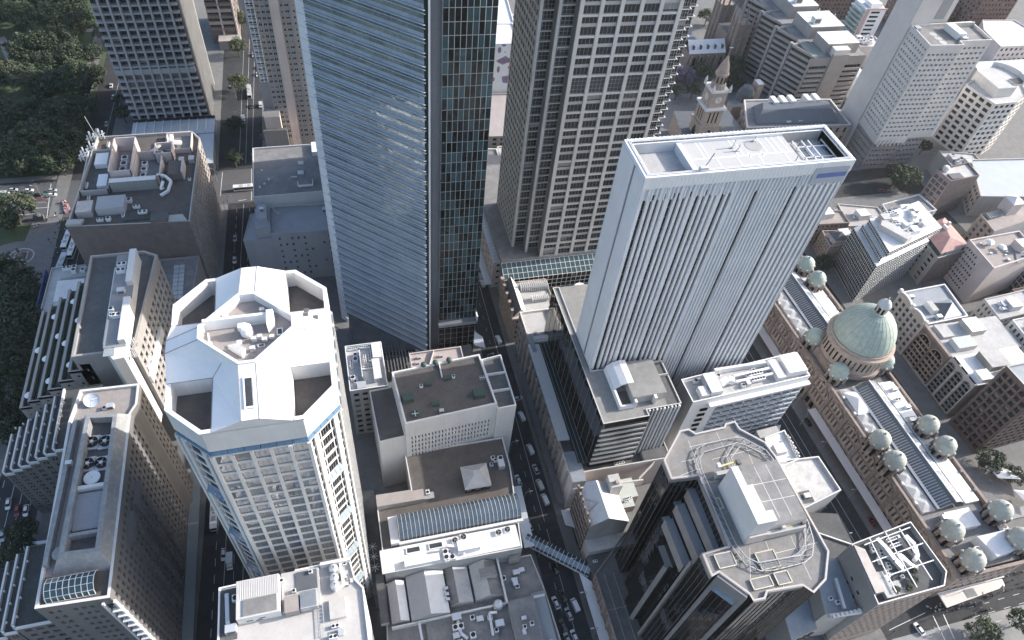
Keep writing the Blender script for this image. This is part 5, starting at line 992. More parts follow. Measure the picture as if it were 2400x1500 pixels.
# --- ornate gabled building on the far side of the footbridge
b = Bld('gabled_brick_house', 'ornate brown stone building with a white folded roof and a blank beige gable wall', 'building', (77, 96, 0))
w = b.p('wall'); x0, x1, ya, yb, ze, zr = 69.8, 84.8, 89.0, 103.6, 21.5, 26
b.facade((x0, yb), (x0, ya), 0, ze + 1.5, SANDD, 6, 6, .4, .4, 1, .6, .5, .62, .5, dict(nx=2, nz=2, fr=WARM, gl=GDARK)); w.face([(x0, ya, 0), (x1, ya, 0), (x1, ya, 19), (76.2, ya, zr), (x0, ya, ze)], WARM); w.box(x0, x1 - .1, ya + .05, yb, 0, 18.9, WARM)
r_ = b.p('roof'); r_.face([(76.2, ya, zr), (85.2, ya, 19.2), (84, yb, 20), (76.2, yb, zr)], RWHITE); r_.face([(69.9, ya, ze), (76.2, ya, zr), (76.2, yb, zr), (73, yb + 1, 24), (69.9, 101, ze)], mat('blue_white_sheet', (.50, .54, .57), .35, .2, .4)); r_.face([(69.9, 94, ze + 1.4), (69.9, 98.4, ze + 1.4), (74.4, 95.8, 25.4)][::-1], RPALE)
for i in range(6): b.piece('string_course', (69.6, 96.3, 3.6 + i * 3.4), (.5, 14.6, .5), SANDD); b.piece('gable_finial', (69.7, 90 + i * 2.6, 23.4 + (i % 2)), (.6, 1.0, 2.2), SANDD)
b.p('stair_house').box(80.5, 84.6, 99.2, 104.2, 18, 27.0, PALE, RPALE); b.p('stair_house').box(82.4, 83.4, 100, 101.5, 27, 28, mat('faded_red', (.42, .3, .28), .7)); b.p('stair_house').box(84.9, 89.6, 94.6, 99, 14, 18.6, PALE, mat('pale_green_roof', (.42, .47, .44), .7, .1, .3)); b.p('stair_house').box(85.5, 93, 99, 106.5, 10, 16.4, PALE, mat('pale_green_roof', (.42, .47, .44)))
b.p('lean_to').box(70.0, 86, 84.2, 88.9, 0, 11, PALE, RPALE); b.p('lean_to').box(69.7, 84, 77, 84.1, 0, 8, DGREY, RDARK); b.p('lane_wall').bar((70, 106.6, 14), (97, 104.6, 15), .5, 4, CREAM); b.finish()
for x, y in ((83.6, 90.4), (87, 96.8), (88.4, 97.8), (72, 81.6)): ac(x, y, 18.6 if x > 80 else 8, 1, 'the roofs around the blank beige gable', .8)
m = MB(); m.bar((-1.6, -.4, 0), (1.6, .4, 0), .5, .5, OFFW)
for k in range(4): m.box(-1.5 + k * .9, -1.0 + k * .9, .0, 1.2, 0, 1.2, WHITE)
o = m.build('sign'); o.location = (76.6, 77.6, 8.2); tag(o, 'row of white box letters standing on the dark low roof beside the footbridge', 'sign')

# --- black faceted tower, lower right
b = Bld('black_faceted_tower', 'black glass tower with notched corners, stone piers and a railed concrete roof at lower right', 'tower', (94, 66, 0))
BT = [(78.6, 47.8), (80.9, 48.4), (86.0, 41.9), (86.3, 40.0), (89.6, 39.9), (91.0, 41.4), (100.6, 40.9), (102.5, 38.6), (107.5, 41.0), (112.2, 47.6), (111.6, 76.2), (110.6, 81), (105.2, 86.6), (104.9, 89.3), (101.5, 89.0), (100.6, 88.0), (91.4, 87.6), (90.0, 89.4), (87.1, 89.3), (78.8, 81.2), (78.7, 75.2), (86.9, 74.6), (86.2, 54.4), (78.6, 54.0)]
RC = mat('stained_concrete_deck', (.22, .21, .20), .9, .2, .18, dirt=(.28, .265, .25)); STN = mat('tower_stone', (.24, .22, .215), .7, .1, .2, .3)
b.block(BT, 8, 79.5, GBLACK, RC, .8, .5, cap=mat('stone_coping', (.46, .43, .41), .7, .08, .3))
nn_ = len(BT)
for i in range(nn_):
    a, c = Vector(BT[i]), Vector(BT[(i + 1) % nn_]); L = (c - a).length
    if L < 2.4: continue
    t = (c - a) / L; n = Vector((t.y, -t.x)); k = max(2, int(L / 1.55))
    for j in range(k + 1):
        q = a + t * (L * j / k) + n * .06; b.piece('mullion', (q.x, q.y, 43), (.12, .12, 70), mat('bronze_mullion', (.12, .105, .095), .5, .1, .3), math.atan2(t.y, t.x))
    if n.x < .3 and n.y < .5: b.p('stone_coping').bar((a.x + n.x * .1, a.y + n.y * .1, 78.6), (c.x + n.x * .1, c.y + n.y * .1, 78.6), .3, 1.8, STN) if L > 3 else None
for k, (xa, z) in enumerate(((84.6, 74), (81.9, 69), (79.2, 63.5))):   # stepped ledges in the notch
    xb = xa + 2.5; ya, yb = 55.0 + k * .8, 73.6 - k * 1.6
    b.p('notch_glass#%d' % k).box(xa + .05, xb - .05, ya + .05, yb - .05, 8, z - 4.4, GBLACK); b.p('step#%d' % k).box(xa, xb if k else 86.8, ya, yb, z - 4.4, z, STN, mat('step_top', (.20, .22, .245), .6, .1, .3)); b.p('step_glass#%d' % k).box(xa - .05, xb, yb, yb + 1.5, 8, z - 1.4, GBLACK, mat('step_top', (.2, .22, .245)))
b.p('bay').prism([(77.2, 60.5), (80.0, 58.6), (80, 66), (77.2, 66)], 8, 56, GBLACK, STN); b.piece('pier', (77.4, 60.0, 32), (1.0, 1.4, 48), STN, R(40)); b.piece('pier', (78.2, 54.6, 40), (.9, .9, 64), STN)
a, c = Vector(BT[1]), Vector(BT[2]); t = (c - a).normalized(); n = Vector((t.y, -t.x)); L = (c - a).length
for x in (.4, L - .4): q = a + t * x + n * .5; b.piece('pier', (q.x, q.y, 41), (1.1, 1.5, 76), STN, math.atan2(t.y, t.x))
q = a + t * (L / 2) + n * .4; b.piece('lintel', (q.x, q.y, 77.0), (L, 1.4, 4.4), STN, math.atan2(t.y, t.x)); b.p('sloped_glazing').face([(*(a + t * 1 + n * .9), 71), (*(c - t * 1 + n * .9), 71), (*(c - t * 1 + n * .1), 74.6), (*(a + t * 1 + n * .1), 74.6)], GBLUE)  # pale blue pane; the sky's reflection in dark glass is put into its colour
for j in range(20): q = a + t * (.95) + n * .3; b.p('slot_window@stuff').box(q.x - .25, q.x + .25, q.y - .3, q.y + .1, 12 + j * 3, 13.6 + j * 3, GBLACK)
# plant house and deck details
ph = b.p('plant_house'); PHM = mat('pale_plant_wall', (.58, .57, .58), .7, .06, .15, .4)
ph.box(96.4, 107.8, 55.4, 72.8, 78.7, 84.5, PINK, RGREY); ph.prism([(90.8, 54.6), (96.3, 54.6), (96.3, 57.5), (94.4, 57.5), (94.4, 65), (92.9, 65), (92.9, 70.7), (90.9, 70.7)], 78.7, 90, PHM, RWHITE); ph.box(92.95, 96.3, 65.05, 70.7, 78.7, 86.5, PHM, RGREY); ph.box(94.45, 96.3, 57.55, 65.0, 78.7, 86.5, PHM, RGREY)
ph.box(91, 108, 72.9, 74.0, 78.7, 81.4, PALE); ph.box(96, 108, 54.2, 55.3, 78.7, 81.8, PALE); ph.prism([(90.7, 54.5), (96.3, 54.5), (96.3, 54.0), (91.0, 54.0)], 78.7, 83, PINK)
dl = b.p('deck_joint@stuff')
for x0_, y0_, x1_, y1_ in ((88, 84, 104, 84.6), (84, 80, 89, 80), (93, 79, 110, 80), (98, 74.4, 98, 87), (104, 75, 105, 84), (88, 75, 88.6, 86), (82, 76, 88, 77), (90, 50, 111, 50.6), (96, 41.6, 97, 53.8), (104, 42, 104.4, 53.6), (82, 51, 88, 50.6), (88, 44.5, 92, 53)): dl.face([(x, y, 78.73) for x, y in strip(x0_, y0_, x1_, y1_, .12)], OFFW)
for x0_, y0_, x1_, y1_ in ((100.5, 57, 100.5, 72), (104, 57, 104, 72), (97, 62, 107.6, 62), (97, 67, 107.6, 67)): dl.face([(x, y, 84.53) for x, y in strip(x0_, y0_, x1_, y1_, .14)], OFFW)
for k, (xa, ya, xb, yb) in enumerate(((81.6, 49.4, 86.4, 53.0), (92.4, 46.8, 97.6, 51.2), (88, 42.6, 93.4, 45.2), (94.8, 42.4, 98.6, 45.4), (88.4, 64.5, 89.7, 67.5))):
    p = b.p('hatch#%d' % k); p.box(xa, xb, ya, yb, 78.7, 79.15, RGREY, RGREY)
    for (q0, q1) in (((xa, ya), (xb, ya)), ((xb, ya), (xb, yb)), ((xb, yb), (xa, yb)), ((xa, yb), (xa, ya))): p.bar((*q0, 79.2), (*q1, 79.2), .28, .14, mat('pale_yellow_edge', (.56, .51, .36), .7, .1, .4))
tr = b.p('crane_track')
loop1 = [(86.9, 54), (86.7, 76), (87.4, 80), (89.5, 82.6), (93, 83.6), (102, 84), (104.6, 83.2), (109.4, 78.4), (110.4, 74)]
loop2 = [(88.3, 54), (88.2, 76), (89.0, 79.4), (91, 81.2), (102, 82.2), (104, 81.2), (108.4, 77)]
loop3 = [(87.0, 54), (88.4, 49), (91.5, 46.6), (95, 46.0), (104, 46.2), (107, 47.4), (109.4, 51), (110.6, 56), (110.6, 74)]
loop4 = [(88.4, 54), (89.6, 50.4), (92, 48.6), (104, 48.2), (106.2, 49.4), (108.2, 53.6), (109.2, 57)]
for lp in (loop1, loop2, loop3, loop4, [(96.5, 75), (97, 78.5), (101, 82)], [(98, 75), (98.2, 78), (102.4, 81)]):
    for q0, q1 in zip(lp, lp[1:]): tr.bar((*q0, 79.6), (*q1, 79.6), .24, .24, STEEL)
for l1, l2 in ((loop1, loop2), (loop3, loop4)):
    for i in range(26):
        f = i / 25
        def pt(lp):
            d = [0]; 
            for q0, q1 in zip(lp, lp[1:]): d.append(d[-1] + (Vector(q1) - Vector(q0)).length)
            s = f * d[-1]
            for k in range(len(lp) - 1):
                if s <= d[k + 1] + 1e-6: return Vector(lp[k]) + (Vector(lp[k + 1]) - Vector(lp[k])) * ((s - d[k]) / (d[k + 1] - d[k]))
        q0, q1 = pt(l1), pt(l2); tr.bar((q0.x, q0.y, 79.85), (q1.x, q1.y, 79.45), .10, .10, STEEL); tr.bar((q0.x, q0.y, 78.7), (q0.x, q0.y, 79.6), .2, .2, DGREY)
b.finish()
for x, y, k in ((108.4, 56, 2), (99, 75.6, 2)):
    m = MB(); m.bar((-3.2, 0, .6), (3.2, .6, .6), .5, .4, YEL); m.box(-3.6, -2.6, -.5, .9, 0, 1.4, ALU); m.box(2.4, 3.4, -.4, 1, 0, 1.2, DGREY); o = m.build('cleaning_cradle'); o.location = (x - 4, y - .8, 81.8); tag(o, 'yellow window-cleaning cradle parked along the plant house of the black tower, %s end' % ('near' if y < 60 else 'far'), 'cradle')
b = Bld('black_tower_podium', 'low dark podium with a long grey awning and stone piers along the narrow street at bottom', 'building', (76, 56, 0))
b.block([(69.7, 20), (140, 36), (140, 90), (90, 92), (69.7, 76.5)], 0, 11, SANDD, RDARK, .6, .4, faces={4: dict(nx=14, nz=3, ww=.5, wh=.5, mB=3, d=.6, st=W1)}); 
for i in range(12): b.piece('pier', (69.4, 24 + i * 4.5, 5.5), (.8, 1.0, 11), SANDD)
for (xa, ya, xb, yb) in ((73, 22, 73, 76), (76.4, 30, 76.4, 76), (70, 50, 78, 50), (70, 64, 78, 64)): b.p('roof_joint@stuff').bar((xa, ya, 10.5), (xb, yb, 10.5), .15, .15, GREY)
b.finish()
awning([(66.0, 20), (69.5, 20), (69.5, 76), (66.0, 80)], 4.8, 'long grey street awning under the black tower podium', ALU)
awning([(66.0, 108), (68.4, 106), (68.6, 168), (66.2, 168)], 4.6, 'dark street awning below the flat grey canopy roof', DGREY); awning([(66.2, 98), (69.4, 96), (69.4, 103), (66.2, 104)], 5.2, 'small grey awning in front of the ornate gabled house', ALU)

# ------------------------------------------------------------------ right-hand side
# --- white gridded office block beside the domed arcade
b = Bld('white_office_block', 'white office block with blue shaded window grid and a rooftop full of white plant', 'building', (142, 127, 0))
b.block([(116.6, 120.0), (167.6, 123.2), (167.4, 135.0), (116.2, 130.6)], 0, 40.5, WHITE, RPALE, 1.6, .4, cap=WHITE, faces={0: dict(nx=9, nz=9, mL=12, mR=.5, mB=2, mT=4.2, ww=.94, wh=.86, d=1.6, st=dict(nx=3, nz=1, fr=ALU, gl=GMID, blinds=.1)), 3: dict(m=OFFW)})
for j in range(9):
    for i in range(9):
        u = 128.7 + i * 4.28 ; v = 120.75 + i * .27; b.piece('sunshade', (u + 2.1, v + .1, 3.4 + j * 3.8), (3.9, 1.0, .9), mat('blue_shade_panel', (.40, .46, .53), .5, .1, .2), math.atan2(3.2, 51))
b.p('eave').prism([(124, 118.6), (168.2, 121.4), (168.2, 123.1), (124, 120.4)], 36.6, 37.4, WHITE, WHITE, True)
for j in range(9): b.p('slot_window@stuff').box(121.6, 124.6, 120.0, 120.29, 4 + j * 3.6, 5.6 + j * 3.6, GBLACK)
k = b.p('plant_house'); k.box(124.4, 129.2, 121.6, 130.4, 39, 42.4, WMETAL, RWHITE); k.box(120.6, 123.8, 121.4, 125.6, 39, 41.6, WMETAL, RWHITE); k.box(158.4, 166.4, 124.6, 133.2, 39, 42.6, WHITE, WHITE); k.box(153.6, 157.0, 123.8, 132.4, 39, 41.6, WMETAL, WHITE); k.box(130.4, 152, 131.4, 132.4, 39, 41.6, WMETAL)
b.p('entrance_wing').prism([(155, 116.4), (164, 117.2), (167, 120.8), (155, 120.0)], 0, 9, WHITE, RPALE)
b.finish()
for i in range(2): ductrun([(137, 125.6 + i * 2.6, 40.6), (153, 126.6 + i * 2.6, 40.6)], .9, 'the white office block', WMETAL); ac(146, 125.4 + i * 2.5, 39.2, 3, 'the white office block', 1.5, .06)
ductrun([(131, 126, 40.4), (134, 127, 40.8), (136, 126, 40.8)], 2.2, 'the near end of the white office block', WMETAL); scatter(131, 156, 124, 131.5, 39, 9, 'the white office block', 61, (0, 2), (1.0, 1.7)); ac(121.8, 129.2, 39, 0, 'the near left corner of the white office block', 1.7); 
# --- low pale roof with parapet in front, ornate facade block, corner plant-roof block
b = Bld('pale_roof_block', 'small grey-walled block with a peeling pale flat roof beside the avenue', 'building', (159, 89, 0))
b.block([(148.6, 80.0), (167.8, 84.2), (166.6, 99.0), (157.6, 99.6), (150, 98)], 0, 21, PB, mat('peeling_roof', (.55, .53, .50), .85, .15, .25, dirt=(.33, .33, .34)), 1.2, .45, cap=OFFW); b.p('roof_recess').box(151, 155.5, 82.4, 86.8, 19.5, 20.7, OFFW, RDARK); b.p('roof_step').prism([(140.5, 92), (150, 93), (156, 99), (146, 101)], 0, 20, PALE, RPALE); b.finish(); ac(153.2, 84.6, 20.2, 2, 'the peeling pale flat roof', 1.5); ac(149.6, 97.6, 20.0, 2, 'the peeling pale flat roof', 1.2)
b = Bld('ornate_street_block', 'narrow white block with a jagged ornate parapet beside the avenue', 'building', (160, 106, 0)); b.block([(147, 99.9), (159.6, 100.4), (160.4, 113.4), (150.5, 111.6)], 0, 19, OFFW, RWHITE, 1.0, .5, faces={1: dict(nx=4, nz=4, st=W1)})
for i in range(9): b.piece('finial', (160.1, 101.2 + i * 1.15, 18.6 + (i % 2) * .5), (.6, .7, 1.6), OFFW)
b.p('roof_house').box(151.5, 156, 103.5, 107.5, 18, 20.2, OFFW, RWHITE); b.finish()
b = Bld('dark_arcade_roof', 'low dark flat roof in the gap between the black tower and the avenue', 'building', (142, 66, 0)); b.p('wall').prism([(113.5, 44), (141, 50), (141, 60), (167, 66), (167.5, 79), (140, 86), (113.5, 92)], 0, 12, GREY, RDARK); b.p('kerb_wall').bar((146, 79.6, 12.3), (166.6, 66.4, 12.3), .5, 1.0, OFFW); b.finish()
b = Bld('corner_plant_block', 'corner block with a beige side wall and an open rooftop yard crowded with ducts and planters', 'building', (155, 50, 0))
SD2 = mat('beige_side_wall', (.43, .39, .345), .85, .1, .15, .4)
b.block([(140.4, 39.0), (164.6, 39.6), (168.2, 43.4), (166.6, 60.4), (142.6, 57.6)], 0, 46, SD2, RDARK, 2.2, .35, cap=STEEL, faces={0: dict(nx=10, nz=10, mB=6, mT=3, ww=.55, wh=.6, d=.5, m=SAND, st=W22), 1: dict(nx=2, nz=10, mB=6, mT=3, st=W22, m=SAND), 4: dict(nx=2, nz=6, mL=6, mR=4, mB=20, mT=6, ww=.3, wh=.45, st=W1)})
k = b.p('roof_house'); k.prism([(141.2, 42), (144.6, 42), (145.6, 55), (142.8, 57)], 43.8, 46.6, SD2, mat('pale_tan_roof', (.50, .45, .40), .85, .15, .3)); k.box(146, 152, 40.4, 44.6, 43.8, 44.6, PALE, RPALE); k.box(144.8, 148, 40.2, 48, 43.8, 45.4, PALE, RPALE)
fr = b.p('steel_frame')
for (xa, ya, xb, yb) in ((148, 41, 149.4, 58), (155.4, 41, 155.8, 59), (161.6, 42, 161.2, 59), (146, 51, 166, 53), (147, 46, 166, 47.4), (146.5, 56.4, 165, 58.6)): fr.bar((xa, ya, 46.1), (xb, yb, 46.1), .3, .3, WMETAL)
b.p('lower_roof').prism([(129, 42), (139.9, 41), (142, 57), (134, 60)], 0, 36, SD2, RBLUE); b.p('lower_roof').prism([(118.8, 38.4), (128.8, 40), (131, 52), (121, 50.5)], 0, 28, SD2, RBLUE)
for j in range(6):
    for i in range(4): b.p('slot_window@stuff').box(119.6 + i * 2.3, 120.9 + i * 2.3, 38.2 + i * .37, 38.45 + i * .37, 8 + j * 3.4, 10 + j * 3.4, GBLACK)
b.p('stone_parapet').bar((129.4, 41, 36.6), (140, 40, 36.8), 1.0, 1.4, OFFW); b.p('stone_parapet').bar((135.2, 42, 36.8), (137.4, 51, 36.8), .9, 1.2, OFFW)
for i in range(7): b.piece('finial', (130 + i * 1.5, 40.4, 37.4), (.7, .8, 1.6), OFFW)
b.finish()
for i in range(5): ac(149.6 + (i % 2) * 1.8, 47 + i * 2.1, 43.9, 1, 'the crowded corner roof yard', 1.1, R(80))
for i in range(2): ac(157.6, 54.6 + i * 2.0, 43.9, 3, 'the crowded corner roof yard', 1.1, .1)
ductrun([(152, 57.5, 45.4), (152.8, 54, 46), (153.4, 50, 46), (155.2, 46.5, 45)], 1.5, 'the crowded corner roof yard'); ductrun([(162, 56.5, 45.6), (163, 53.2, 45.8), (162.4, 50, 45), (160.4, 48.8, 45)], 1.2, 'the right side of the corner roof yard', WMETAL); ductrun([(157, 51, 45), (158.4, 47.6, 45), (160, 46.4, 44.6)], 1.3, 'the middle of the corner roof yard', WMETAL)
scatter(147, 163, 44, 57, 43.8, 9, 'the crowded corner roof yard', 71, (0, 2), (.8, 1.5)); scatter(131, 138, 44, 56, 36, 4, 'the blue-grey lower roof by the corner yard', 72, (0, 2), (.8, 1.3))

# --- long domed sandstone arcade building
def EU(v): return 189.6 + (127.7 - v) * .037
b = Bld('domed_arcade', 'long sandstone arcade building with a big green copper dome and paired small domes', 'building', (205, 145, 0))
v0, v1, WD, ZP = 46.0, 238.0, 30.0, 19.5
poly = [(EU(v0), v0), (EU(v0) + WD, v0), (EU(v1) + WD, v1), (EU(v1), v1)]
ARW = dict(nx=2, nz=2, fr=SAND, gl=GDARK, blinds=.12, fw=.12)
w = b.p('wall'); bays = 17; bl = (v1 - v0) / bays
for k in range(bays):
    va, vb = v1 - k * bl, v1 - (k + 1) * bl; pa, pb = (EU(va), va), (EU(vb), vb)
    b.facade(pa, pb, 0, 6.2, SANDD, 3, 1, .8, .8, .2, 1.0, .7, .9, .8, dict(nx=1, gl=GBLACK, fr=BLACKM, blinds=0)); b.facade(pa, pb, 6.2, 12.2, SAND, 4, 1, 1.6, 1.6, .6, .4, .46, .82, .7, ARW); b.facade(pa, pb, 12.2, ZP, SAND, 4, 1, 1.6, 1.6, .3, 2.6, .46, .8, .7, ARW)
    b.piece('pilaster', (EU(va) - .25, va, ZP / 2 + .4), (1.0, 1.5, ZP + 1.4), SANDD); b.p('arch_band').bar((EU(va) - .25, va - 1, 12.2), (EU(vb) - .25, vb + 1, 12.2), .5, .5, SANDD)
    m = (va + vb) / 2; n = 8                   # round arch moulding over the upper windows
    for i in range(n):
        t0, t1 = math.pi * i / n, math.pi * (i + 1) / n; r = bl / 2 - 1.2
        b.p('arch_moulding@stuff').bar((EU(m) - .3, m - r * math.cos(t0), 15.4 + r * .62 * math.sin(t0)), (EU(m) - .3, m - r * math.cos(t1), 15.4 + r * .62 * math.sin(t1)), .5, .4, SANDD)
    for q in range(4): b.p('cornice_block@stuff').box(EU(va) - .7, EU(va) + .2, va - 1.5 - q * 2.8, va - .9 - q * 2.8, ZP - .9, ZP + .1, SAND)
b.facade(poly[0], poly[1], 0, ZP, SAND, 8, 4, 2, 2, 1, 2, .5, .6, .7, ARW); b.facade(poly[1], poly[2], 0, ZP, SANDD, 44, 4, 2, 2, 1, 2, .4, .6, .6, ARW); b.facade(poly[2], poly[3], 0, ZP, SAND)
pp = b.p('parapet')
for (a, c) in ((poly[0], poly[1]), (poly[1], poly[2]), (poly[3], poly[0])): pp.bar((*a, ZP + .6), (*c, ZP + .6), 1.1, 1.2, SANDD); 
lp = b.p('roof_ledge'); lp.prism(inset(poly, 1.6), 17, ZP - .6, PALE, RGREY)
def UV(s, v): return EU(v) + s
def rstrip(name, s0, s1, za, zb, m, ya, yb, th=.5): k = b.p(name); k.face([(UV(s0, ya), ya, za), (UV(s1, ya), ya, zb), (UV(s1, yb), yb, zb), (UV(s0, yb), yb, za)], m)
for (ya, yb) in ((70, 126), (155, 230)):
    k = b.p('roof_side#%d' % ya)
    for (s0, s1, z) in ((2.6, 8.2, 20.4), (21.6, 27.6, 20.6)):
        k.prism([(UV(s0, ya), ya), (UV(s1, ya), ya), (UV(s1, yb), yb), (UV(s0, yb), yb)], 18, z, OFFW, RWHITE if s0 > 20 else RPALE)
    n = int((yb - ya) / 5.6)
    for i in range(n): # little pyramid lights on the near side strip
        y = ya + 3 + i * 5.6
        k2 = MB(); hp = [(UV(2.9, y - 2.4), y - 2.4), (UV(7.9, y - 2.4), y - 2.4), (UV(7.9, y + 2.4), y + 2.4), (UV(2.9, y + 2.4), y + 2.4)]
        for q in range(4): j = (q + 1) % 4; k2.face([(*hp[q], 20.45), (*hp[j], 20.45), (UV(5.4, y), y, 21.2)], RPALE)
        k2.build('roof_light', b.e, b.o)
    gl2 = b.p('ridge_glazing#%d' % ya); segs = [(9.6, 20.6), (12, 22.8), (14.8, 24.2)]
    for (s0, za), (s1, zb) in zip(segs, segs[1:]): gl2.face([(UV(s0, ya), ya, za), (UV(s1, ya), ya, zb), (UV(s1, yb), yb, zb), (UV(s0, yb), yb, za)], mat('grey_ridge_glass', (.13, .15, .17), .25))
    segs = [(14.8, 24.2), (17.4, 23.6), (19.4, 22.2), (20.6, 20.4)]; n = int((yb - ya) / 4.2)
    for i in range(n):                          # white and glazed vault bands alternating
        y, y2 = ya + (yb - ya) * i / n, ya + (yb - ya) * (i + 1) / n - .15; k2 = MB()
        for (s0, za), (s1, zb) in zip(segs, segs[1:]): k2.face([(UV(s0, y), y, za), (UV(s1, y), y, zb), (UV(s1, y2), y2, zb), (UV(s0, y2), y2, za)], RPALE if i % 2 else mat('vault_grey_glass', (.20, .25, .29), .2))
        k2.build('roof_panel', b.e, b.o)
    n = int((yb - ya) / 1.1)
    for i in range(n): y = ya + i * 1.1; b.p('glazing_ribs@stuff').bar((UV(9.4, y), y, 20.7), (UV(13.4, y), y, 23.7), .3, .25, STEEL)
    for s in (8.6, 9.2, 14.8, 20.9): b.p('roof_rail@stuff').bar((UV(s, ya), ya, 21.2 if s != 14.8 else 24.5), (UV(s, yb), yb, 21.2 if s != 14.8 else 24.5), .35, .4, WMETAL)
    for i in range(int((yb - ya) / 8)): y = ya + 4 + i * 8; b.piece('parapet_bollard', (UV(28.6, y), y, 20.8), (1.0, 1.0, 1.0), DGREY); b.piece('parapet_bollard', (UV(2.0, y), y, 20.6), (.9, 1.2, 1.2), OFFW)
hp = [(UV(2.9, 113), 113), (UV(9, 113), 113), (UV(9, 124), 124), (UV(2.9, 124), 124)]; k = b.p('pyramid_roof')
for q in range(4): j = (q + 1) % 4; k.face([(*hp[q], 21.0), (*hp[j], 21.0), (UV(5.8, 119), 119, 23.6)], WHITE)
# main dome on its drum, lantern
dc = (UV(16.2, 141), 141.5); dm = b.p('drum'); dm.prism([(UV(3, 131), 131), (UV(28, 131), 131), (UV(28, 152), 152), (UV(3, 152), 152)], 18, 24, SAND, RGREY)
dm.lathe(dc, [(13.2, 22), (13.2, 33), (14.0, 33.4), (14.0, 34.4), (12.9, 34.6), (12.9, 35.6), (12.4, 35.6)], 48, SAND); dm.lathe(dc, [(13.9, 22), (13.9, 24.2), (13.2, 24.4)], 48, SANDD)
for i in range(40): a = 2 * math.pi * i / 40; b.win((dc[0] + 13.26 * math.cos(a), dc[1] + 13.26 * math.sin(a), 29.2), a + R(90), .85, 5.0, dict(fr=SAND, gl=GBLACK, blinds=0, name='drum_window'))
DP = [(12.3, 35.6), (12.2, 37.5), (11.7, 40), (10.7, 42.6), (9.3, 45.0), (7.4, 47.2), (5.2, 48.9), (3.0, 50.0), (2.2, 50.2)]
do = MB(); do.lathe(dc, DP, 56, COPPER); do.build('dome', b.e, b.o, smooth=True)
rb = b.p('dome_seam@stuff')
for i in range(28):
    a = 2 * math.pi * i / 28
    for (r0, z0), (r1, z1) in zip(DP, DP[1:]): rb.bar((dc[0] + r0 * math.cos(a), dc[1] + r0 * math.sin(a), z0), (dc[0] + r1 * math.cos(a), dc[1] + r1 * math.sin(a), z1), .10, .10, mat('dome_seam', (.20, .27, .24), .7))
lt = b.p('lantern'); lt.lathe(dc, [(2.9, 49.6), (2.9, 50.4), (2.3, 50.6)], 16, COPPER); lt.lathe(dc, [(1.5, 50.4), (1.5, 54.0)], 12, BLACKM); lt.lathe(dc, [(2.6, 53.8), (2.7, 54.4), (2.4, 55.2), (1.6, 56.4), (.7, 57.0), (.25, 57.4), (.25, 58.6), (0, 59)], 16, mat('lantern_lead', (.42, .47, .50), .5, .1, .3))
for i in range(8): a = 2 * math.pi * i / 8; lt.bar((dc[0] + 2.2 * math.cos(a), dc[1] + 2.2 * math.sin(a), 50.5), (dc[0] + 2.2 * math.cos(a), dc[1] + 2.2 * math.sin(a), 53.9), .4, .4, mat('lantern_stone', (.5, .5, .46), .7))
# small domes on octagonal stone turrets
CP = MB(); CP.lathe((0, 0), [(3.9, -1.2), (3.9, -.4), (3.75, 0), (3.7, 1.2), (3.3, 2.4), (2.5, 3.4), (1.4, 4.1), (.45, 4.4), (.35, 4.9), (0, 5.2)], 24, COPD); CPM = CP.mesh('small_dome', smooth=True)
CP2 = MB(); CP2.lathe((0, 0), [(3.9, -1.2), (3.9, -.4), (3.75, 0), (3.7, 1.2), (3.3, 2.4), (2.5, 3.4), (1.4, 4.1), (.45, 4.4), (.35, 4.9), (0, 5.2)], 24, COPPER); CPM2 = CP2.mesh('small_dome', smooth=True)
TU = MB(); TU.lathe((0, 0), [(3.5, -8), (3.5, -1.6), (4.1, -1.4), (4.1, -1.0), (3.7, -1.0)], 8, SAND)
for i in range(8): a = 2 * math.pi * i / 8 + .39; TU.cyl((4.0 * math.cos(a), 4.0 * math.sin(a)), .55, -4, -.2, 6, SANDD, r1=.5); TU.lathe((4.0 * math.cos(a), 4.0 * math.sin(a)), [(.55, -.2), (.4, .3), (0, .5)], 6, OFFW)
for i in range(8): a = 2 * math.pi * (i + .5) / 8 + .39; TU.bar((3.42 * math.cos(a), 3.42 * math.sin(a), -7), (3.42 * math.cos(a), 3.42 * math.sin(a), -2.4), .9, .9, GBLACK)
TUM = TU.mesh('turret')
for (x, y, mm) in ((193.2, 131.9, CPM2), (216.4, 133.4, CPM2), (192.4, 150.8, CPM2), (215.6, 151.6, CPM2), (215.9, 101.3, CPM), (191.9, 99.0, CPM), (192.4, 89.6, CPM), (216.8, 91.5, CPM), (196.8, 60.4, CPM), (220.4, 63.4, CPM), (197.3, 49.4, CPM), (220.2, 52.6, CPM), (211.5, 192.4, CPM2), (211.9, 182.5, CPM2), (187.8, 191, CPM), (188, 181, CPM)):
    for nm, me in (('turret', TUM), ('small_dome', mm)): o = bpy.data.objects.new(nm, me); COL.objects.link(o); o.parent = b.e; o.location = (x - b.o[0], y - b.o[1], 25.2); o.rotation_euler = (0, 0, .02)
k = b.p('roof_house'); k.prism([(UV(16, 49), 49), (UV(27, 50), 50), (UV(26, 57), 57), (UV(14, 57), 57)], 18, 23.5, WMETAL, mat('lilac_white_roof', (.56, .59, .63), .6, .06, .2)); k.prism([(UV(9, 61), 61), (UV(20, 61), 61), (UV(20, 68), 68), (UV(9, 68), 68)], 18, 22, WMETAL, RWHITE); k.box(UV(21, 108), UV(27, 108), 108, 125, 18, 21.4, OFFW, WHITE)
b.finish()
for x, y, k in ((UV(12, 52.8), 53, 0), (UV(28, 58), 58.5, 0), (UV(8.6, 65), 66.5, 2), (UV(23, 116), 116, 1), (UV(25, 112), 112, 2), (UV(22.6, 105), 106, 2), (UV(25, 121), 121, 2)): ac(x, y, 21.4 if y > 100 else 20.5, k, 'the domed arcade roof', 2.2 if k == 0 else 1.4)
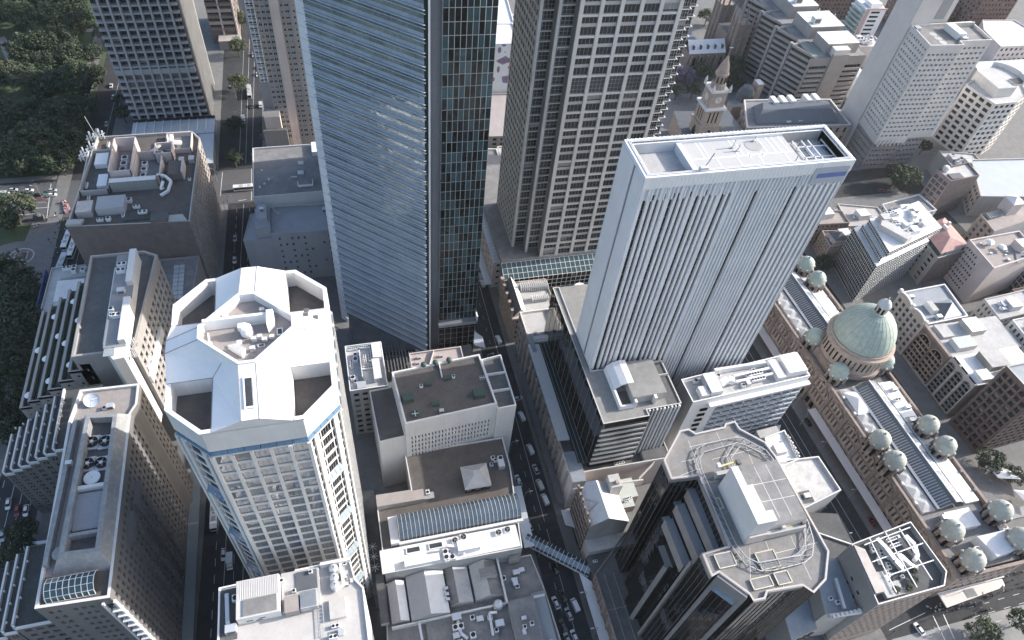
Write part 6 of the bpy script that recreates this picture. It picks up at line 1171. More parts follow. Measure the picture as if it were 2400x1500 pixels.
awning([(185.2, 127.3), (189.1, 127.7), (191.2, 60), (187.2, 60)], 5, 'long pinkish-beige flat street awning along the sandstone arcade, near half', mat('pink_beige_awning', (.70, .63, .60), .7, .06, .2))
awning([(181.6, 226), (185.4, 226), (188.8, 139), (184.6, 139)], 5, 'long pinkish-beige flat street awning along the sandstone arcade, far half', MATS['pink_beige_awning'])
m = MB(); m.prism([(193, 40.4), (217.5, 42.2), (220.6, 43.4), (221.0, 45.2), (193, 45.2)], 5.0, 5.5, mat('cream_awning', (.58, .52, .47), .7, .06, .2), None, True); m.box(203, 207.4, 41.7, 44.6, 5.52, 5.6, RGREY); m.bar((192.5, 45.5, 5.6), (222, 45.6, 5.8), .4, .5, OFFW); o = m.build('awning', None, (205, 43, 5)); tag(o, 'cream rounded street awning with a dark square opening at the near end of the sandstone arcade', 'awning')
for y in (104, 111.5, 120): 
    m = MB(); m.bar((0, 0, 0), (2.6, 2.4, 7.5), .22, .22, WHITE); o = m.build('flagpole'); o.location = (EU(y) + 31, y, 5); tag(o, 'slanted white flagpole on the far side of the sandstone arcade', 'flagpole', 'slanted flagpoles')

# --- street wall beyond the arcade
b = Bld('cream_gabled_block', 'cream ornate block with two curved gables and a blue-grey flat roof behind the big dome', 'building', (262, 160, 0))
CG = mat('cream_stucco', (.50, .46, .42), .8, .12, .2, .4)
b.block([(250.6, 150.2), (275.6, 151.5), (277.5, 172), (251.4, 170.6)], 0, 22.5, CG, RBLUE, 1.0, .6, faces={3: dict(nx=6, nz=6, mB=1, mT=1.6, ww=.56, wh=.66, d=.5, st=W22), 0: {}}, cap=OFFW)
for vc in (155.2, 165.6):
    k = b.p('curved_gable#%d' % vc)
    for i in range(8): t0, t1 = math.pi * i / 8, math.pi * (i + 1) / 8; k.face([(250.5, vc + 4.6 * math.cos(t0), 22.5), (250.5, vc + 4.6 * math.cos(t0), 22.5 + 2.2 * math.sin(t0)), (250.5, vc + 4.6 * math.cos(t1), 22.5 + 2.2 * math.sin(t1)), (250.5, vc + 4.6 * math.cos(t1), 22.5)], CG); k.bar((250.7, vc + 4.6 * math.cos(t0), 22.6 + 2.2 * math.sin(t0)), (250.7, vc + 4.6 * math.cos(t1), 22.6 + 2.2 * math.sin(t1)), 1.1, .5, OFFW)
for v in (150.4, 160.4, 170.2): b.piece('finial', (250.6, v, 23.6), (1.4, 1.4, 2.6), OFFW)
hp = [(263, 152.5), (274, 153), (274.6, 163), (263.5, 162.5)]; k = b.p('hipped_roof')
for q in range(4): j = (q + 1) % 4; k.face([(*hp[q], 21.6), (*hp[j], 21.6), (268.6, 157.6, 26.2)], (RWHITE, RPALE, RBLUE, SLATE)[q])
b.p('roof_house').box(258.6, 261.6, 156, 162, 21.4, 24.2, OFFW, PALE); b.finish(); ac(255, 167, 21.6, 2, 'the blue-grey roof behind the big dome', 1.4); ac(260.5, 153.4, 21.6, 2, 'the blue-grey roof behind the big dome', 1.6)
def archwall(b, x, ya, yb, z0, z1, m, n, rows, frame, zr, mul):
    """tall round-headed openings in a wall facing the arcade: wall piers, arch rings, glass behind"""
    W_ = (yb - ya) / n; k = b.p('wall')
    k.box(x + .9, x + 1.1, ya, yb, z0, z1, GBLACK)
    for i in range(n + 1): y = ya + i * W_; k.box(x, x + .95, max(ya, y - .55), min(yb, y + .55), z0, z1, m)
    for i in range(n):
        yc, r = ya + (i + .5) * W_, W_ / 2 - .55; s = 10
        for q in range(s):
            t0, t1 = math.pi * q / s, math.pi * (q + 1) / s; y0, y1 = yc - r * math.cos(t0), yc - r * math.cos(t1); za, zb = zr + r * math.sin(t0), zr + r * math.sin(t1)
            k.face([(x, y1, z1), (x, y0, z1), (x, y0, za), (x, y1, zb)][::-1], m); k.face([(x, y0, za), (x, y1, zb), (x + .9, y1, zb), (x + .9, y0, za)], m)
            b.p('arch_moulding@stuff').bar((x - .1, y0, za), (x - .1, y1, zb), .5, .45, frame)
        for j in range(rows): b.piece('spandrel', (x + .55, yc, z0 + (zr - z0) * (j + .9) / rows), (.5, W_ - 1.2, .7), frame)
        for q in range(1, mul): b.piece('mullion', (x + .5, yc - r + 2 * r * q / mul, (z0 + zr) / 2 + 1), (.3, .3, zr - z0 + 1.5), frame)
b = Bld('brown_arched_warehouse', 'brown sandstone warehouse with tall round-arched window bays behind the sandstone arcade', 'building', (265, 141, 0))
archwall(b, 250.3, 131.6, 149.9, 2, 22, mat('dark_sandstone', (.20, .155, .14), .9, .2, .4, .4), 2, 5, SAND, 16.0, 4); b.p('wall').box(251.5, 290, 131.6, 149.9, 0, 21.8, PALE, RPALE); b.p('cornice').box(249.7, 251.2, 131.4, 150, 22, 23.2, SANDD); b.p('roof_house').box(256, 266, 134, 140, 21.8, 24.6, OFFW, mat('pale_green_roof', (.42, .47, .44))); b.p('roof_house').box(268, 276, 141, 149, 21.8, 25, PALE, RWHITE); b.p('roof_house').box(254, 260, 141.5, 149, 21.8, 23.4, PALE, RPALE); b.finish()
b = Bld('white_arched_block', 'pale block with three tall dark round-headed window slots behind the sandstone arcade', 'building', (267, 123, 0))
archwall(b, 250.8, 115.6, 131.3, 1, 23.5, PALE, 3, 7, mat('grey_spandrel', (.22, .22, .23), .6), 19.5, 2); b.p('wall').box(252.0, 286, 115.6, 131.3, 0, 23.2, PALE, RWHITE); b.p('roof_house').box(262, 272, 121, 130, 23.2, 26.4, mat('olive_render', (.30, .28, .22), .9, .1, .3), RPALE); b.p('roof_house').box(254, 260, 116.4, 121.6, 23.2, 25.4, WMETAL, RWHITE); b.p('roof_house').prism([(262, 116), (272, 116.4), (268, 120.6)], 23.2, 26, OFFW, RWHITE); b.finish()
b = Bld('brown_brick_offices', 'tall dark red-brown brick office block with a grid of square windows at the right edge', 'building', (285, 105, 0))
BB = mat('plum_brick', (.145, .10, .092), .8, .16, .4, .2); st = dict(nx=2, nz=2, fr=DGREY, gl=GDARK, blinds=.22)
b.block([(251.4, 95.6), (312, 99.4), (310.6, 114.6), (250.2, 112.4)], 0, 42, BB, RBLUE, 1.0, .7, cap=PALE, faces={3: dict(nx=5, nz=11, mL=.8, mR=.8, mB=1.5, mT=1.8, ww=.72, wh=.7, d=1.1, st=st), 0: dict(nx=17, nz=11, mL=.8, mB=1.5, mT=1.8, ww=.7, wh=.62, d=1.1, st=st)}); b.finish(); scatter(266, 290, 100, 112, 41.2, 5, 'the blue roof of the plum brick offices', 81, (1, 2), (1.2, 2))
b = Bld('glass_grid_block', 'green-black glass block with a white grid and set-back upper floors beyond the arcade', 'building', (262, 200, 0))
GP = [(246, 185.3), (285, 197.6), (287, 222), (250, 212.4)]; stg = dict(nx=1, nz=1, fr=ALU, gl=GGREEN, blinds=.0, fw=.1, name='glass_panel')
for i in range(4):
    a, c = GP[i], GP[(i + 1) % 4]
    b.facade(a, c, 0, 25.6, ALU, 20 if i == 3 else 26, 12 if i == 3 else 14, .2, .2, .2, .2, .9, .88 if i == 3 else .7, .1, dict(stg))
UP = [(248.8, 187.6), (287.5, 199.6), (288, 220), (252.6, 211)]
for z0, z1, d in ((25.6, 29.0, 0), (29.0, 32.2, 2.4)):
    P2 = [(p[0] + d * .9, p[1]) for p in UP]
    for i in range(4): b.facade(P2[i], P2[(i + 1) % 4], z0, z1, ALU, 18 if i == 3 else 24, 2, .2, .2, .1, .1, .88, .84, .1, dict(stg))
    b.p('roof#%g' % z0).face([(x, y, z0 + .01) for x, y in (GP if d == 0 else UP)], ALU)
b.p('roof').face([(p[0] + 2.2, p[1], 32.2) for p in UP], RWHITE); k = b.p('plant_house'); k.prism([(254.5, 203), (262, 191.6), (266, 193), (258.4, 208)], 32.2, 35.4, mat('cream_panel', (.52, .50, .46), .7), RPALE); k.box(262, 266, 193, 197, 32.2, 34.4, OFFW, WHITE); k.box(270, 274, 197, 201, 32.2, 34.6, OFFW, WHITE); k.box(258, 262, 206, 210, 32.2, 36, PALE, RPALE); b.finish()
scatter(260, 284, 198, 216, 32.2, 22, 'the crowded white roof of the green-black glass block', 91, (0, 1, 2), (1.1, 1.9)); ductrun([(262, 209, 33.4), (272, 203, 33.6), (278, 205, 33.6)], 1.0, 'the green-black glass block', WMETAL)
b = Bld('red_roof_building', 'narrow pale building with a pinkish red hipped roof beside the glass grid block', 'building', (289, 198, 0))
RP = [(288.6, 190.4), (310, 193.6), (311, 217), (291, 212)]; b.block(RP, 0, 20.0, CG, RPALE, .6, .4, faces={3: dict(nx=3, nz=6, ww=.42, wh=.5, st=W1), 0: dict(m=BROWN, nx=6, nz=5, ww=.2, wh=.25, st=W1)})
k = b.p('hipped_roof'); I2 = inset(RP, .8); rg = [(298, 199), (303, 211)]
k.face([(*I2[0], 22), (*I2[1], 22), (rg[0][0] + 1, rg[0][1], 25)], REDR); k.face([(*I2[1], 22), (*I2[2], 22), (*rg[1], 25), (rg[0][0] + 1, rg[0][1], 25)], REDR); k.face([(*I2[2], 22), (*I2[3], 22), (*rg[1], 25)], REDR); k.face([(*I2[3], 22), (*I2[0], 22), (rg[0][0] + 1, rg[0][1], 25), (*rg[1], 25)], REDR)
k.prism(I2, 20, 22, GTEAL, REDR)
for i in range(9): b.p('chimney@stuff').box(294 + i * 1.2, 294.3 + i * 1.2, 192 + i * .18, 192.3 + i * .18, 20, 22, WHITE)
b.p('chimney').box(300, 301, 204, 207, 24, 26.4, OFFW); b.p('chimney').box(305, 306, 208, 209.4, 23, 25.8, OFFW); b.finish()
b = Bld('pink_corner_block', 'pinkish rendered block with square windows and a sunny roof terrace of white parasols', 'building', (320, 185, 0))
PP = [(306, 174.6), (338, 180), (340, 197), (307, 195)]; b.block(PP, 0, 26, PINK, RTAN, 1.2, .6, faces={3: dict(nx=7, nz=7, mL=1, mR=7, mB=2, mT=2.4, ww=.56, wh=.5, d=.4, st=dict(fr=PINK, gl=GBLACK, blinds=.05), skip=lambda i, j: (i > 5 and j > 3) or (i > 4 and j > 5))})
b.p('stair_house').box(328, 336, 183, 189, 24.8, 29, PINK, PINK); b.p('roof#2').prism([(322, 176.5), (338, 179.5), (338.6, 186), (327, 184)], 24.8, 25.4, PALE, RGREY); b.finish()
for x, y in ((316, 191), (320, 186.5)):
    m = MB(); m.lathe((0, 0), [(2.4, 2.2), (1.2, 2.9), (0, 3.3)], 6, WHITE); m.bar((0, 0, 0), (0, 0, 2.4), .12, .12, STEEL); o = m.build('parasol'); o.location = (x, y, 24.8); tag(o, 'big white parasol on the roof terrace of the pink block', 'parasol', 'white parasols on the pink block')
scatter(329, 337, 180, 184, 25.4, 5, 'the grey strip roof of the pink block', 95, (0, 1), (1, 1.5)); scatter(311, 324, 177.5, 192, 24.8, 7, 'the roof terrace of the pink block', 96, (2,), (.6, 1))
b = Bld('red_arched_warehouse', 'pinkish brick warehouse with arched top windows and a plain dark brick side wall', 'building', (340, 248, 0))
AP2 = [(329.4, 239.6), (350.5, 242), (352, 254), (327.8, 250.6)]; b.block(AP2, 0, 25.4, mat('rose_brick', (.33, .235, .215), .85, .14, .3), RPALE, 1.0, .6, cap=REDB, faces={3: dict(nx=3, nz=7, ww=.74, wh=.66, d=.5, mT=1.8, st=dict(nx=2, nz=2, fr=PINK, gl=GMID)), 0: dict(m=mat('grey_plum_brick', (.155, .125, .125), .85, .14, .4), nx=6, nz=5, mB=4, mT=2, ww=.16, wh=.22, st=dict(fr=WHITE))}); b.p('roof_house').box(332, 340, 241.5, 246, 24.4, 25.2, SLATE, SLATE); b.finish()
m = MB(); m.lathe((0, 0), [(1.7, 0), (1.8, 2.4), (1.2, 3.0), (0, 3.2)], 14, OFFW); o = m.build('water_tank'); o.location = (333, 249.6, 24.6); tag(o, 'fat pale water tank on the rose brick warehouse', 'tank')
b = Bld('ochre_brick_block', 'ochre brick block with arched windows, a white capped stair tower and long pale party wall', 'building', (350, 215, 0))
OP = [(337, 205.6), (375, 213), (378, 224), (338.6, 219.4)]; b.block(OP, 0, 18, mat('ochre_brick', (.36, .265, .21), .85, .15, .3), RTAN, .9, .5, faces={3: dict(nx=3, nz=5, ww=.5, wh=.6, st=W22), 0: dict(m=PB)}); t_ = b.p('stair_tower'); t_.box(354, 361, 217, 224, 17, 25, PINK); hp = rect(353.4, 361.6, 216.4, 224.6)
for q in range(4): j = (q + 1) % 4; t_.face([(*hp[q], 25), (*hp[j], 25), (357.5, 220.5, 27)], OFFW)
for i in range(7): b.piece('roof_louvre', (341.5 + i * 1.5, 216.5 + i * .25, 18.2), (.5, 3.6, 1.6), STEEL)
b.finish()
b = Bld('blue_roof_hall', 'wide low hall with a pale blue flat roof at the right edge', 'building', (385, 245, 0)); b.block([(354, 236), (420, 226), (440, 262), (372, 268)], 0, 15, PALE, mat('pale_blue_membrane', (.36, .42, .48), .6, .08, .15), .9, .6, faces={3: dict(nx=10, nz=3, ww=.6, wh=.5, st=W22)}); b.p('roof_house').box(404, 420, 236, 246, 14, 19, PALE, RPALE); b.finish()
b = Bld('dark_grid_offices', 'dark gridded office block with a green roof cut by the right edge', 'building', (360, 180, 0)); b.block([(341, 176), (420, 186), (420, 199), (343.5, 189)], 0, 22, PALE, mat('sea_green_roof', (.14, .22, .21), .7, .12, .3), .6, .4, faces={3: dict(nx=5, nz=6, ww=.84, wh=.8, d=.3, st=dict(nx=2, nz=2, fr=STEEL, gl=GMID)), 0: dict(nx=18, nz=6, ww=.8, wh=.7, st=dict(nx=2, fr=STEEL))}); b.finish(); scatter(346, 370, 181, 187, 21.5, 6, 'the green roof at the right edge', 97, (1, 2), (1.4, 2))
for k, (P3, z, wl, rfm, lab) in enumerate((
    ([(292, 148), (318, 150), (319, 163), (293, 161)], 21, PALE, RPALE, 'pale low block with a cream roof strip below the pink block'),
    ([(293, 131), (330, 134), (331, 147), (294, 145)], 24, OFFW, RPALE, 'white jumbled roof block with rows of cooling units near the right edge'),
    ([(320, 130), (352, 134), (353, 150), (321, 148)], 27, OFFW, RWHITE, 'white flat-roofed block with a cut corner at the right edge'),
    ([(291, 116), (330, 119.6), (331, 130), (292, 129)], 22, PALE, RWHITE, 'pale block with ribbed white roofs above the plum brick offices'),
    ([(322, 152), (360, 155), (362, 172), (323, 170)], 13, REDB, RDARK, 'low dark red brick building deep between taller blocks at the right edge'),
    ([(290, 226), (322, 231), (320, 245), (292, 240)], 13, OFFW, RGREY, 'low block with a blue-grey roof pen behind the glass grid block'),
    ([(262, 226), (287, 224), (288, 238), (266, 244)], 13, CG, mat('pinkish_grey_roof', (.40, .37, .36), .85, .1, .2), 'low cream building with white plant boxes right of the striped tower'),
    ([(244, 214), (260, 214.6), (261, 224), (246, 226)], 12, SAND, SLATE, 'small sandstone building with a dark pyramid roof right of the striped tower'),
    ([(240, 228), (262, 226.5), (263, 236), (244, 240)], 15, SANDD, RTAN, 'brown arched-window building just right of the striped tower'))):
    b = Bld('street_block', lab, 'building', (P3[0][0], P3[0][1], 0)); b.block(P3, 0, z, wl, rfm, .8, .5, faces={3: dict(nx=5, nz=5, ww=.5, wh=.55, st=W22), 0: dict(nx=8, nz=5, ww=.4, wh=.5, st=W1)}); x, y = P3[0]; b.p('roof_house').box(x + 9, x + 15, y + 4, y + 9.5, z - .8, z + 2.4, OFFW, RWHITE)
    if k == 1: b.p('roof_house').box(x + 20, x + 32, y + 5, y + 12, z - .8, z + 5, PB, RPALE)
    if k == 7:
        hp = rect(247, 255, 215.4, 222); r9 = b.p('roof_pyramid')
        for q in range(4): j = (q + 1) % 4; r9.face([(*hp[q], z + 2), (*hp[j], z + 2), (251, 218.6, z + 5)], SLATE)
        r9.prism(hp, z - .8, z + 2, CG)
    b.finish()
    if k not in (4,): scatter(x + 3, x + 20, y + 3, y + 10, z - .8, 6 if k != 1 else 14, lab[:60].rsplit(' ', 3)[0] if 0 else ('the ' + ' '.join(lab.split()[:4])), 100 + k, (0, 1, 2), (1.0, 1.8))
b = Bld('shade_sail_court', 'small court with pale shade sails and planters beside the plum brick offices', 'court', (255, 84, 0)); k = b.p('sail'); 
for (x, y) in ((248, 88), (258, 84), (252, 76)): k.face([(x, y, 5), (x + 9, y - 2, 4), (x + 10, y - 9, 6), (x + 2, y - 6, 4.4)], OFFW); k.face([(x, y, 4.95), (x + 2, y - 6, 4.35), (x + 10, y - 9, 5.95), (x + 9, y - 2, 3.95)], OFFW)
b.p('planter').box(246, 262, 66, 70, 0, 1, GREY); b.finish()

# --- civic buildings at upper right
b = Bld('beige_office_tower', 'stepped beige office tower with rows of tiny windows and a tall blank slab behind', 'tower', (330, 295, 0))
BE = mat('pinkish_beige_concrete', (.60, .555, .52), .8, .08, .08, .3); st = dict(nx=2, nz=1, fr=BE, gl=GDARK, blinds=.12, fw=.12)
TP = [(311, 283.4), (331.7, 282.4), (332.4, 286.4), (352.8, 286.2), (354.8, 306.5), (314, 305)]
b.block(TP, 20, 82, BE, RGREY, 1.4, .6, faces={5: dict(nx=8, nz=18, mL=1, mR=1, mB=4, mT=2, ww=.5, wh=.42, d=.5, st=st), 0: dict(nx=7, nz=18, mL=.8, mR=.8, mB=4, mT=4, ww=.6, wh=.4, d=.8, st=st), 2: dict(nx=6, nz=18, mL=1, mR=1, mB=4, mT=3, ww=.62, wh=.4, d=.8, st=st)})
LP = [(312.6, 285.4), (331, 284.4), (332.4, 287.4), (350, 287.4), (350, 305), (314, 305)]
for i, n in ((5, 8), (0, 7), (2, 6)): b.facade(LP[i], LP[(i + 1) % 6], 0, 20, mat('brownish_concrete', (.30, .27, .255), .8, .1, .1, .3), n, 5, .8, .8, 1, 1, .6, .42, .5, st)
for i in range(7): b.piece('corbel', (313.6 + i * 2.8, 283.6, 20.5), (.7, 2.2, 4), BE)
s_ = b.p('blank_slab'); s_.prism([(313.2, 305.2), (326, 305.0), (326, 320), (311, 320)], 0, 135, BE); s_.box(326.1, 338, 306.6, 320, 0, 135, BE); b.p('recess').box(328, 334.5, 306.3, 306.5, 84, 130, GREY)  # flat grey sheet; a recess's shade is put into its colour
k = b.p('plant_house'); k.box(333, 338, 290, 302, 80.6, 84, WMETAL, RWHITE); k.box(314, 317, 300, 303, 80.6, 82.6, PALE, RPALE); b.p('parapet_inner').box(340, 354, 303, 304, 80.6, 83, PALE)
for y in (288, 292.4, 296.8): b.p('roof_disc').cyl((323, y), 2.1, 80.62, 80.66, 20, RPALE)
b.finish(); scatter(332, 340, 288, 300, 80.7, 8, 'the beige tower roof', 111, (0, 1, 2), (1.2, 2)); 
b = Bld('curved_end_office_block', 'pale gridded office block with a rounded end and curved roof structures at upper right', 'building', (395, 300, 0))
FP = [(375.2, 278.4), (392, 279), (404, 284.5), (410, 296), (400, 313), (371, 300)]; stf = dict(nx=1, nz=1, fr=DGREY, gl=GDARK, blinds=.12)
b.block(FP, 8, 46, CREAM, RPALE, 1.0, .6, faces={5: dict(nx=4, nz=10, ww=.66, wh=.58, d=.5, st=stf), 0: dict(nx=4, nz=10, ww=.66, wh=.55, d=.5, st=stf), 1: dict(nx=3, nz=10, ww=.66, wh=.55, st=stf), 2: dict(nx=3, nz=10, ww=.66, wh=.55, st=stf)}); k = b.p('upper_house'); k.prism([(380, 286), (393, 286), (404, 296), (398, 310), (380, 306)], 45, 51, CREAM, RPALE)
pts = [(392 + 12 * math.cos(R(a)), 298 + 12 * math.sin(R(a))) for a in range(-60, 100, 20)]
for q0, q1 in zip(pts, pts[1:]): b.p('curved_screen').bar((*q0, 52), (*q1, 52), .8, 3.4, ALU)
b.p('pit').box(393, 401, 288, 294, 51, 51.8, OFFW, BLACKM); b.finish()
b = Bld('blue_glass_annex', 'low blue-grey flat roof block with white plant between the two pale towers', 'building', (362, 285, 0)); b.block([(356, 262), (378, 258), (380, 274), (358, 280)], 0, 14, PALE, RPALE, .8, .5, faces={0: dict(nx=6, nz=3, st=W1)}); b.finish(); scatter(360, 375, 264, 274, 13.4, 10, 'the low block between the two pale towers', 113, (0, 1, 2), (1.6, 2.6))
b = Bld('brutalist_offices', 'dark concrete office block with slanting ribbed bays, stepped side towers and white roof plant', 'building', (310, 370, 0))
BC = mat('grey_brown_concrete', (.33, .31, .30), .85, .12, .1, .4); XA, XB, YA, YB, ZB = 291, 331, 342.6, 424, 42
b.p('wall').box(XA + 3, XB, YA + .6, YB, 0, ZB, BC, RGREY); b.facade((XA, YA), (XB, YA), 0, ZB, BC, 0, 0)
for (xa, xb) in ((XA + 1.5, 305.5), (318, XB - 1)):
    for j in range(10): b.piece('spandrel', ((xa + xb) / 2, YA - .3, 3 + j * 3.4), (xb - xa, .9, 1.5), BC); b.win(((xa + xb) / 2, YA - .06, 5 + j * 3.4), 0, xb - xa - .4, 1.9, dict(nx=5, gl=GDARK, fr=BC, blinds=.1))
b.p('pylon').box(306, 317.4, YA - 1.2, YA + .5, 0, ZB + 2, WARM); b.p('pylon').box(306.5, 317, YA - .6, YA + 5, ZB, ZB + 5, OFFW, WHITE)
for k in range(4):                              # four bays stepping back, each with louvred fins and a stair tower
    ya = YA + 2 + k * 20.5
    b.p('side_bay').prism([(XA + 3, ya), (XA + 3, ya + 18), (XA - 3.2, ya + 14)], 0, ZB - 1, BLACKM, RTAN)
    for j in range(11):
        z = 2.4 + j * 3.6
        a, c = (XA + 2.4, ya + .6), (XA - 3.6, ya + 14.0); o = MB(); o.bar((*a, z), (*c, z), 1.2, 1.7, BC); o.build('louvre_band', b.e, b.o)
        b.win((XA - 1.4, ya + 16.9, z + 2), R(-122), 2.6, 1.6, W1)
    b.piece('stair_tower', (XA - 2.6, ya + 16.6, ZB / 2), (2.2, 2.6, ZB + 1), BC)
    b.p('bay_parapet').bar((XA + 2.6, ya + .4, ZB), (XA - 3.6, ya + 14, ZB), .6, 1.6, BC); b.p('bay_parapet').bar((XA - 3, ya + 14.6, ZB), (XA + 10, ya + 17.6, ZB), .6, 1.6, PALE)
k = b.p('plant_house'); k.box(303.5, 326, 347, 362, ZB, ZB + 6.5, BC, RWHITE); k.box(302, 326, 366, 386, ZB, ZB + 7.5, BC, RWHITE); k.box(303, 322, 392, 420, ZB, ZB + 8, BC, RWHITE)
for y in (350, 354, 358, 370, 374, 378, 398, 406, 412): b.p('roof_seam@stuff').bar((304, y, ZB + (6.6 if y < 363 else 7.6 if y < 390 else 8.1)), (325 if y < 390 else 321, y, ZB + (6.6 if y < 363 else 7.6 if y < 390 else 8.1)), .25, .2, PALE)
b.p('roof#2').box(293, 303, 344, 360, ZB, ZB + .4, BC, mat('green_court', (.20, .25, .23), .8, .2, .3)); b.finish()
for (x, y, zz) in ((305, 368, 49.6), (306, 394, 50), (310, 400, 50.1)): ac(x + 2, y + 3, zz, 2, 'the white plant roof of the concrete offices', 3.2)
for x, y in ((326, 388), (329, 391), (324, 394), (331, 386)): 
    m = MB(); 
    for q in range(6): m.bar(((q % 3) * 1.1, (q // 3) * 1.6, 0), ((q % 3) * 1.1 + .2, (q // 3) * 1.6, 3.4 + q % 2), .35, .35, WMETAL)
    m.box(-.6, 3, -.6, 2.2, 0, 1.2, STEEL); o = m.build('antenna_cluster'); o.location = (x, y, 42); tag(o, 'tangle of white antennas on the concrete offices', 'antenna', 'antenna tangles')
b = Bld('town_hall', 'sandstone civic hall with a long slate mansard roof and rounded parapet', 'building', (275, 322, 0))
HP = [(240, 309.6), (309, 304.6), (311, 333), (252, 338)]; b.block(HP, 0, 19, SAND, RGREY, .9, .8, faces={0: dict(nx=14, nz=3, ww=.4, wh=.6, d=.6, st=W22), 3: dict(nx=4, nz=3, ww=.35, wh=.6, d=.6, st=W22)}, cap=OFFW)
M1 = [(248, 313), (303, 309), (305, 327), (255, 331)]; M2 = [(253, 318.5), (299, 315), (300.4, 322), (257, 325.6)]; k = b.p('mansard')
for q in range(4): j = (q + 1) % 4; k.face([(*M1[q], 18.5), (*M1[j], 18.5), (*M2[j], 24.5), (*M2[q], 24.5)], mat('blue_slate', (.12, .145, .18), .5, .12, .3))
k.face([(*p, 24.5) for p in M2], mat('blue_slate', (.12, .145, .18)))
for x in (263, 269, 275, 286, 292): b.p('dormer#%d' % x).prism([(x, 323), (x + 3.2, 322.8), (x + 3.4, 330), (x + .2, 330.2)], 20, 25.8, OFFW, RWHITE)
for x in (268, 276, 284, 292): b.p('roof_vent').box(x, x + 3, 311.6, 312.6, 18.6, 19.6, ALU)
b.p('turret_roof').lathe((258, 346), [(6, 14), (5.4, 19), (3.4, 22.6), (0, 24)], 10, SLATE); b.p('wing').box(246, 300, 338.2, 345, 0, 14, SAND, RGREY); b.p('wing').box(263, 267, 344, 350, 12, 25, SAND, OFFW); b.p('annex').box(312, 330, 318, 335, 0, 9, PALE, RBLUE)
b.p('front_wing').box(226, 239.6, 306, 336, 0, 16, SAND, SLATE); b.p('front_wing').prism([(200, 306), (225.6, 304), (225.6, 336), (206, 338)], 0, 14, SAND, SLATE)
for (x, y) in ((229, 300), (236, 299.6), (218, 298)): b.p('slate_roof').prism([(x, y), (x + 6.4, y - .4), (x + 6.4, y + 6), (x, y + 6.4)], 0, 13, SAND, SLATE)
b.finish()
b = Bld('clock_tower', 'tall carved sandstone clock tower with a spire and weathervane', 'tower', (213, 313, 0))
tc = (214.4, 314.5); k = b.p('shaft'); 
def sq(h, z0, z1, m=SAND, c=tc): return k.box(c[0] - h, c[0] + h, c[1] - h, c[1] + h, z0, z1, m)
sq(6.2, 0, 22); sq(6.8, 22, 23); sq(5.6, 23, 33); sq(6.6, 33, 34.2, OFFW); sq(4.8, 34.2, 43.6); sq(5.4, 43.6, 44.6, OFFW)
for h, za, zb, n, ww in ((5.62, 24.5, 31.5, 3, .9), (6.22, 8, 18, 2, 1.4), (6.22, 12, 20, 1, 2.2)):
    for i in range(n):
        d = (i - (n - 1) / 2) * 2.4; b.win((tc[0] + d, tc[1] - h, (za + zb) / 2), 0, ww, zb - za, dict(gl=GBLACK, fr=SANDD, blinds=0)); b.win((tc[0] - h, tc[1] + d, (za + zb) / 2), R(-90), ww, zb - za, dict(gl=GBLACK, fr=SANDD, blinds=0))
for nm, c, rz in (('clock_face', (tc[0], tc[1] - 4.86, 39), 0), ('clock_face', (tc[0] - 4.86, tc[1], 39), R(-90))):
    m = MB(); m.cyl((0, 0), 2.2, 0, .12, 28, SAND, top=mat('clock_dial', (.62, .60, .56), .5, .05, .5)); m.bar((0, -.1, .16), (0, 1.5, .16), .18, .06, BLACKM); m.bar((0, 0, .16), (1.0, -.5, .16), .22, .06, BLACKM)
    for q in range(12): a = q * math.pi / 6; m.bar((1.7 * math.cos(a), 1.7 * math.sin(a), .15), (2.05 * math.cos(a), 2.05 * math.sin(a), .15), .14, .05, BLACKM)
    o = m.build(nm, b.e); o.location = (c[0] - b.o[0], c[1] - b.o[1], c[2]); o.rotation_euler = (R(90), 0, rz)
for i in range(4):
    for s in (-1, 1): a = (tc[0] + (5.2 if i < 2 else -5.2), tc[1] + s * 5.2); b.p('pinnacle#%d%d' % (i % 2, s)).lathe(a, [(.9, 44), (.9, 46.4), (0, 49)], 6, OFFW) if i % 2 == 0 else None
k.lathe(tc, [(4.3, 44.6), (4.0, 46.5), (4.3, 47), (3.6, 47.4), (3.4, 52.4), (3.9, 52.8), (3.9, 53.4), (3.3, 53.8), (3.0, 56), (2.2, 58.6), (1.2, 61), (.5, 63), (.15, 63.4), (.12, 69)], 12, SAND)
for q in range(10): a = q * .628; b.p('belfry_opening@stuff').box(tc[0] + 3.5 * math.cos(a) - .35, tc[0] + 3.5 * math.cos(a) + .35, tc[1] + 3.5 * math.sin(a) - .35, tc[1] + 3.5 * math.sin(a) + .35, 48.4, 51.8, BLACKM)
b.p('weathervane').bar((tc[0] - 1, tc[1], 68), (tc[0] + 1.2, tc[1] - .6, 68.2), .3, .3, OFFW); b.finish()
b = Bld('gothic_cathedral', 'brown gothic cathedral with twin pinnacled towers and a pale ribbed nave roof', 'church', (270, 400, 0))
k = b.p('wall'); k.box(243, 270, 400, 414, 0, 15, SANDD); rf_ = b.p('nave_roof'); rf_.face([(242.5, 400, 15), (270, 400, 15), (270, 407, 21.5), (242.5, 407, 21.5)], RWHITE); rf_.face([(242.5, 407, 21.5), (270, 407, 21.5), (270, 414, 15), (242.5, 414, 15)], SLATE); rf_.prism([(240, 414), (256, 414), (256, 442), (244, 442)], 0, 15, SANDD, mat('blue_slate', (.12, .145, .18)))
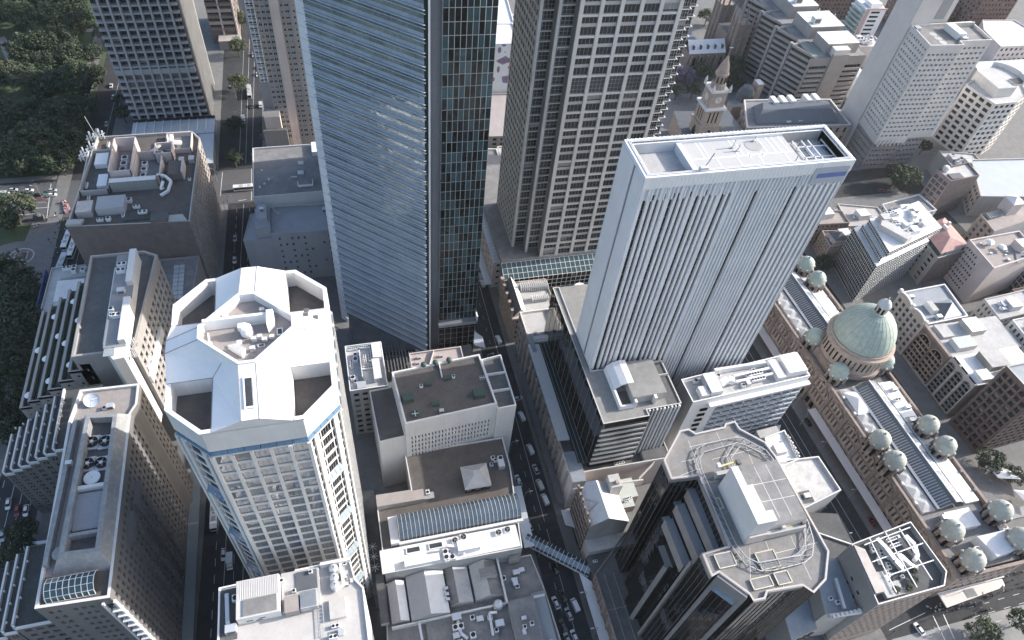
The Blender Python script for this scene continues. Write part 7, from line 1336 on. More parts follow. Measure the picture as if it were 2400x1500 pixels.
for i in range(5): b.p('buttress').box(244 + i * 6, 245 + i * 6, 398, 401, 0, 14, SANDD); b.win((247.6 + i * 5, 399.9, 9), 0, 1.8, 6, dict(gl=GBLACK, fr=SANDD, blinds=0)); b.p('roof_dormer').prism([(245 + i * 5.4, 402), (246.6 + i * 5.4, 402), (245.8 + i * 5.4, 404.6)], 16, 19.4, SLATE)
for (x, y) in ((274, 401), (274, 428)):
    t_ = b.p('tower#%d' % y); t_.box(x, x + 9.5, y, y + 9.5, 0, 34, SANDD)
    for (dx, dy) in ((0, 0), (9.5, 0), (0, 9.5), (9.5, 9.5), (4.7, 0), (0, 4.7)): t_.lathe((x + dx, y + dy), [(.9, 0), (.8, 36), (.7, 38), (0, 45)], 6, SANDD)
    for zz in (8, 18, 27): b.win((x + 4.7, y - .05, zz), 0, 1.6, 6, dict(gl=GBLACK, fr=SANDD, blinds=0)); b.win((x - .05, y + 4.7, zz), R(-90), 1.6, 6, dict(gl=GBLACK, fr=SANDD, blinds=0))
k.box(274.2, 283, 410.6, 427.9, 0, 22, SANDD, SLATE); b.p('porch').prism([(228, 392), (238, 391), (238, 400), (229, 402)], 0, 9, SANDD, SANDD); b.finish()
# far blocks along the top edge
def far(name, lab, P3, z, wl, rfm, nx0, nx3, nz, cat='building', **k):
    b = Bld(name, lab, cat, (P3[0][0], P3[0][1], 0)); b.block(P3, 0, z, wl, rfm, .8, .6, faces={3: dict(nx=nx3, nz=nz, ww=.5, wh=.5, st=W1), 0: dict(nx=nx0, nz=nz, ww=.5, wh=.5, st=W1)}); return b
PEACH = mat('peach_panel', (.55, .33, .28), .7, .08, .2)
b = far('peach_edged_tower', 'white apartment tower edged in peach with green glass balconies at upper right', [(394, 428), (410, 427), (411.5, 443), (395, 445)], 27.5, WHITE, RWHITE, 1, 0, 8, 'tower'); b.p('peach_trim').box(393.6, 396.2, 427.3, 427.9, 0, 28, PEACH); b.p('peach_trim').bar((394, 427.6, 28), (410, 426.6, 28), .8, .9, PEACH)
for j in range(8): b.piece('balcony', (392.2, 436, 2 + j * 3.3), (3.4, 13, 1.4), mat('mint_glass', (.34, .46, .43), .3, .1, .3)); b.win((402, 427.0, 4 + j * 3.2), 0, 9, 1.2, W1) if 0 else None
b.p('roof_house').box(399, 408, 431, 440, 27, 30, WMETAL, WHITE); b.finish()
far('brick_apartments', 'red brick apartment block with small windows along the top edge', [(360, 470), (420, 466), (424, 500), (364, 506)], 24, REDB, RDARK, 18, 6, 7).finish()
far('blue_white_apartments', 'blue-white flats with small balconies along the top edge', [(418, 470), (436, 469), (437, 488), (420, 489)], 20, mat('ice_blue_render', (.46, .52, .58), .7), RPALE, 5, 3, 6).finish()
far('dark_red_brick_block', 'dark red brick block behind the beige tower at the top edge', [(440, 440), (486, 436), (490, 462), (444, 466)], 22, REDB, RBROWN, 14, 6, 6).finish()
far('red_brick_tower', 'red brick tower with regular white-framed windows at the top right', [(488, 422), (518, 420), (520, 446), (490, 448)], 48, REDB, RBROWN, 10, 7, 13, 'tower').finish()
b = far('grey_octagonal_block', 'grey concrete block with chamfered pale roof at the right top corner', [(470, 372), (505, 372), (516, 384), (512, 408), (484, 410), (474, 396)], 26, PINK, RWHITE, 8, 0, 6); b.finish()
b = Bld('glass_vault_hall', 'white barrel-vaulted hall roof at the right top corner', 'building', (455, 352, 0)); k = b.p('vault')
for i in range(8): t0, t1 = math.pi * i / 8, math.pi * (i + 1) / 8; k.face([(444 , 362 - 11 * math.cos(t0), 10 + 9 * math.sin(t0)), (500, 362 - 11 * math.cos(t0), 10 + 9 * math.sin(t0)), (500, 362 - 11 * math.cos(t1), 10 + 9 * math.sin(t1)), (444, 362 - 11 * math.cos(t1), 10 + 9 * math.sin(t1))], RWHITE if i % 2 else mat('mint_white', (.52, .58, .57), .5))
k.face([(444, 362 - 11 * math.cos(math.pi * i / 8), 10 + 9 * math.sin(math.pi * i / 8)) for i in range(9)], PALE); k.box(444, 500, 351, 373, 0, 10, PALE); b.finish()
b = Bld('white_vault_shed', 'white half-round vaulted shed between the concrete offices and the beige tower', 'building', (350, 380, 0)); k = b.p('vault')
for i in range(6): t0, t1 = math.pi * i / 6, math.pi * (i + 1) / 6; k.face([(358 - 9 * math.cos(t0), 345, 6 + 8 * math.sin(t0)), (358 - 9 * math.cos(t0), 375, 6 + 8 * math.sin(t0)), (358 - 9 * math.cos(t1), 375, 6 + 8 * math.sin(t1)), (358 - 9 * math.cos(t1), 345, 6 + 8 * math.sin(t1))][::-1], RWHITE)
k.face([(358 - 9 * math.cos(math.pi * i / 6), 345, 6 + 8 * math.sin(math.pi * i / 6)) for i in range(7)], OFFW); k.box(349, 367, 345, 375, 0, 6, OFFW); b.finish()
far('tan_tower', 'plain tan tower with a dark flat side right of the white vaulted shed', [(366, 388), (384, 386), (386, 400), (368, 402)], 22, PINK, RPALE, 0, 0, 0).finish(); scatter(368, 383, 390, 399, 22, 8, 'the plain tan tower', 121, (0, 1, 2), (2, 3))
b = far('mural_building', 'white building end wall painted with scattered blue and red pebble shapes', [(97.5, 374.6), (115.2, 373.8), (116, 398), (99, 399)], 42.5, WHITE, RWHITE, 0, 0, 0); mu = b.p('mural'); MBL = mat('mural_blue', (.13, .24, .46), .7, .2, .6); MRD = mat('mural_red', (.46, .10, .10), .7, .2, .6)
def blob(cu, cz_, pts, m, y=374.62): mu.face([(97.5 + (cu + dx), y - .04 - (cu + dx) * .045 + .0, cz_ + dz) for dx, dz in pts], m)
def ell(a, c, n=10, tw=0): return [(a * math.cos(2 * math.pi * i / n) + tw * math.sin(2 * math.pi * i / n), c * math.sin(2 * math.pi * i / n)) for i in range(n)]
for (u_, z_, a, c, m) in ((5.0, 38.4, 1.1, 2.0, MBL), (4.6, 38.9, .6, 1.2, MRD), (5.1, 26, .9, 2.2, MBL), (5.2, 26, .45, 1.6, MRD), (2.2, 19.6, 1.2, 1.6, MRD), (14.2, 26.4, 1.8, 3.2, MBL), (14.4, 26, 1.0, 2.4, MRD), (7.4, 41.4, 1.4, .8, MBL), (0.6, 23, .8, 2.0, MBL), (11.2, 27.2, .4, .8, MRD), (8.4, 37, .35, .5, MBL)): blob(u_, z_, ell(a, c), m, 374.6 - (0.06 if m is MRD else 0.02))
blob(8.6, 31.6, [(-5.4, 0), (-1, -2.6), (5, .4), (1.4, 2.2), (.4, 3.2)], MBL, 374.58)
for dx in (-3, -.5, 2): blob(8.6 + dx, 31.4, [(-1, -1), (.4, -1.2), (1.2, 1.2), (-.2, 1.4)], MRD, 374.52)
blob(10.4, 19.6, [(-2.8, 1.6), (-2, -2.4), (.6, -3), (2.4, -1), (2.4, 2.4)], MBL, 374.58); blob(10.4, 19.6, [(-1.6, 1.2), (-.6, -2), (.6, -1.6), (.2, 1.6)], MRD, 374.52)
blob(14.2, 39.4, [(-2.2, 2.6), (-1, -3), (.6, -2.6), (2.4, 2.8)], MBL, 374.58); blob(14.2, 39.6, [(-1.6, 1.6), (1.8, 1.8), (1.6, 1.0), (-1.5, .8)], MRD, 374.52); blob(14.2, 38.2, [(-1.2, .6), (1.4, .8), (1.2, 0), (-1.1, -.2)], MRD, 374.52)
b.finish()
far('white_roof_block', 'white-roofed block behind the mural wall between the two big towers', [(99, 401), (118, 400), (122, 440), (104, 442)], 40, OFFW, RWHITE, 4, 8, 8).finish(); scatter(116, 136, 432, 446, 24, 7, 'a white roof between the two big towers', 131, (0, 2), (1.5, 2.5))
b = far('small_white_house', 'small white ornate house between the two big towers', [(79.0, 300), (87.6, 299.4), (88.4, 312), (80, 313)], 15.5, OFFW, RGREY, 4, 3, 4); b.finish()
far('small_cream_house', 'small cream house with a round-arched door between the two big towers', [(88, 301.2), (96, 300.8), (96.6, 314), (88.8, 314)], 15.5, CG, RPALE, 3, 3, 4).finish()
far('pink_low_hall', 'low pinkish building with a long roof ridge below the mural wall', [(84, 330), (108, 328), (112, 372), (90, 373)], 11, WARM, mat('dusty_pink_roof', (.36, .31, .30), .9, .12, .2), 5, 6, 3).finish()
b = Bld('white_parking_deck', 'low white-topped deck between the two big towers', 'building', (83, 285, 0)); b.block([(72.5, 266), (93, 264), (94, 283), (73.5, 285)], 0, 9, PALE, RPALE, .6); b.p('white_band').box(72.6, 94.6, 285.6, 288.4, 0, 10.5, WHITE); b.finish()

# ------------------------------------------------------------------ trees
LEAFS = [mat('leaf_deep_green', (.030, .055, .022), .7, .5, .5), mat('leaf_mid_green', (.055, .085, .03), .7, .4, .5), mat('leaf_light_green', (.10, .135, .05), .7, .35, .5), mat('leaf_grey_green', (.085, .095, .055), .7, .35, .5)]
JAC = [mat('blossom_violet', (.20, .165, .26), .7, .3, .6), mat('blossom_dark_violet', (.12, .10, .17), .7, .3, .6)]
def crown_mesh(seed, mats, wts, n=64, leaves=44, flat=.75):
    r = random.Random(seed); m = MB()
    for c in range(n):
        a, u = r.uniform(0, 6.283), r.uniform(-.45, 1); rad = (1 - u * u) ** .5 if abs(u) < 1 else 0; k = r.uniform(.55, .95)
        cc = Vector((rad * math.cos(a) * k, rad * math.sin(a) * k, u * flat * k)); cr = r.uniform(.16, .30); mm = r.choices(mats, wts)[0]
        for l in range(leaves):
            d = Vector((r.gauss(0, 1), r.gauss(0, 1), r.gauss(.25, .9))).normalized(); p = cc + d * cr * r.uniform(.6, 1.05); s = r.uniform(.03, .062)
            n_ = (d + Vector((r.gauss(0, .5), r.gauss(0, .5), r.gauss(.3, .5)))).normalized(); x = n_.orthogonal().normalized(); x.rotate(Matrix.Rotation(r.uniform(0, 6.28), 3, n_)); y = n_.cross(x)
            m.face([p - x * s - y * s * .6, p + x * s * .2 - y * s, p + x * s + y * s * .5, p - x * s * .3 + y * s], mm if r.random() < .75 else r.choices(mats, wts)[0])
    return m.mesh('crown')
CRN = {'dark': [crown_mesh(i, LEAFS, (6, 3, 0, 1)) for i in (1, 2)], 'mid': [crown_mesh(i, LEAFS, (2, 5, 2, 1)) for i in (3, 4)], 'light': [crown_mesh(i, LEAFS, (1, 3, 5, 2), leaves=46) for i in (5, 6)], 'grey': [crown_mesh(i, LEAFS, (1, 3, 2, 5)) for i in (7,)], 'violet': [crown_mesh(8, JAC, (3, 1))]}  # crown tones
tk = MB(); tk.cyl((0, 0), .035, 0, .55, 8, TRUNK, r1=.022, cap=False)
for k in range(5): a = k * 1.257; tk.bar((0, 0, .3 + k * .05), (.42 * math.cos(a), .42 * math.sin(a), .72 + .04 * k), .022, .022, TRUNK)
TRK = tk.mesh('trunk'); TR = random.Random(5)
def tree(x, y, r, h, kind, label, group=None, z=0.0):
    e = thing('tree', label, 'tree', (x, y, z), group)
    t = bpy.data.objects.new('trunk', TRK); COL.objects.link(t); t.parent = e; t.scale = (h * 1.0, h * 1.0, h * .95)
    c = bpy.data.objects.new('crown', TR.choice(CRN[kind])); COL.objects.link(c); c.parent = e; c.location = (0, 0, h - r * .72); c.scale = (r * TR.uniform(.92, 1.08), r * TR.uniform(.92, 1.08), r * TR.uniform(.85, 1.05)); c.rotation_euler = (0, 0, TR.uniform(0, 6.28))
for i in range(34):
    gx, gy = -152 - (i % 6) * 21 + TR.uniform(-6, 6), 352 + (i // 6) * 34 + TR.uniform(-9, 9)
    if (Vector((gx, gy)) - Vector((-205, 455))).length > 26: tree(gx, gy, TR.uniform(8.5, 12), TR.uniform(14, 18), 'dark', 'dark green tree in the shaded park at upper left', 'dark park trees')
DK, MD = 'dark green tree in the shaded park at upper left', 'mid green tree in the shaded park at upper left'
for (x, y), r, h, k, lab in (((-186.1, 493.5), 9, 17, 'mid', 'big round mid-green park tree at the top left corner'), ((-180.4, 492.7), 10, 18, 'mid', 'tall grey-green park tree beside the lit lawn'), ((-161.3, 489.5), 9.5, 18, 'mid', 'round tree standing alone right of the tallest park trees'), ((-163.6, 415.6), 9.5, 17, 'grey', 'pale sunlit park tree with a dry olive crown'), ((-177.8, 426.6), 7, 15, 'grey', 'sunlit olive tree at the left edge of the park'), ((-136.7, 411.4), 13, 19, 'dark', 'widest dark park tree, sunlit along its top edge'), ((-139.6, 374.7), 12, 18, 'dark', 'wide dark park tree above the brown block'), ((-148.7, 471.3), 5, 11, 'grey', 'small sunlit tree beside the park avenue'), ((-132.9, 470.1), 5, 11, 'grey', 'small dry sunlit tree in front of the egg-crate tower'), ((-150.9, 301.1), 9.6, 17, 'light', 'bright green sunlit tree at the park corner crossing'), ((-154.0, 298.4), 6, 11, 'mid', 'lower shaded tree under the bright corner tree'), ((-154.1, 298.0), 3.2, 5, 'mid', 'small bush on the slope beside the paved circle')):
    tree(x, y, r, h, k, lab)
for (x, y), r, h in (((-192.5, 513.1), 9, 16), ((-176.2, 510.7), 9, 17), ((-152.5, 504.6), 10, 17), ((-165.9, 459.1), 10, 17), ((-156.0, 455.6), 9, 15), ((-173.2, 450.0), 8, 13), ((-144.9, 438.8), 10, 16), ((-156.5, 434.7), 8, 15), ((-134.8, 445.0), 7, 13), ((-152.1, 409.8), 9, 15), ((-167.7, 377.8), 10, 15), ((-149.7, 361.2), 11, 16), ((-133.4, 354.3), 11, 15), ((-157.0, 354.1), 10, 15), ((-162.7, 345.8), 10, 14), ((-143.8, 342.2), 10, 15), ((-137.9, 339.8), 9, 13), ((-151.9, 341.5), 9, 13), ((-132.6, 385.7), 8, 14), ((-129.6, 427.3), 5, 10)):
    tree(x, y, r, h, 'dark', DK, 'dark park trees')
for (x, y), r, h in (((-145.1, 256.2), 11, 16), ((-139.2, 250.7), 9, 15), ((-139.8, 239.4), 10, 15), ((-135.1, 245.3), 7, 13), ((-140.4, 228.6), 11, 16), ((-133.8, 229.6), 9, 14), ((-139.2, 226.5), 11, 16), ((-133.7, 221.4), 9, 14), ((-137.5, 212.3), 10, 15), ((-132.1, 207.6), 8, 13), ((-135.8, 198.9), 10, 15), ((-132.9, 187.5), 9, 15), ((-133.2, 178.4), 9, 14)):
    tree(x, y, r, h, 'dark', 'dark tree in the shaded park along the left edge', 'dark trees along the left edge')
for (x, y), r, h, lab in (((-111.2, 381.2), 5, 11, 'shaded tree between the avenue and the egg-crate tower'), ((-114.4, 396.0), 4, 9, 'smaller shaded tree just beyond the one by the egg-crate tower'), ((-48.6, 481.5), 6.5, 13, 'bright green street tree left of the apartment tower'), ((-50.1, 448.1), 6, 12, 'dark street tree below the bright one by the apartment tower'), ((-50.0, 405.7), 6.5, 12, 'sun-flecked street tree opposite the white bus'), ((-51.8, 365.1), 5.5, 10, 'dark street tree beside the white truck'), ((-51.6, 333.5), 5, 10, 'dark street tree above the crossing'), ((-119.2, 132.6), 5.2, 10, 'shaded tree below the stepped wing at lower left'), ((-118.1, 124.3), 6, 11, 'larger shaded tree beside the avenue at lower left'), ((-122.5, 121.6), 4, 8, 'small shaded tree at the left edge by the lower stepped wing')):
    tree(x, y, r, h, 'light' if 'bright' in lab else 'dark' if 'dark' in lab or 'shaded' in lab else 'mid', lab)  # shaded trees take dark leaves, bright ones light leaves
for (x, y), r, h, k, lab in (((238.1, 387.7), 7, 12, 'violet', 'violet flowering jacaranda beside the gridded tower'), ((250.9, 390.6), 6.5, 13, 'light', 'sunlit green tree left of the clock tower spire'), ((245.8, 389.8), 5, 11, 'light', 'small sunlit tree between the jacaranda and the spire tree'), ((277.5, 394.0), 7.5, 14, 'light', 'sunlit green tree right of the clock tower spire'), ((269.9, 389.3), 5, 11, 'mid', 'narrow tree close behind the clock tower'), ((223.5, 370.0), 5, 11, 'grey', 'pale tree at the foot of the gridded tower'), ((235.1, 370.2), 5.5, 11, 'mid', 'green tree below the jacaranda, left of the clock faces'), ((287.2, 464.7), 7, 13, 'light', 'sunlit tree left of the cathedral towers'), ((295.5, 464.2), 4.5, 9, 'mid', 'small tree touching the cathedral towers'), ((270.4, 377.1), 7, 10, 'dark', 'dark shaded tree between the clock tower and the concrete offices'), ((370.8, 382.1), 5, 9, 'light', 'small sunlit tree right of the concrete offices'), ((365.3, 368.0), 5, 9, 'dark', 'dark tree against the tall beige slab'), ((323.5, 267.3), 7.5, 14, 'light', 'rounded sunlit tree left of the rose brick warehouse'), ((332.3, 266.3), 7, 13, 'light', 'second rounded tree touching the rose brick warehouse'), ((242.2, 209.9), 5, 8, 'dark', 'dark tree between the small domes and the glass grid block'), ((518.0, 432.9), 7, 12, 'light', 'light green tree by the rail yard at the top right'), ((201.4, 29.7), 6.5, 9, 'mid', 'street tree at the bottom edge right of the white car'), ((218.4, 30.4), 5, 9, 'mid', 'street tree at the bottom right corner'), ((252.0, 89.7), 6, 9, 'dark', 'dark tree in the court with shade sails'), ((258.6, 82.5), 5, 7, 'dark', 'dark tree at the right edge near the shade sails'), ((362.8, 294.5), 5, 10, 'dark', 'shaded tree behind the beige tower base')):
    tree(x, y, r, h, k, lab)
for (x, y) in ((157, 43.5), (158.4, 46.0), (153.6, 41.6), (149.4, 42)):
    o = bpy.data.objects.new('planter_shrub', CRN['light'][0]); COL.objects.link(o); o.location = (x, y, 45.0); o.scale = (1.3, 1.2, 1.4); tag(o, 'small green planter shrub on the crowded corner roof yard', 'shrub', 'planter shrubs on the corner roof yard')
m = MB()
for (x, y, sx, sy) in ((0, 0, 3.6, 3.6),): m.box(-3, 3, -3, 3, 0, .5, WARM); m.box(-2.0, 2, -2, 2, .5, 1.2, mat('bronze_plaque', (.12, .10, .085), .6)); m.box(-.9, .9, -.9, .9, 1.2, 3.0, WARM); m.lathe((0, 0), [(.5, 3), (.45, 4.2), (.6, 4.6), (.3, 5.2), (.28, 5.6), (0, 5.7)], 8, mat('bronze_plaque', (.12, .10, .085)))
e = m.build('monument', None, (0, 0, 0)); e.location = (-146.6, 277.6, .05); tag(e, 'square stone monument in the middle of the paved circle in the park', 'monument')
m = MB(); m.lathe((0, 0), [(5.6, 0), (5.6, .25), (4.9, .25), (4.9, .02)], 36, PALE); o = m.build('ring_kerb'); o.location = (-146.6, 277.6, .05); tag(o, 'round stone kerb around the park monument', 'kerb')

# ------------------------------------------------------------------ vehicles
VG = glass('vehicle_glass', (.012, .015, .018), .06, .6); TYR = mat('tyre', (.02, .02, .02), .9); PAINT = {}
def paint(n, c):
    if n not in PAINT: PAINT[n] = mat('car_paint_' + n, c, .25, .04, .5, spec=.6)
    return PAINT[n]
PW = paint('white', (.72, .72, .72))
def loft(secs, m):
    b = MB()
    for s0, s1 in zip(secs, secs[1:]):
        n = len(s0)
        for i in range(n): j = (i + 1) % n; b.face([s0[i], s0[j], s1[j], s1[i]], m)
    b.face(secs[0][::-1], m); b.face(secs[-1], m); return b
def sec(x, w, z0, z1, wt=None, r=.18):
    wt = wt or w * .9; return [(x, -w, z0), (x, w, z0), (x, w, z0 + (z1 - z0) * .55), (x, wt, z1), (x, -wt, z1), (x, -w, z0 + (z1 - z0) * .55)]
CB = loft([sec(-2.3, .74, .45, .78), sec(-2.15, .86, .28, .92), sec(-1.2, .9, .26, .98), sec(.7, .9, .26, .96), sec(1.5, .89, .28, .88), sec(2.1, .82, .32, .74), sec(2.3, .66, .42, .62)], PW).mesh('body')
CG_ = loft([sec(-1.95, .68, .9, .98, .62), sec(-1.35, .72, .94, 1.40, .56), sec(-.3, .73, .95, 1.46, .58), sec(.45, .73, .94, 1.40, .57), sec(1.25, .7, .9, .95, .6)], VG).mesh('cabin_glass')
CRf = loft([[(-1.3, -.54, 1.41), (-1.3, .54, 1.41), (-1.3, .5, 1.45), (-1.3, -.5, 1.45)], [(-.3, -.57, 1.47), (-.3, .57, 1.47), (-.3, .53, 1.52), (-.3, -.53, 1.52)], [(.42, -.55, 1.41), (.42, .55, 1.41), (.42, .5, 1.45), (.42, -.5, 1.45)]], PW).mesh('car_roof')
wh = MB()
for i in range(12):
    a, c = 2 * math.pi * i / 12, 2 * math.pi * (i + 1) / 12; wh.face([(.33 * math.cos(a), -.11, .33 * math.sin(a)), (.33 * math.cos(c), -.11, .33 * math.sin(c)), (.33 * math.cos(c), .11, .33 * math.sin(c)), (.33 * math.cos(a), .11, .33 * math.sin(a))], TYR)
for s in (-.11, .11): wh.face([(.33 * math.cos(2 * math.pi * i / 12), s, .33 * math.sin(2 * math.pi * i / 12)) for i in range(12)], TYR); wh.face([(.2 * math.cos(2 * math.pi * i / 12), s * 1.04, .2 * math.sin(2 * math.pi * i / 12)) for i in range(12)], STEEL)
WH = wh.mesh('wheel')
VB = loft([sec(-2.5, .86, .35, 1.95, .8), sec(-2.4, .92, .3, 2.0, .84), sec(1.1, .92, .3, 2.0, .84), sec(1.7, .92, .3, 1.3, .86), sec(2.4, .86, .34, .95, .8)], PW).mesh('body'); VGm = MB(); VGm.face([(1.12, -.8, 1.94), (1.72, -.84, 1.32), (1.72, .84, 1.32), (1.12, .8, 1.94)][::-1], VG)
for s in (-1, 1): VGm.face([(-2.0, s * .9, 1.3), (1.2, s * .93, 1.3), (1.0, s * .89, 1.75), (-2.0, s * .87, 1.75)][::s], VG)
VGm = VGm.mesh('windscreen')
BBm = MB(); BBm.prism([(-6, -1.2), (-5.85, -1.25), (5.8, -1.25), (6, -1.1), (6, 1.1), (5.8, 1.25), (-5.85, 1.25), (-6, 1.2)], .4, 3.0, PW, None, True); BBM = BBm.mesh('body')
b2 = MB(); b2.box(-2.6, -.8, -.8, .8, 3.0, 3.25, PALE); b2.box(1.4, 3.0, -.7, .7, 3.0, 3.2, PALE); b2.box(-.2, .3, -.3, .3, 3.0, 3.1, DGREY); BRF = b2.mesh('roof_unit')
b2 = MB()
for s in (-1, 1): b2.face([(-5.6, s * 1.262, 1.5), (5.6, s * 1.262, 1.5), (5.6, s * 1.262, 2.5), (-5.6, s * 1.262, 2.5)][::s], VG)
b2.face([(6.01, -1.05, 1.3), (6.01, 1.05, 1.3), (6.01, 1.05, 2.7), (6.01, -1.05, 2.7)], VG); BGL = b2.mesh('windscreen')
b2 = MB(); b2.box(-2.6, 1.2, -1.1, 1.1, .7, 3.0, PW); TBX = b2.mesh('cargo_box'); TCB = loft([sec(1.3, 1.0, .5, 2.1, .95), sec(2.3, 1.0, .5, 2.1, .93), sec(2.8, .98, .5, 1.4, .95), sec(3.0, .95, .5, 1.2, .9)], PW).mesh('cab'); b2 = MB(); b2.face([(2.32, -.88, 2.08), (2.82, -.9, 1.42), (2.82, .9, 1.42), (2.32, .88, 2.08)][::-1], VG); TGL = b2.mesh('windscreen')
LMP = MB(); LMP.box(-.04, .04, -.12, .12, -.07, .07, mat('headlamp', (.6, .62, .62), .2)); LMPm = LMP.mesh('headlight'); LMP = MB(); LMP.box(-.04, .04, -.14, .14, -.06, .06, mat('tail_lamp', (.25, .03, .03), .3)); LMRm = LMP.mesh('tail_light')
def vehicle(kind, x, y, rz, col, label, group=None, z=-.13):
    e = thing({'car': 'parked_car', 'van': 'van', 'bus': 'bus', 'truck': 'truck'}[kind], label, {'car': 'car', 'van': 'van', 'bus': 'bus', 'truck': 'truck'}[kind], (x, y, z), group, rz); mt = paint(*col)
    def part(nm, me, loc=(0, 0, 0), rec=False):
        o = bpy.data.objects.new(nm, me); COL.objects.link(o); o.parent = e; o.location = loc
        if rec: o.material_slots[0].link = 'OBJECT'; o.material_slots[0].material = mt
    if kind == 'car':
        part('body', CB, rec=True); part('cabin_glass', CG_); part('car_roof', CRf, rec=True); ws = [(-1.4, .82, .33), (1.4, .82, .33), (-1.4, -.82, .33), (1.4, -.82, .33)]; fx, rx, lz, ly = 2.2, -2.28, .66, .58
    elif kind == 'van': part('body', VB, rec=True); part('windscreen', VGm); ws = [(-1.6, .84, .33), (1.6, .84, .33), (-1.6, -.84, .33), (1.6, -.84, .33)]; fx, rx, lz, ly = 2.4, -2.5, .75, .68
    elif kind == 'bus': part('body', BBM, rec=True); part('windscreen', BGL); part('roof_unit', BRF); ws = [(-3.4, 1.14, .4), (3.8, 1.14, .4), (-3.4, -1.14, .4), (3.8, -1.14, .4)]; fx, rx, lz, ly = 6.02, -6.0, .9, .9
    else: part('cargo_box', TBX, rec=True); part('cab', TCB, rec=True); part('windscreen', TGL); ws = [(-1.7, .98, .4), (2.1, .96, .4), (-1.7, -.98, .4), (2.1, -.96, .4)]; fx, rx, lz, ly = 3.02, -2.62, .9, .8
    for w in ws: part('wheel', WH, w)
    for s in (-1, 1): part('headlight', LMPm, (fx, s * ly, lz)); part('tail_light', LMRm, (rx, s * ly, lz))
N_, S_ = R(-90), R(90)
WHT, SIL, DRK, BLK, RED, CRM = ('white', (.72, .72, .72)), ('silver', (.42, .44, .46)), ('charcoal', (.06, .065, .07)), ('black', (.02, .02, .022)), ('red', (.30, .03, .035)), ('cream', (.6, .57, .5))
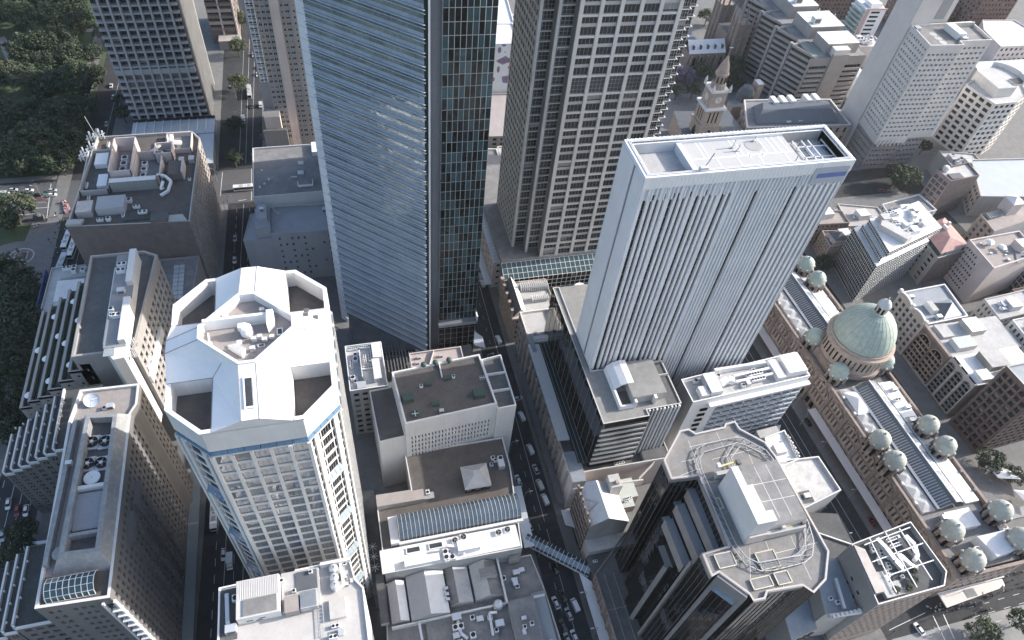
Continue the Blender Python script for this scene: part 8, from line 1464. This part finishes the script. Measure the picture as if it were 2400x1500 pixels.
for kind, (x, y), rz, col, lab in (
    ('car', (-54.7, 113.5), N_, WHT, 'white car in the dark side street below the octagonal tower'), ('truck', (-52.4, 110.4), N_, WHT, 'white box truck beside the white car in the dark side street'), ('bus', (-57.9, 128.9), N_, WHT, 'long white bus in the dark side street behind the octagonal tower'),
    ('car', (-128.2, 147.6), R(-86), WHT, 'white car with dark windows on the avenue at the left edge'), ('car', (-121.9, 143.7), R(-86), WHT, 'white station car in the kerb lane at lower left'), ('car', (-127.8, 135.4), R(-86), SIL, 'silver car cut by the left edge'), ('car', (-124.7, 144.3), R(-86), RED, 'dark red car hidden in shade between two white cars'),
    ('car', (-158.9, 327.6), 0, SIL, 'silver car in the green lane at the park crossing'), ('car', (-151.5, 326.1), 0, WHT, 'white car beside the silver one at the park crossing'), ('car', (-140.6, 324.7), 0, SIL, 'grey-silver car first in the far lane at the stop line'), ('car', (-140.1, 321.0), 0, WHT, 'white car first in the near lane at the stop line'), ('car', (-146.7, 321.9), 0, BLK, 'black car second in the near lane at the crossing'), ('van', (-162.4, 325.0), 0, SIL, 'silver van cut by the left edge at the park crossing'), ('car', (-151.5, 323.0), 0, DRK, 'charcoal car in the dark middle lane behind the black car'),
    ('bus', (-46.7, 313.4), 0, WHT, 'white bus crossing in sunlight left of the dark grey roof'), ('car', (-51.9, 276.0), N_, SIL, 'silver car in the side street beside the blue-grey block'), ('car', (-52.1, 267.5), N_, BLK, 'black car in the side street beside the blue-grey block'), ('car', (-52.0, 260.8), N_, WHT, 'white car in the side street behind the octagonal tower'),
    ('bus', (-127.8, 284.6), R(-95), WHT, 'first white bus beside the blank brown wall'), ('bus', (-124.5, 278.6), R(-95), WHT, 'second white bus close to the blank brown wall'), ('bus', (-127.8, 269.1), R(-97), ('ice', (.5, .58, .64)), 'pale blue bus nearest the low park building'),
    ('car', (-123.1, 420.1), R(-88), SIL, 'silver car on the park avenue left of the egg-crate tower'), ('car', (-120.6, 407.7), R(-88), WHT, 'white car on the park avenue left of the egg-crate tower'), ('car', (-121.3, 380.8), R(-88), SIL, 'grey car on the park avenue above the brown block'), ('van', (-125.2, 372.6), R(-88), WHT, 'white van on the park avenue half hidden by roof antennas'),
    ('bus', (-44.2, 404.1), R(-88), SIL, 'grey bus beside the street trees at upper left'), ('truck', (-47.8, 375.8), R(-88), WHT, 'white box truck on the side street above the crossing'), ('car', (-41.7, 448.6), R(-88), SIL, 'silver car under the apartment tower'), ('car', (-39.4, 425.1), R(-88), WHT, 'white car under the apartment balconies'), ('car', (-38.9, 433.1), R(-88), SIL, 'grey car just ahead of the white one under the balconies'), ('car', (-43.1, 390.2), R(-88), DRK, 'charcoal car in the side street at upper left'), ('van', (-38.0, 390.4), R(-88), SIL, 'silver van beside the beige podium at upper left'), ('car', (-37.9, 358.7), R(-88), DRK, 'dark car parked in the yard under the apartment tower'),
    ('van', (62.8, 231.5), R(98), SIL, 'silver van at the foot of the green glass face'), ('van', (62.7, 226.9), R(98), WHT, 'white van following the silver one at the foot of the green glass face'), ('van', (62.5, 191.4), R(98), WHT, 'white van in the narrow street by the glass tower corner'), ('car', (63.5, 158.7), R(5), SIL, 'silver car turning out of a driveway beside the hotel annex'),
    ('van', (62.9, 149.6), R(100), WHT, 'white van in the narrow street beside the flat canopy roof'), ('van', (62.5, 133.7), R(98), WHT, 'long white van in the narrow street below the hotel'), ('car', (62.5, 124.7), R(98), SIL, 'silver car behind the long white van'), ('car', (54.5, 121.5), R(98), WHT, 'white car at the kerb beside the vaulted podium terrace'), ('van', (62.3, 117.8), R(98), CRM, 'cream van beside the stone-fronted podium'), ('van', (62.6, 111.4), R(98), WHT, 'white minibus in front of the small awning'), ('car', (54.2, 120.5), R(98), SIL, 'silver car at the kerb by the curved glass vault'), ('car', (53.9, 102.5), R(98), WHT, 'white car near the start of the glass footbridge'), ('car', (59.1, 84.7), R(98), BLK, 'black car under the far end of the glass footbridge'),
    ('car', (56.0, 73.0), R(99), WHT, 'white hatchback parked beside the low grey roofs'), ('van', (62.4, 70.8), R(99), WHT, 'white van beside the long grey awning at bottom'), ('car', (59.4, 68.4), R(99), SIL, 'silver car in the middle lane at the bottom'), ('car', (56.4, 65.1), R(99), DRK, 'charcoal car behind the white round disc'), ('car', (59.2, 60.9), R(99), WHT, 'white car cut by the bottom edge'), ('car', (56.6, 60.5), R(99), SIL, 'grey car beside it at the bottom edge'), ('car', (59.2, 74.7), R(99), BLK, 'black car in the gap beside the white hatchback'),
    ('car', (181.8, 36.9), R(100), WHT, 'white car alone in full sun on the wide street at bottom right'), ('car', (141.8, 49.9), R(20), SIL, 'silver car under the notched edge of the black tower'), ('car', (185.4, 124.1), R(92), BLK, 'black car beside the sandstone arcade awning'), ('car', (187.9, 76.8), R(92), RED, 'red car in the shade beside the arcade awning'), ('car', (314.3, 263.7), R(10), RED, 'red car left of the rounded sunlit trees'), ('car', (107.9, 112.1), R(10), RED, 'red car parked on the low roof beside the black tower') ):
    vehicle(kind, x, y, rz, col, lab, z=-.13 if 'low roof' not in lab else 16.4)

# ------------------------------------------------------------------ people: one continuous body each
def person_mesh(seed):
    r = random.Random(seed); st = r.uniform(.18, .42); v, e, rad = [], [], []
    def add(p, r_, par=None):
        v.append(p); rad.append(r_)
        if par is not None: e.append((par, len(v) - 1))
        return len(v) - 1
    pel = add((0, 0, .95), .15); ch = add((.03, 0, 1.3), .17, pel); nk = add((.04, 0, 1.5), .065, ch); hd = add((.06, 0, 1.62), .10, nk); add((.06, 0, 1.73), .09, hd)
    for s in (-1, 1):
        h = add((0, s * .10, .88), .10, pel); k = add((s * st * .5 + .05, s * .10, .48), .07, h); f = add((s * st, s * .10, .07), .05, k); add((s * st + .17, s * .11, .04), .04, f)
        a = add((.02, s * .22, 1.40), .065, ch); el = add((-s * st * .4, s * .27, 1.12), .05, a); hn = add((-s * st * .6 + .08, s * .25, .86), .035, el)
    me = bpy.data.meshes.new('person'); me.from_pydata(v, e, []); me.update(); o = bpy.data.objects.new('person', me); COL.objects.link(o)
    md = o.modifiers.new('skin', 'SKIN')
    for i, sv in enumerate(me.skin_vertices[0].data): sv.radius = (rad[i], rad[i]); sv.use_root = i == 0
    dg = bpy.context.evaluated_depsgraph_get(); m2 = bpy.data.meshes.new_from_object(o.evaluated_get(dg)); bpy.data.objects.remove(o); m2.name = 'person'
    for nm, c in (('skin_tone', (.40, .27, .20)), ('shirt_%d' % seed, r.choice(((.6, .6, .6), (.05, .06, .09), (.10, .10, .10), (.25, .10, .10), (.45, .45, .48)))), ('trousers_%d' % (seed % 3), ((.03, .035, .05), (.09, .085, .08), (.02, .02, .02))[seed % 3]), ('hair', (.03, .022, .018))): m2.materials.append(mat(nm, c, .8, .1, 1))
    for p in m2.polygons: z = sum(m2.vertices[i].co.z for i in p.vertices) / len(p.vertices); x = sum(m2.vertices[i].co.x for i in p.vertices) / len(p.vertices); p.material_index = 2 if z < .95 else 1 if z < 1.48 else 3 if (z > 1.68 or x < .03) else 0
    m2.polygons.foreach_set('use_smooth', [True] * len(m2.polygons)); return m2
PEO = [person_mesh(s) for s in range(8)]; PR = random.Random(3)
def person(x, y, label, group, z=0.0):
    o = bpy.data.objects.new('person', PR.choice(PEO)); COL.objects.link(o); o.location = (x, y, z); o.rotation_euler = (0, 0, PR.choice((0, 180, 90, -90)) * math.pi / 180 + PR.uniform(-.5, .5)); o.scale = (PR.uniform(.95, 1.05),) * 3; tag(o, label, 'person', group)
for i in range(34): person(PR.uniform(189, 204), PR.uniform(39.8, 43.8), 'person walking in the crowd at the sunny street corner below the roof yard', 'crowd at the sunny street corner', -.02)
for i in range(34): person(PR.uniform(214, 236), PR.uniform(41, 48), 'person walking in the crowd at the near end of the sandstone arcade', 'crowd at the arcade end')
for i in range(10): person(PR.uniform(206, 214), PR.uniform(37, 41.6), 'person crossing the sunlit street between the two crowds', 'people between the two crowds', -.13)
for p in ((187.3, 36.0), (189.2, 34.5), (211.3, 37.3), (205.8, 36.8), (203.6, 36.5), (184.6, 34.2)): person(p[0], p[1], 'person crossing the sunlit wide street near the lone white car', 'people near the lone white car', -.13)
for p in ((-136.2, 304.0), (-135.4, 304.4), (-132.7, 300.1), (-131.6, 300.3), (-133.1, 297.3), (-142.1, 305.5), (-142.8, 297.2), (-144.0, 296.7), (-136.4, 287.2), (-132.3, 285.7), (-142.6, 299.3)): person(p[0], p[1], 'person on the paved corner beside the brown block', 'people on the paved park corner', .04)
for p in ((-190.2, 475.7), (-187.4, 476.2), (-187.3, 468.6), (-184.6, 464.3), (-158.1, 395.3)): person(p[0], p[1], 'person on the park path at upper left', 'people on the park path', .04)
for i in range(14): person(PR.uniform(66.2, 68.6) if i % 2 else PR.uniform(51.6, 53.2), PR.uniform(84, 185), 'person walking on the shaded pavement of the narrow street', 'people along the narrow street')
for i in range(16): person(PR.uniform(-136, -128), PR.uniform(262, 300), 'person on the shaded pavement beside the park buses', 'people by the park buses', .04)
# flower stall, kiosk, lamps, traffic signals
m = MB(); m.box(-2.2, 2.2, -1.0, 1.0, 0, 2.2, DGREY, mat('kiosk_roof', (.12, .12, .13), .6)); m.lathe((0, 0), [(1.4, 2.2), (1.2, 3.0), (0, 3.4)], 10, mat('kiosk_roof', (.12, .12, .13))); x, y = (-143.1, 303.8); o = m.build('kiosk'); o.location = (x, y, .03); tag(o, 'small dark kiosk with a rounded roof on the paved park corner', 'kiosk')
m = MB(); rr = random.Random(9)
for i in range(90): px, py = rr.uniform(-4.5, 4.5), rr.uniform(-1.2, 1.2); s = rr.uniform(.15, .4); m.box(px - s, px + s, py - s, py + s, 0, .8 + rr.random() * .7, rr.choice((mat('bloom_red', (.30, .04, .06), .8), mat('bloom_pink', (.5, .25, .28), .8), mat('bloom_white', (.6, .58, .55), .8))))
x, y = (-132.2, 310.9); o = m.build('flower_stall'); o.location = (x, y, 0); o.rotation_euler = (0, 0, R(110)); o['kind'] = 'stuff'; tag(o, 'long flower stall of red and white blooms at the corner of the brown block', 'flower stall')
lm = MB(); lm.cyl((0, 0), .12, 0, 8.5, 8, STEEL, r1=.08); lm.bar((0, 0, 8.4), (2.2, 0, 8.9), .12, .12, STEEL); LPM = lm.mesh('post'); lm = MB(); lm.box(1.6, 2.7, -.18, .18, 8.8, 9.0, ALU); LHM = lm.mesh('lamp_head')
def lamp(x, y, rz, label, group, z=0):
    e = thing('street_lamp', label, 'street lamp', (x, y, z), group, rz)
    for nm, me in (('post', LPM), ('lamp_head', LHM)): o = bpy.data.objects.new(nm, me); COL.objects.link(o); o.parent = e
for y in (90, 112, 134, 156, 178): lamp(54.2, y, 0, 'slim grey street lamp on the left kerb of the narrow street', 'lamps along the narrow street')
for y in (60, 72, 84): lamp(66.0, y, R(180), 'slim grey street lamp on the right kerb of the narrow street, bottom', 'lamps at the bottom of the narrow street')
for y in (66, 88, 110, 132): lamp(184.4 - (y - 60) * .03, y, R(180), 'street lamp beside the pinkish arcade awning', 'lamps along the arcade')
for y in (64, 72): lamp(168.6, y, 0, 'street lamp on the avenue near the corner roof yard', 'lamps by the corner roof yard')
for p in ((-138.5, 307.2), (-143.9, 318.7), (-151.5, 506.7), (-161.9, 393.5), (-127.6, 405.9)): lamp(p[0], p[1], R(PR.choice((0, 90, 180))), 'pale lamp post in or beside the park at upper left', 'lamp posts by the park', .03)
for p in ((-61.2, 322.1), (-56.2, 294.9), (-54.6, 298.2), (-51.8, 399.4), (-48.5, 372.0)): lamp(p[0], p[1], R(PR.choice((0, 180))), 'lamp post by the crossing between the brown and grey-roofed blocks', 'lamp posts at the upper crossing')
for p in ((201.2, 44.1), (215.9, 40.6), (181.4, 123.6)): lamp(p[0], p[1], R(60), 'lamp post at the lower right street corner', 'lamp posts at the lower right corner')
ts = MB(); ts.cyl((0, 0), .09, 0, 4.2, 8, DGREY); ts.box(-.2, .2, -.18, .18, 3.2, 4.3, BLACKM); TSM = ts.mesh('traffic_signal')
for (x, y) in ((-134.5, 302.5), (-140, 300.8), (-62, 303), (-41, 302), (186, 50), (170, 37.6), (66, 38), (193, 39.4)): o = bpy.data.objects.new('traffic_signal', TSM); COL.objects.link(o); o.location = (x, y, 0); tag(o, 'dark traffic signal post at a street corner', 'traffic signal', 'traffic signals at the street corners')
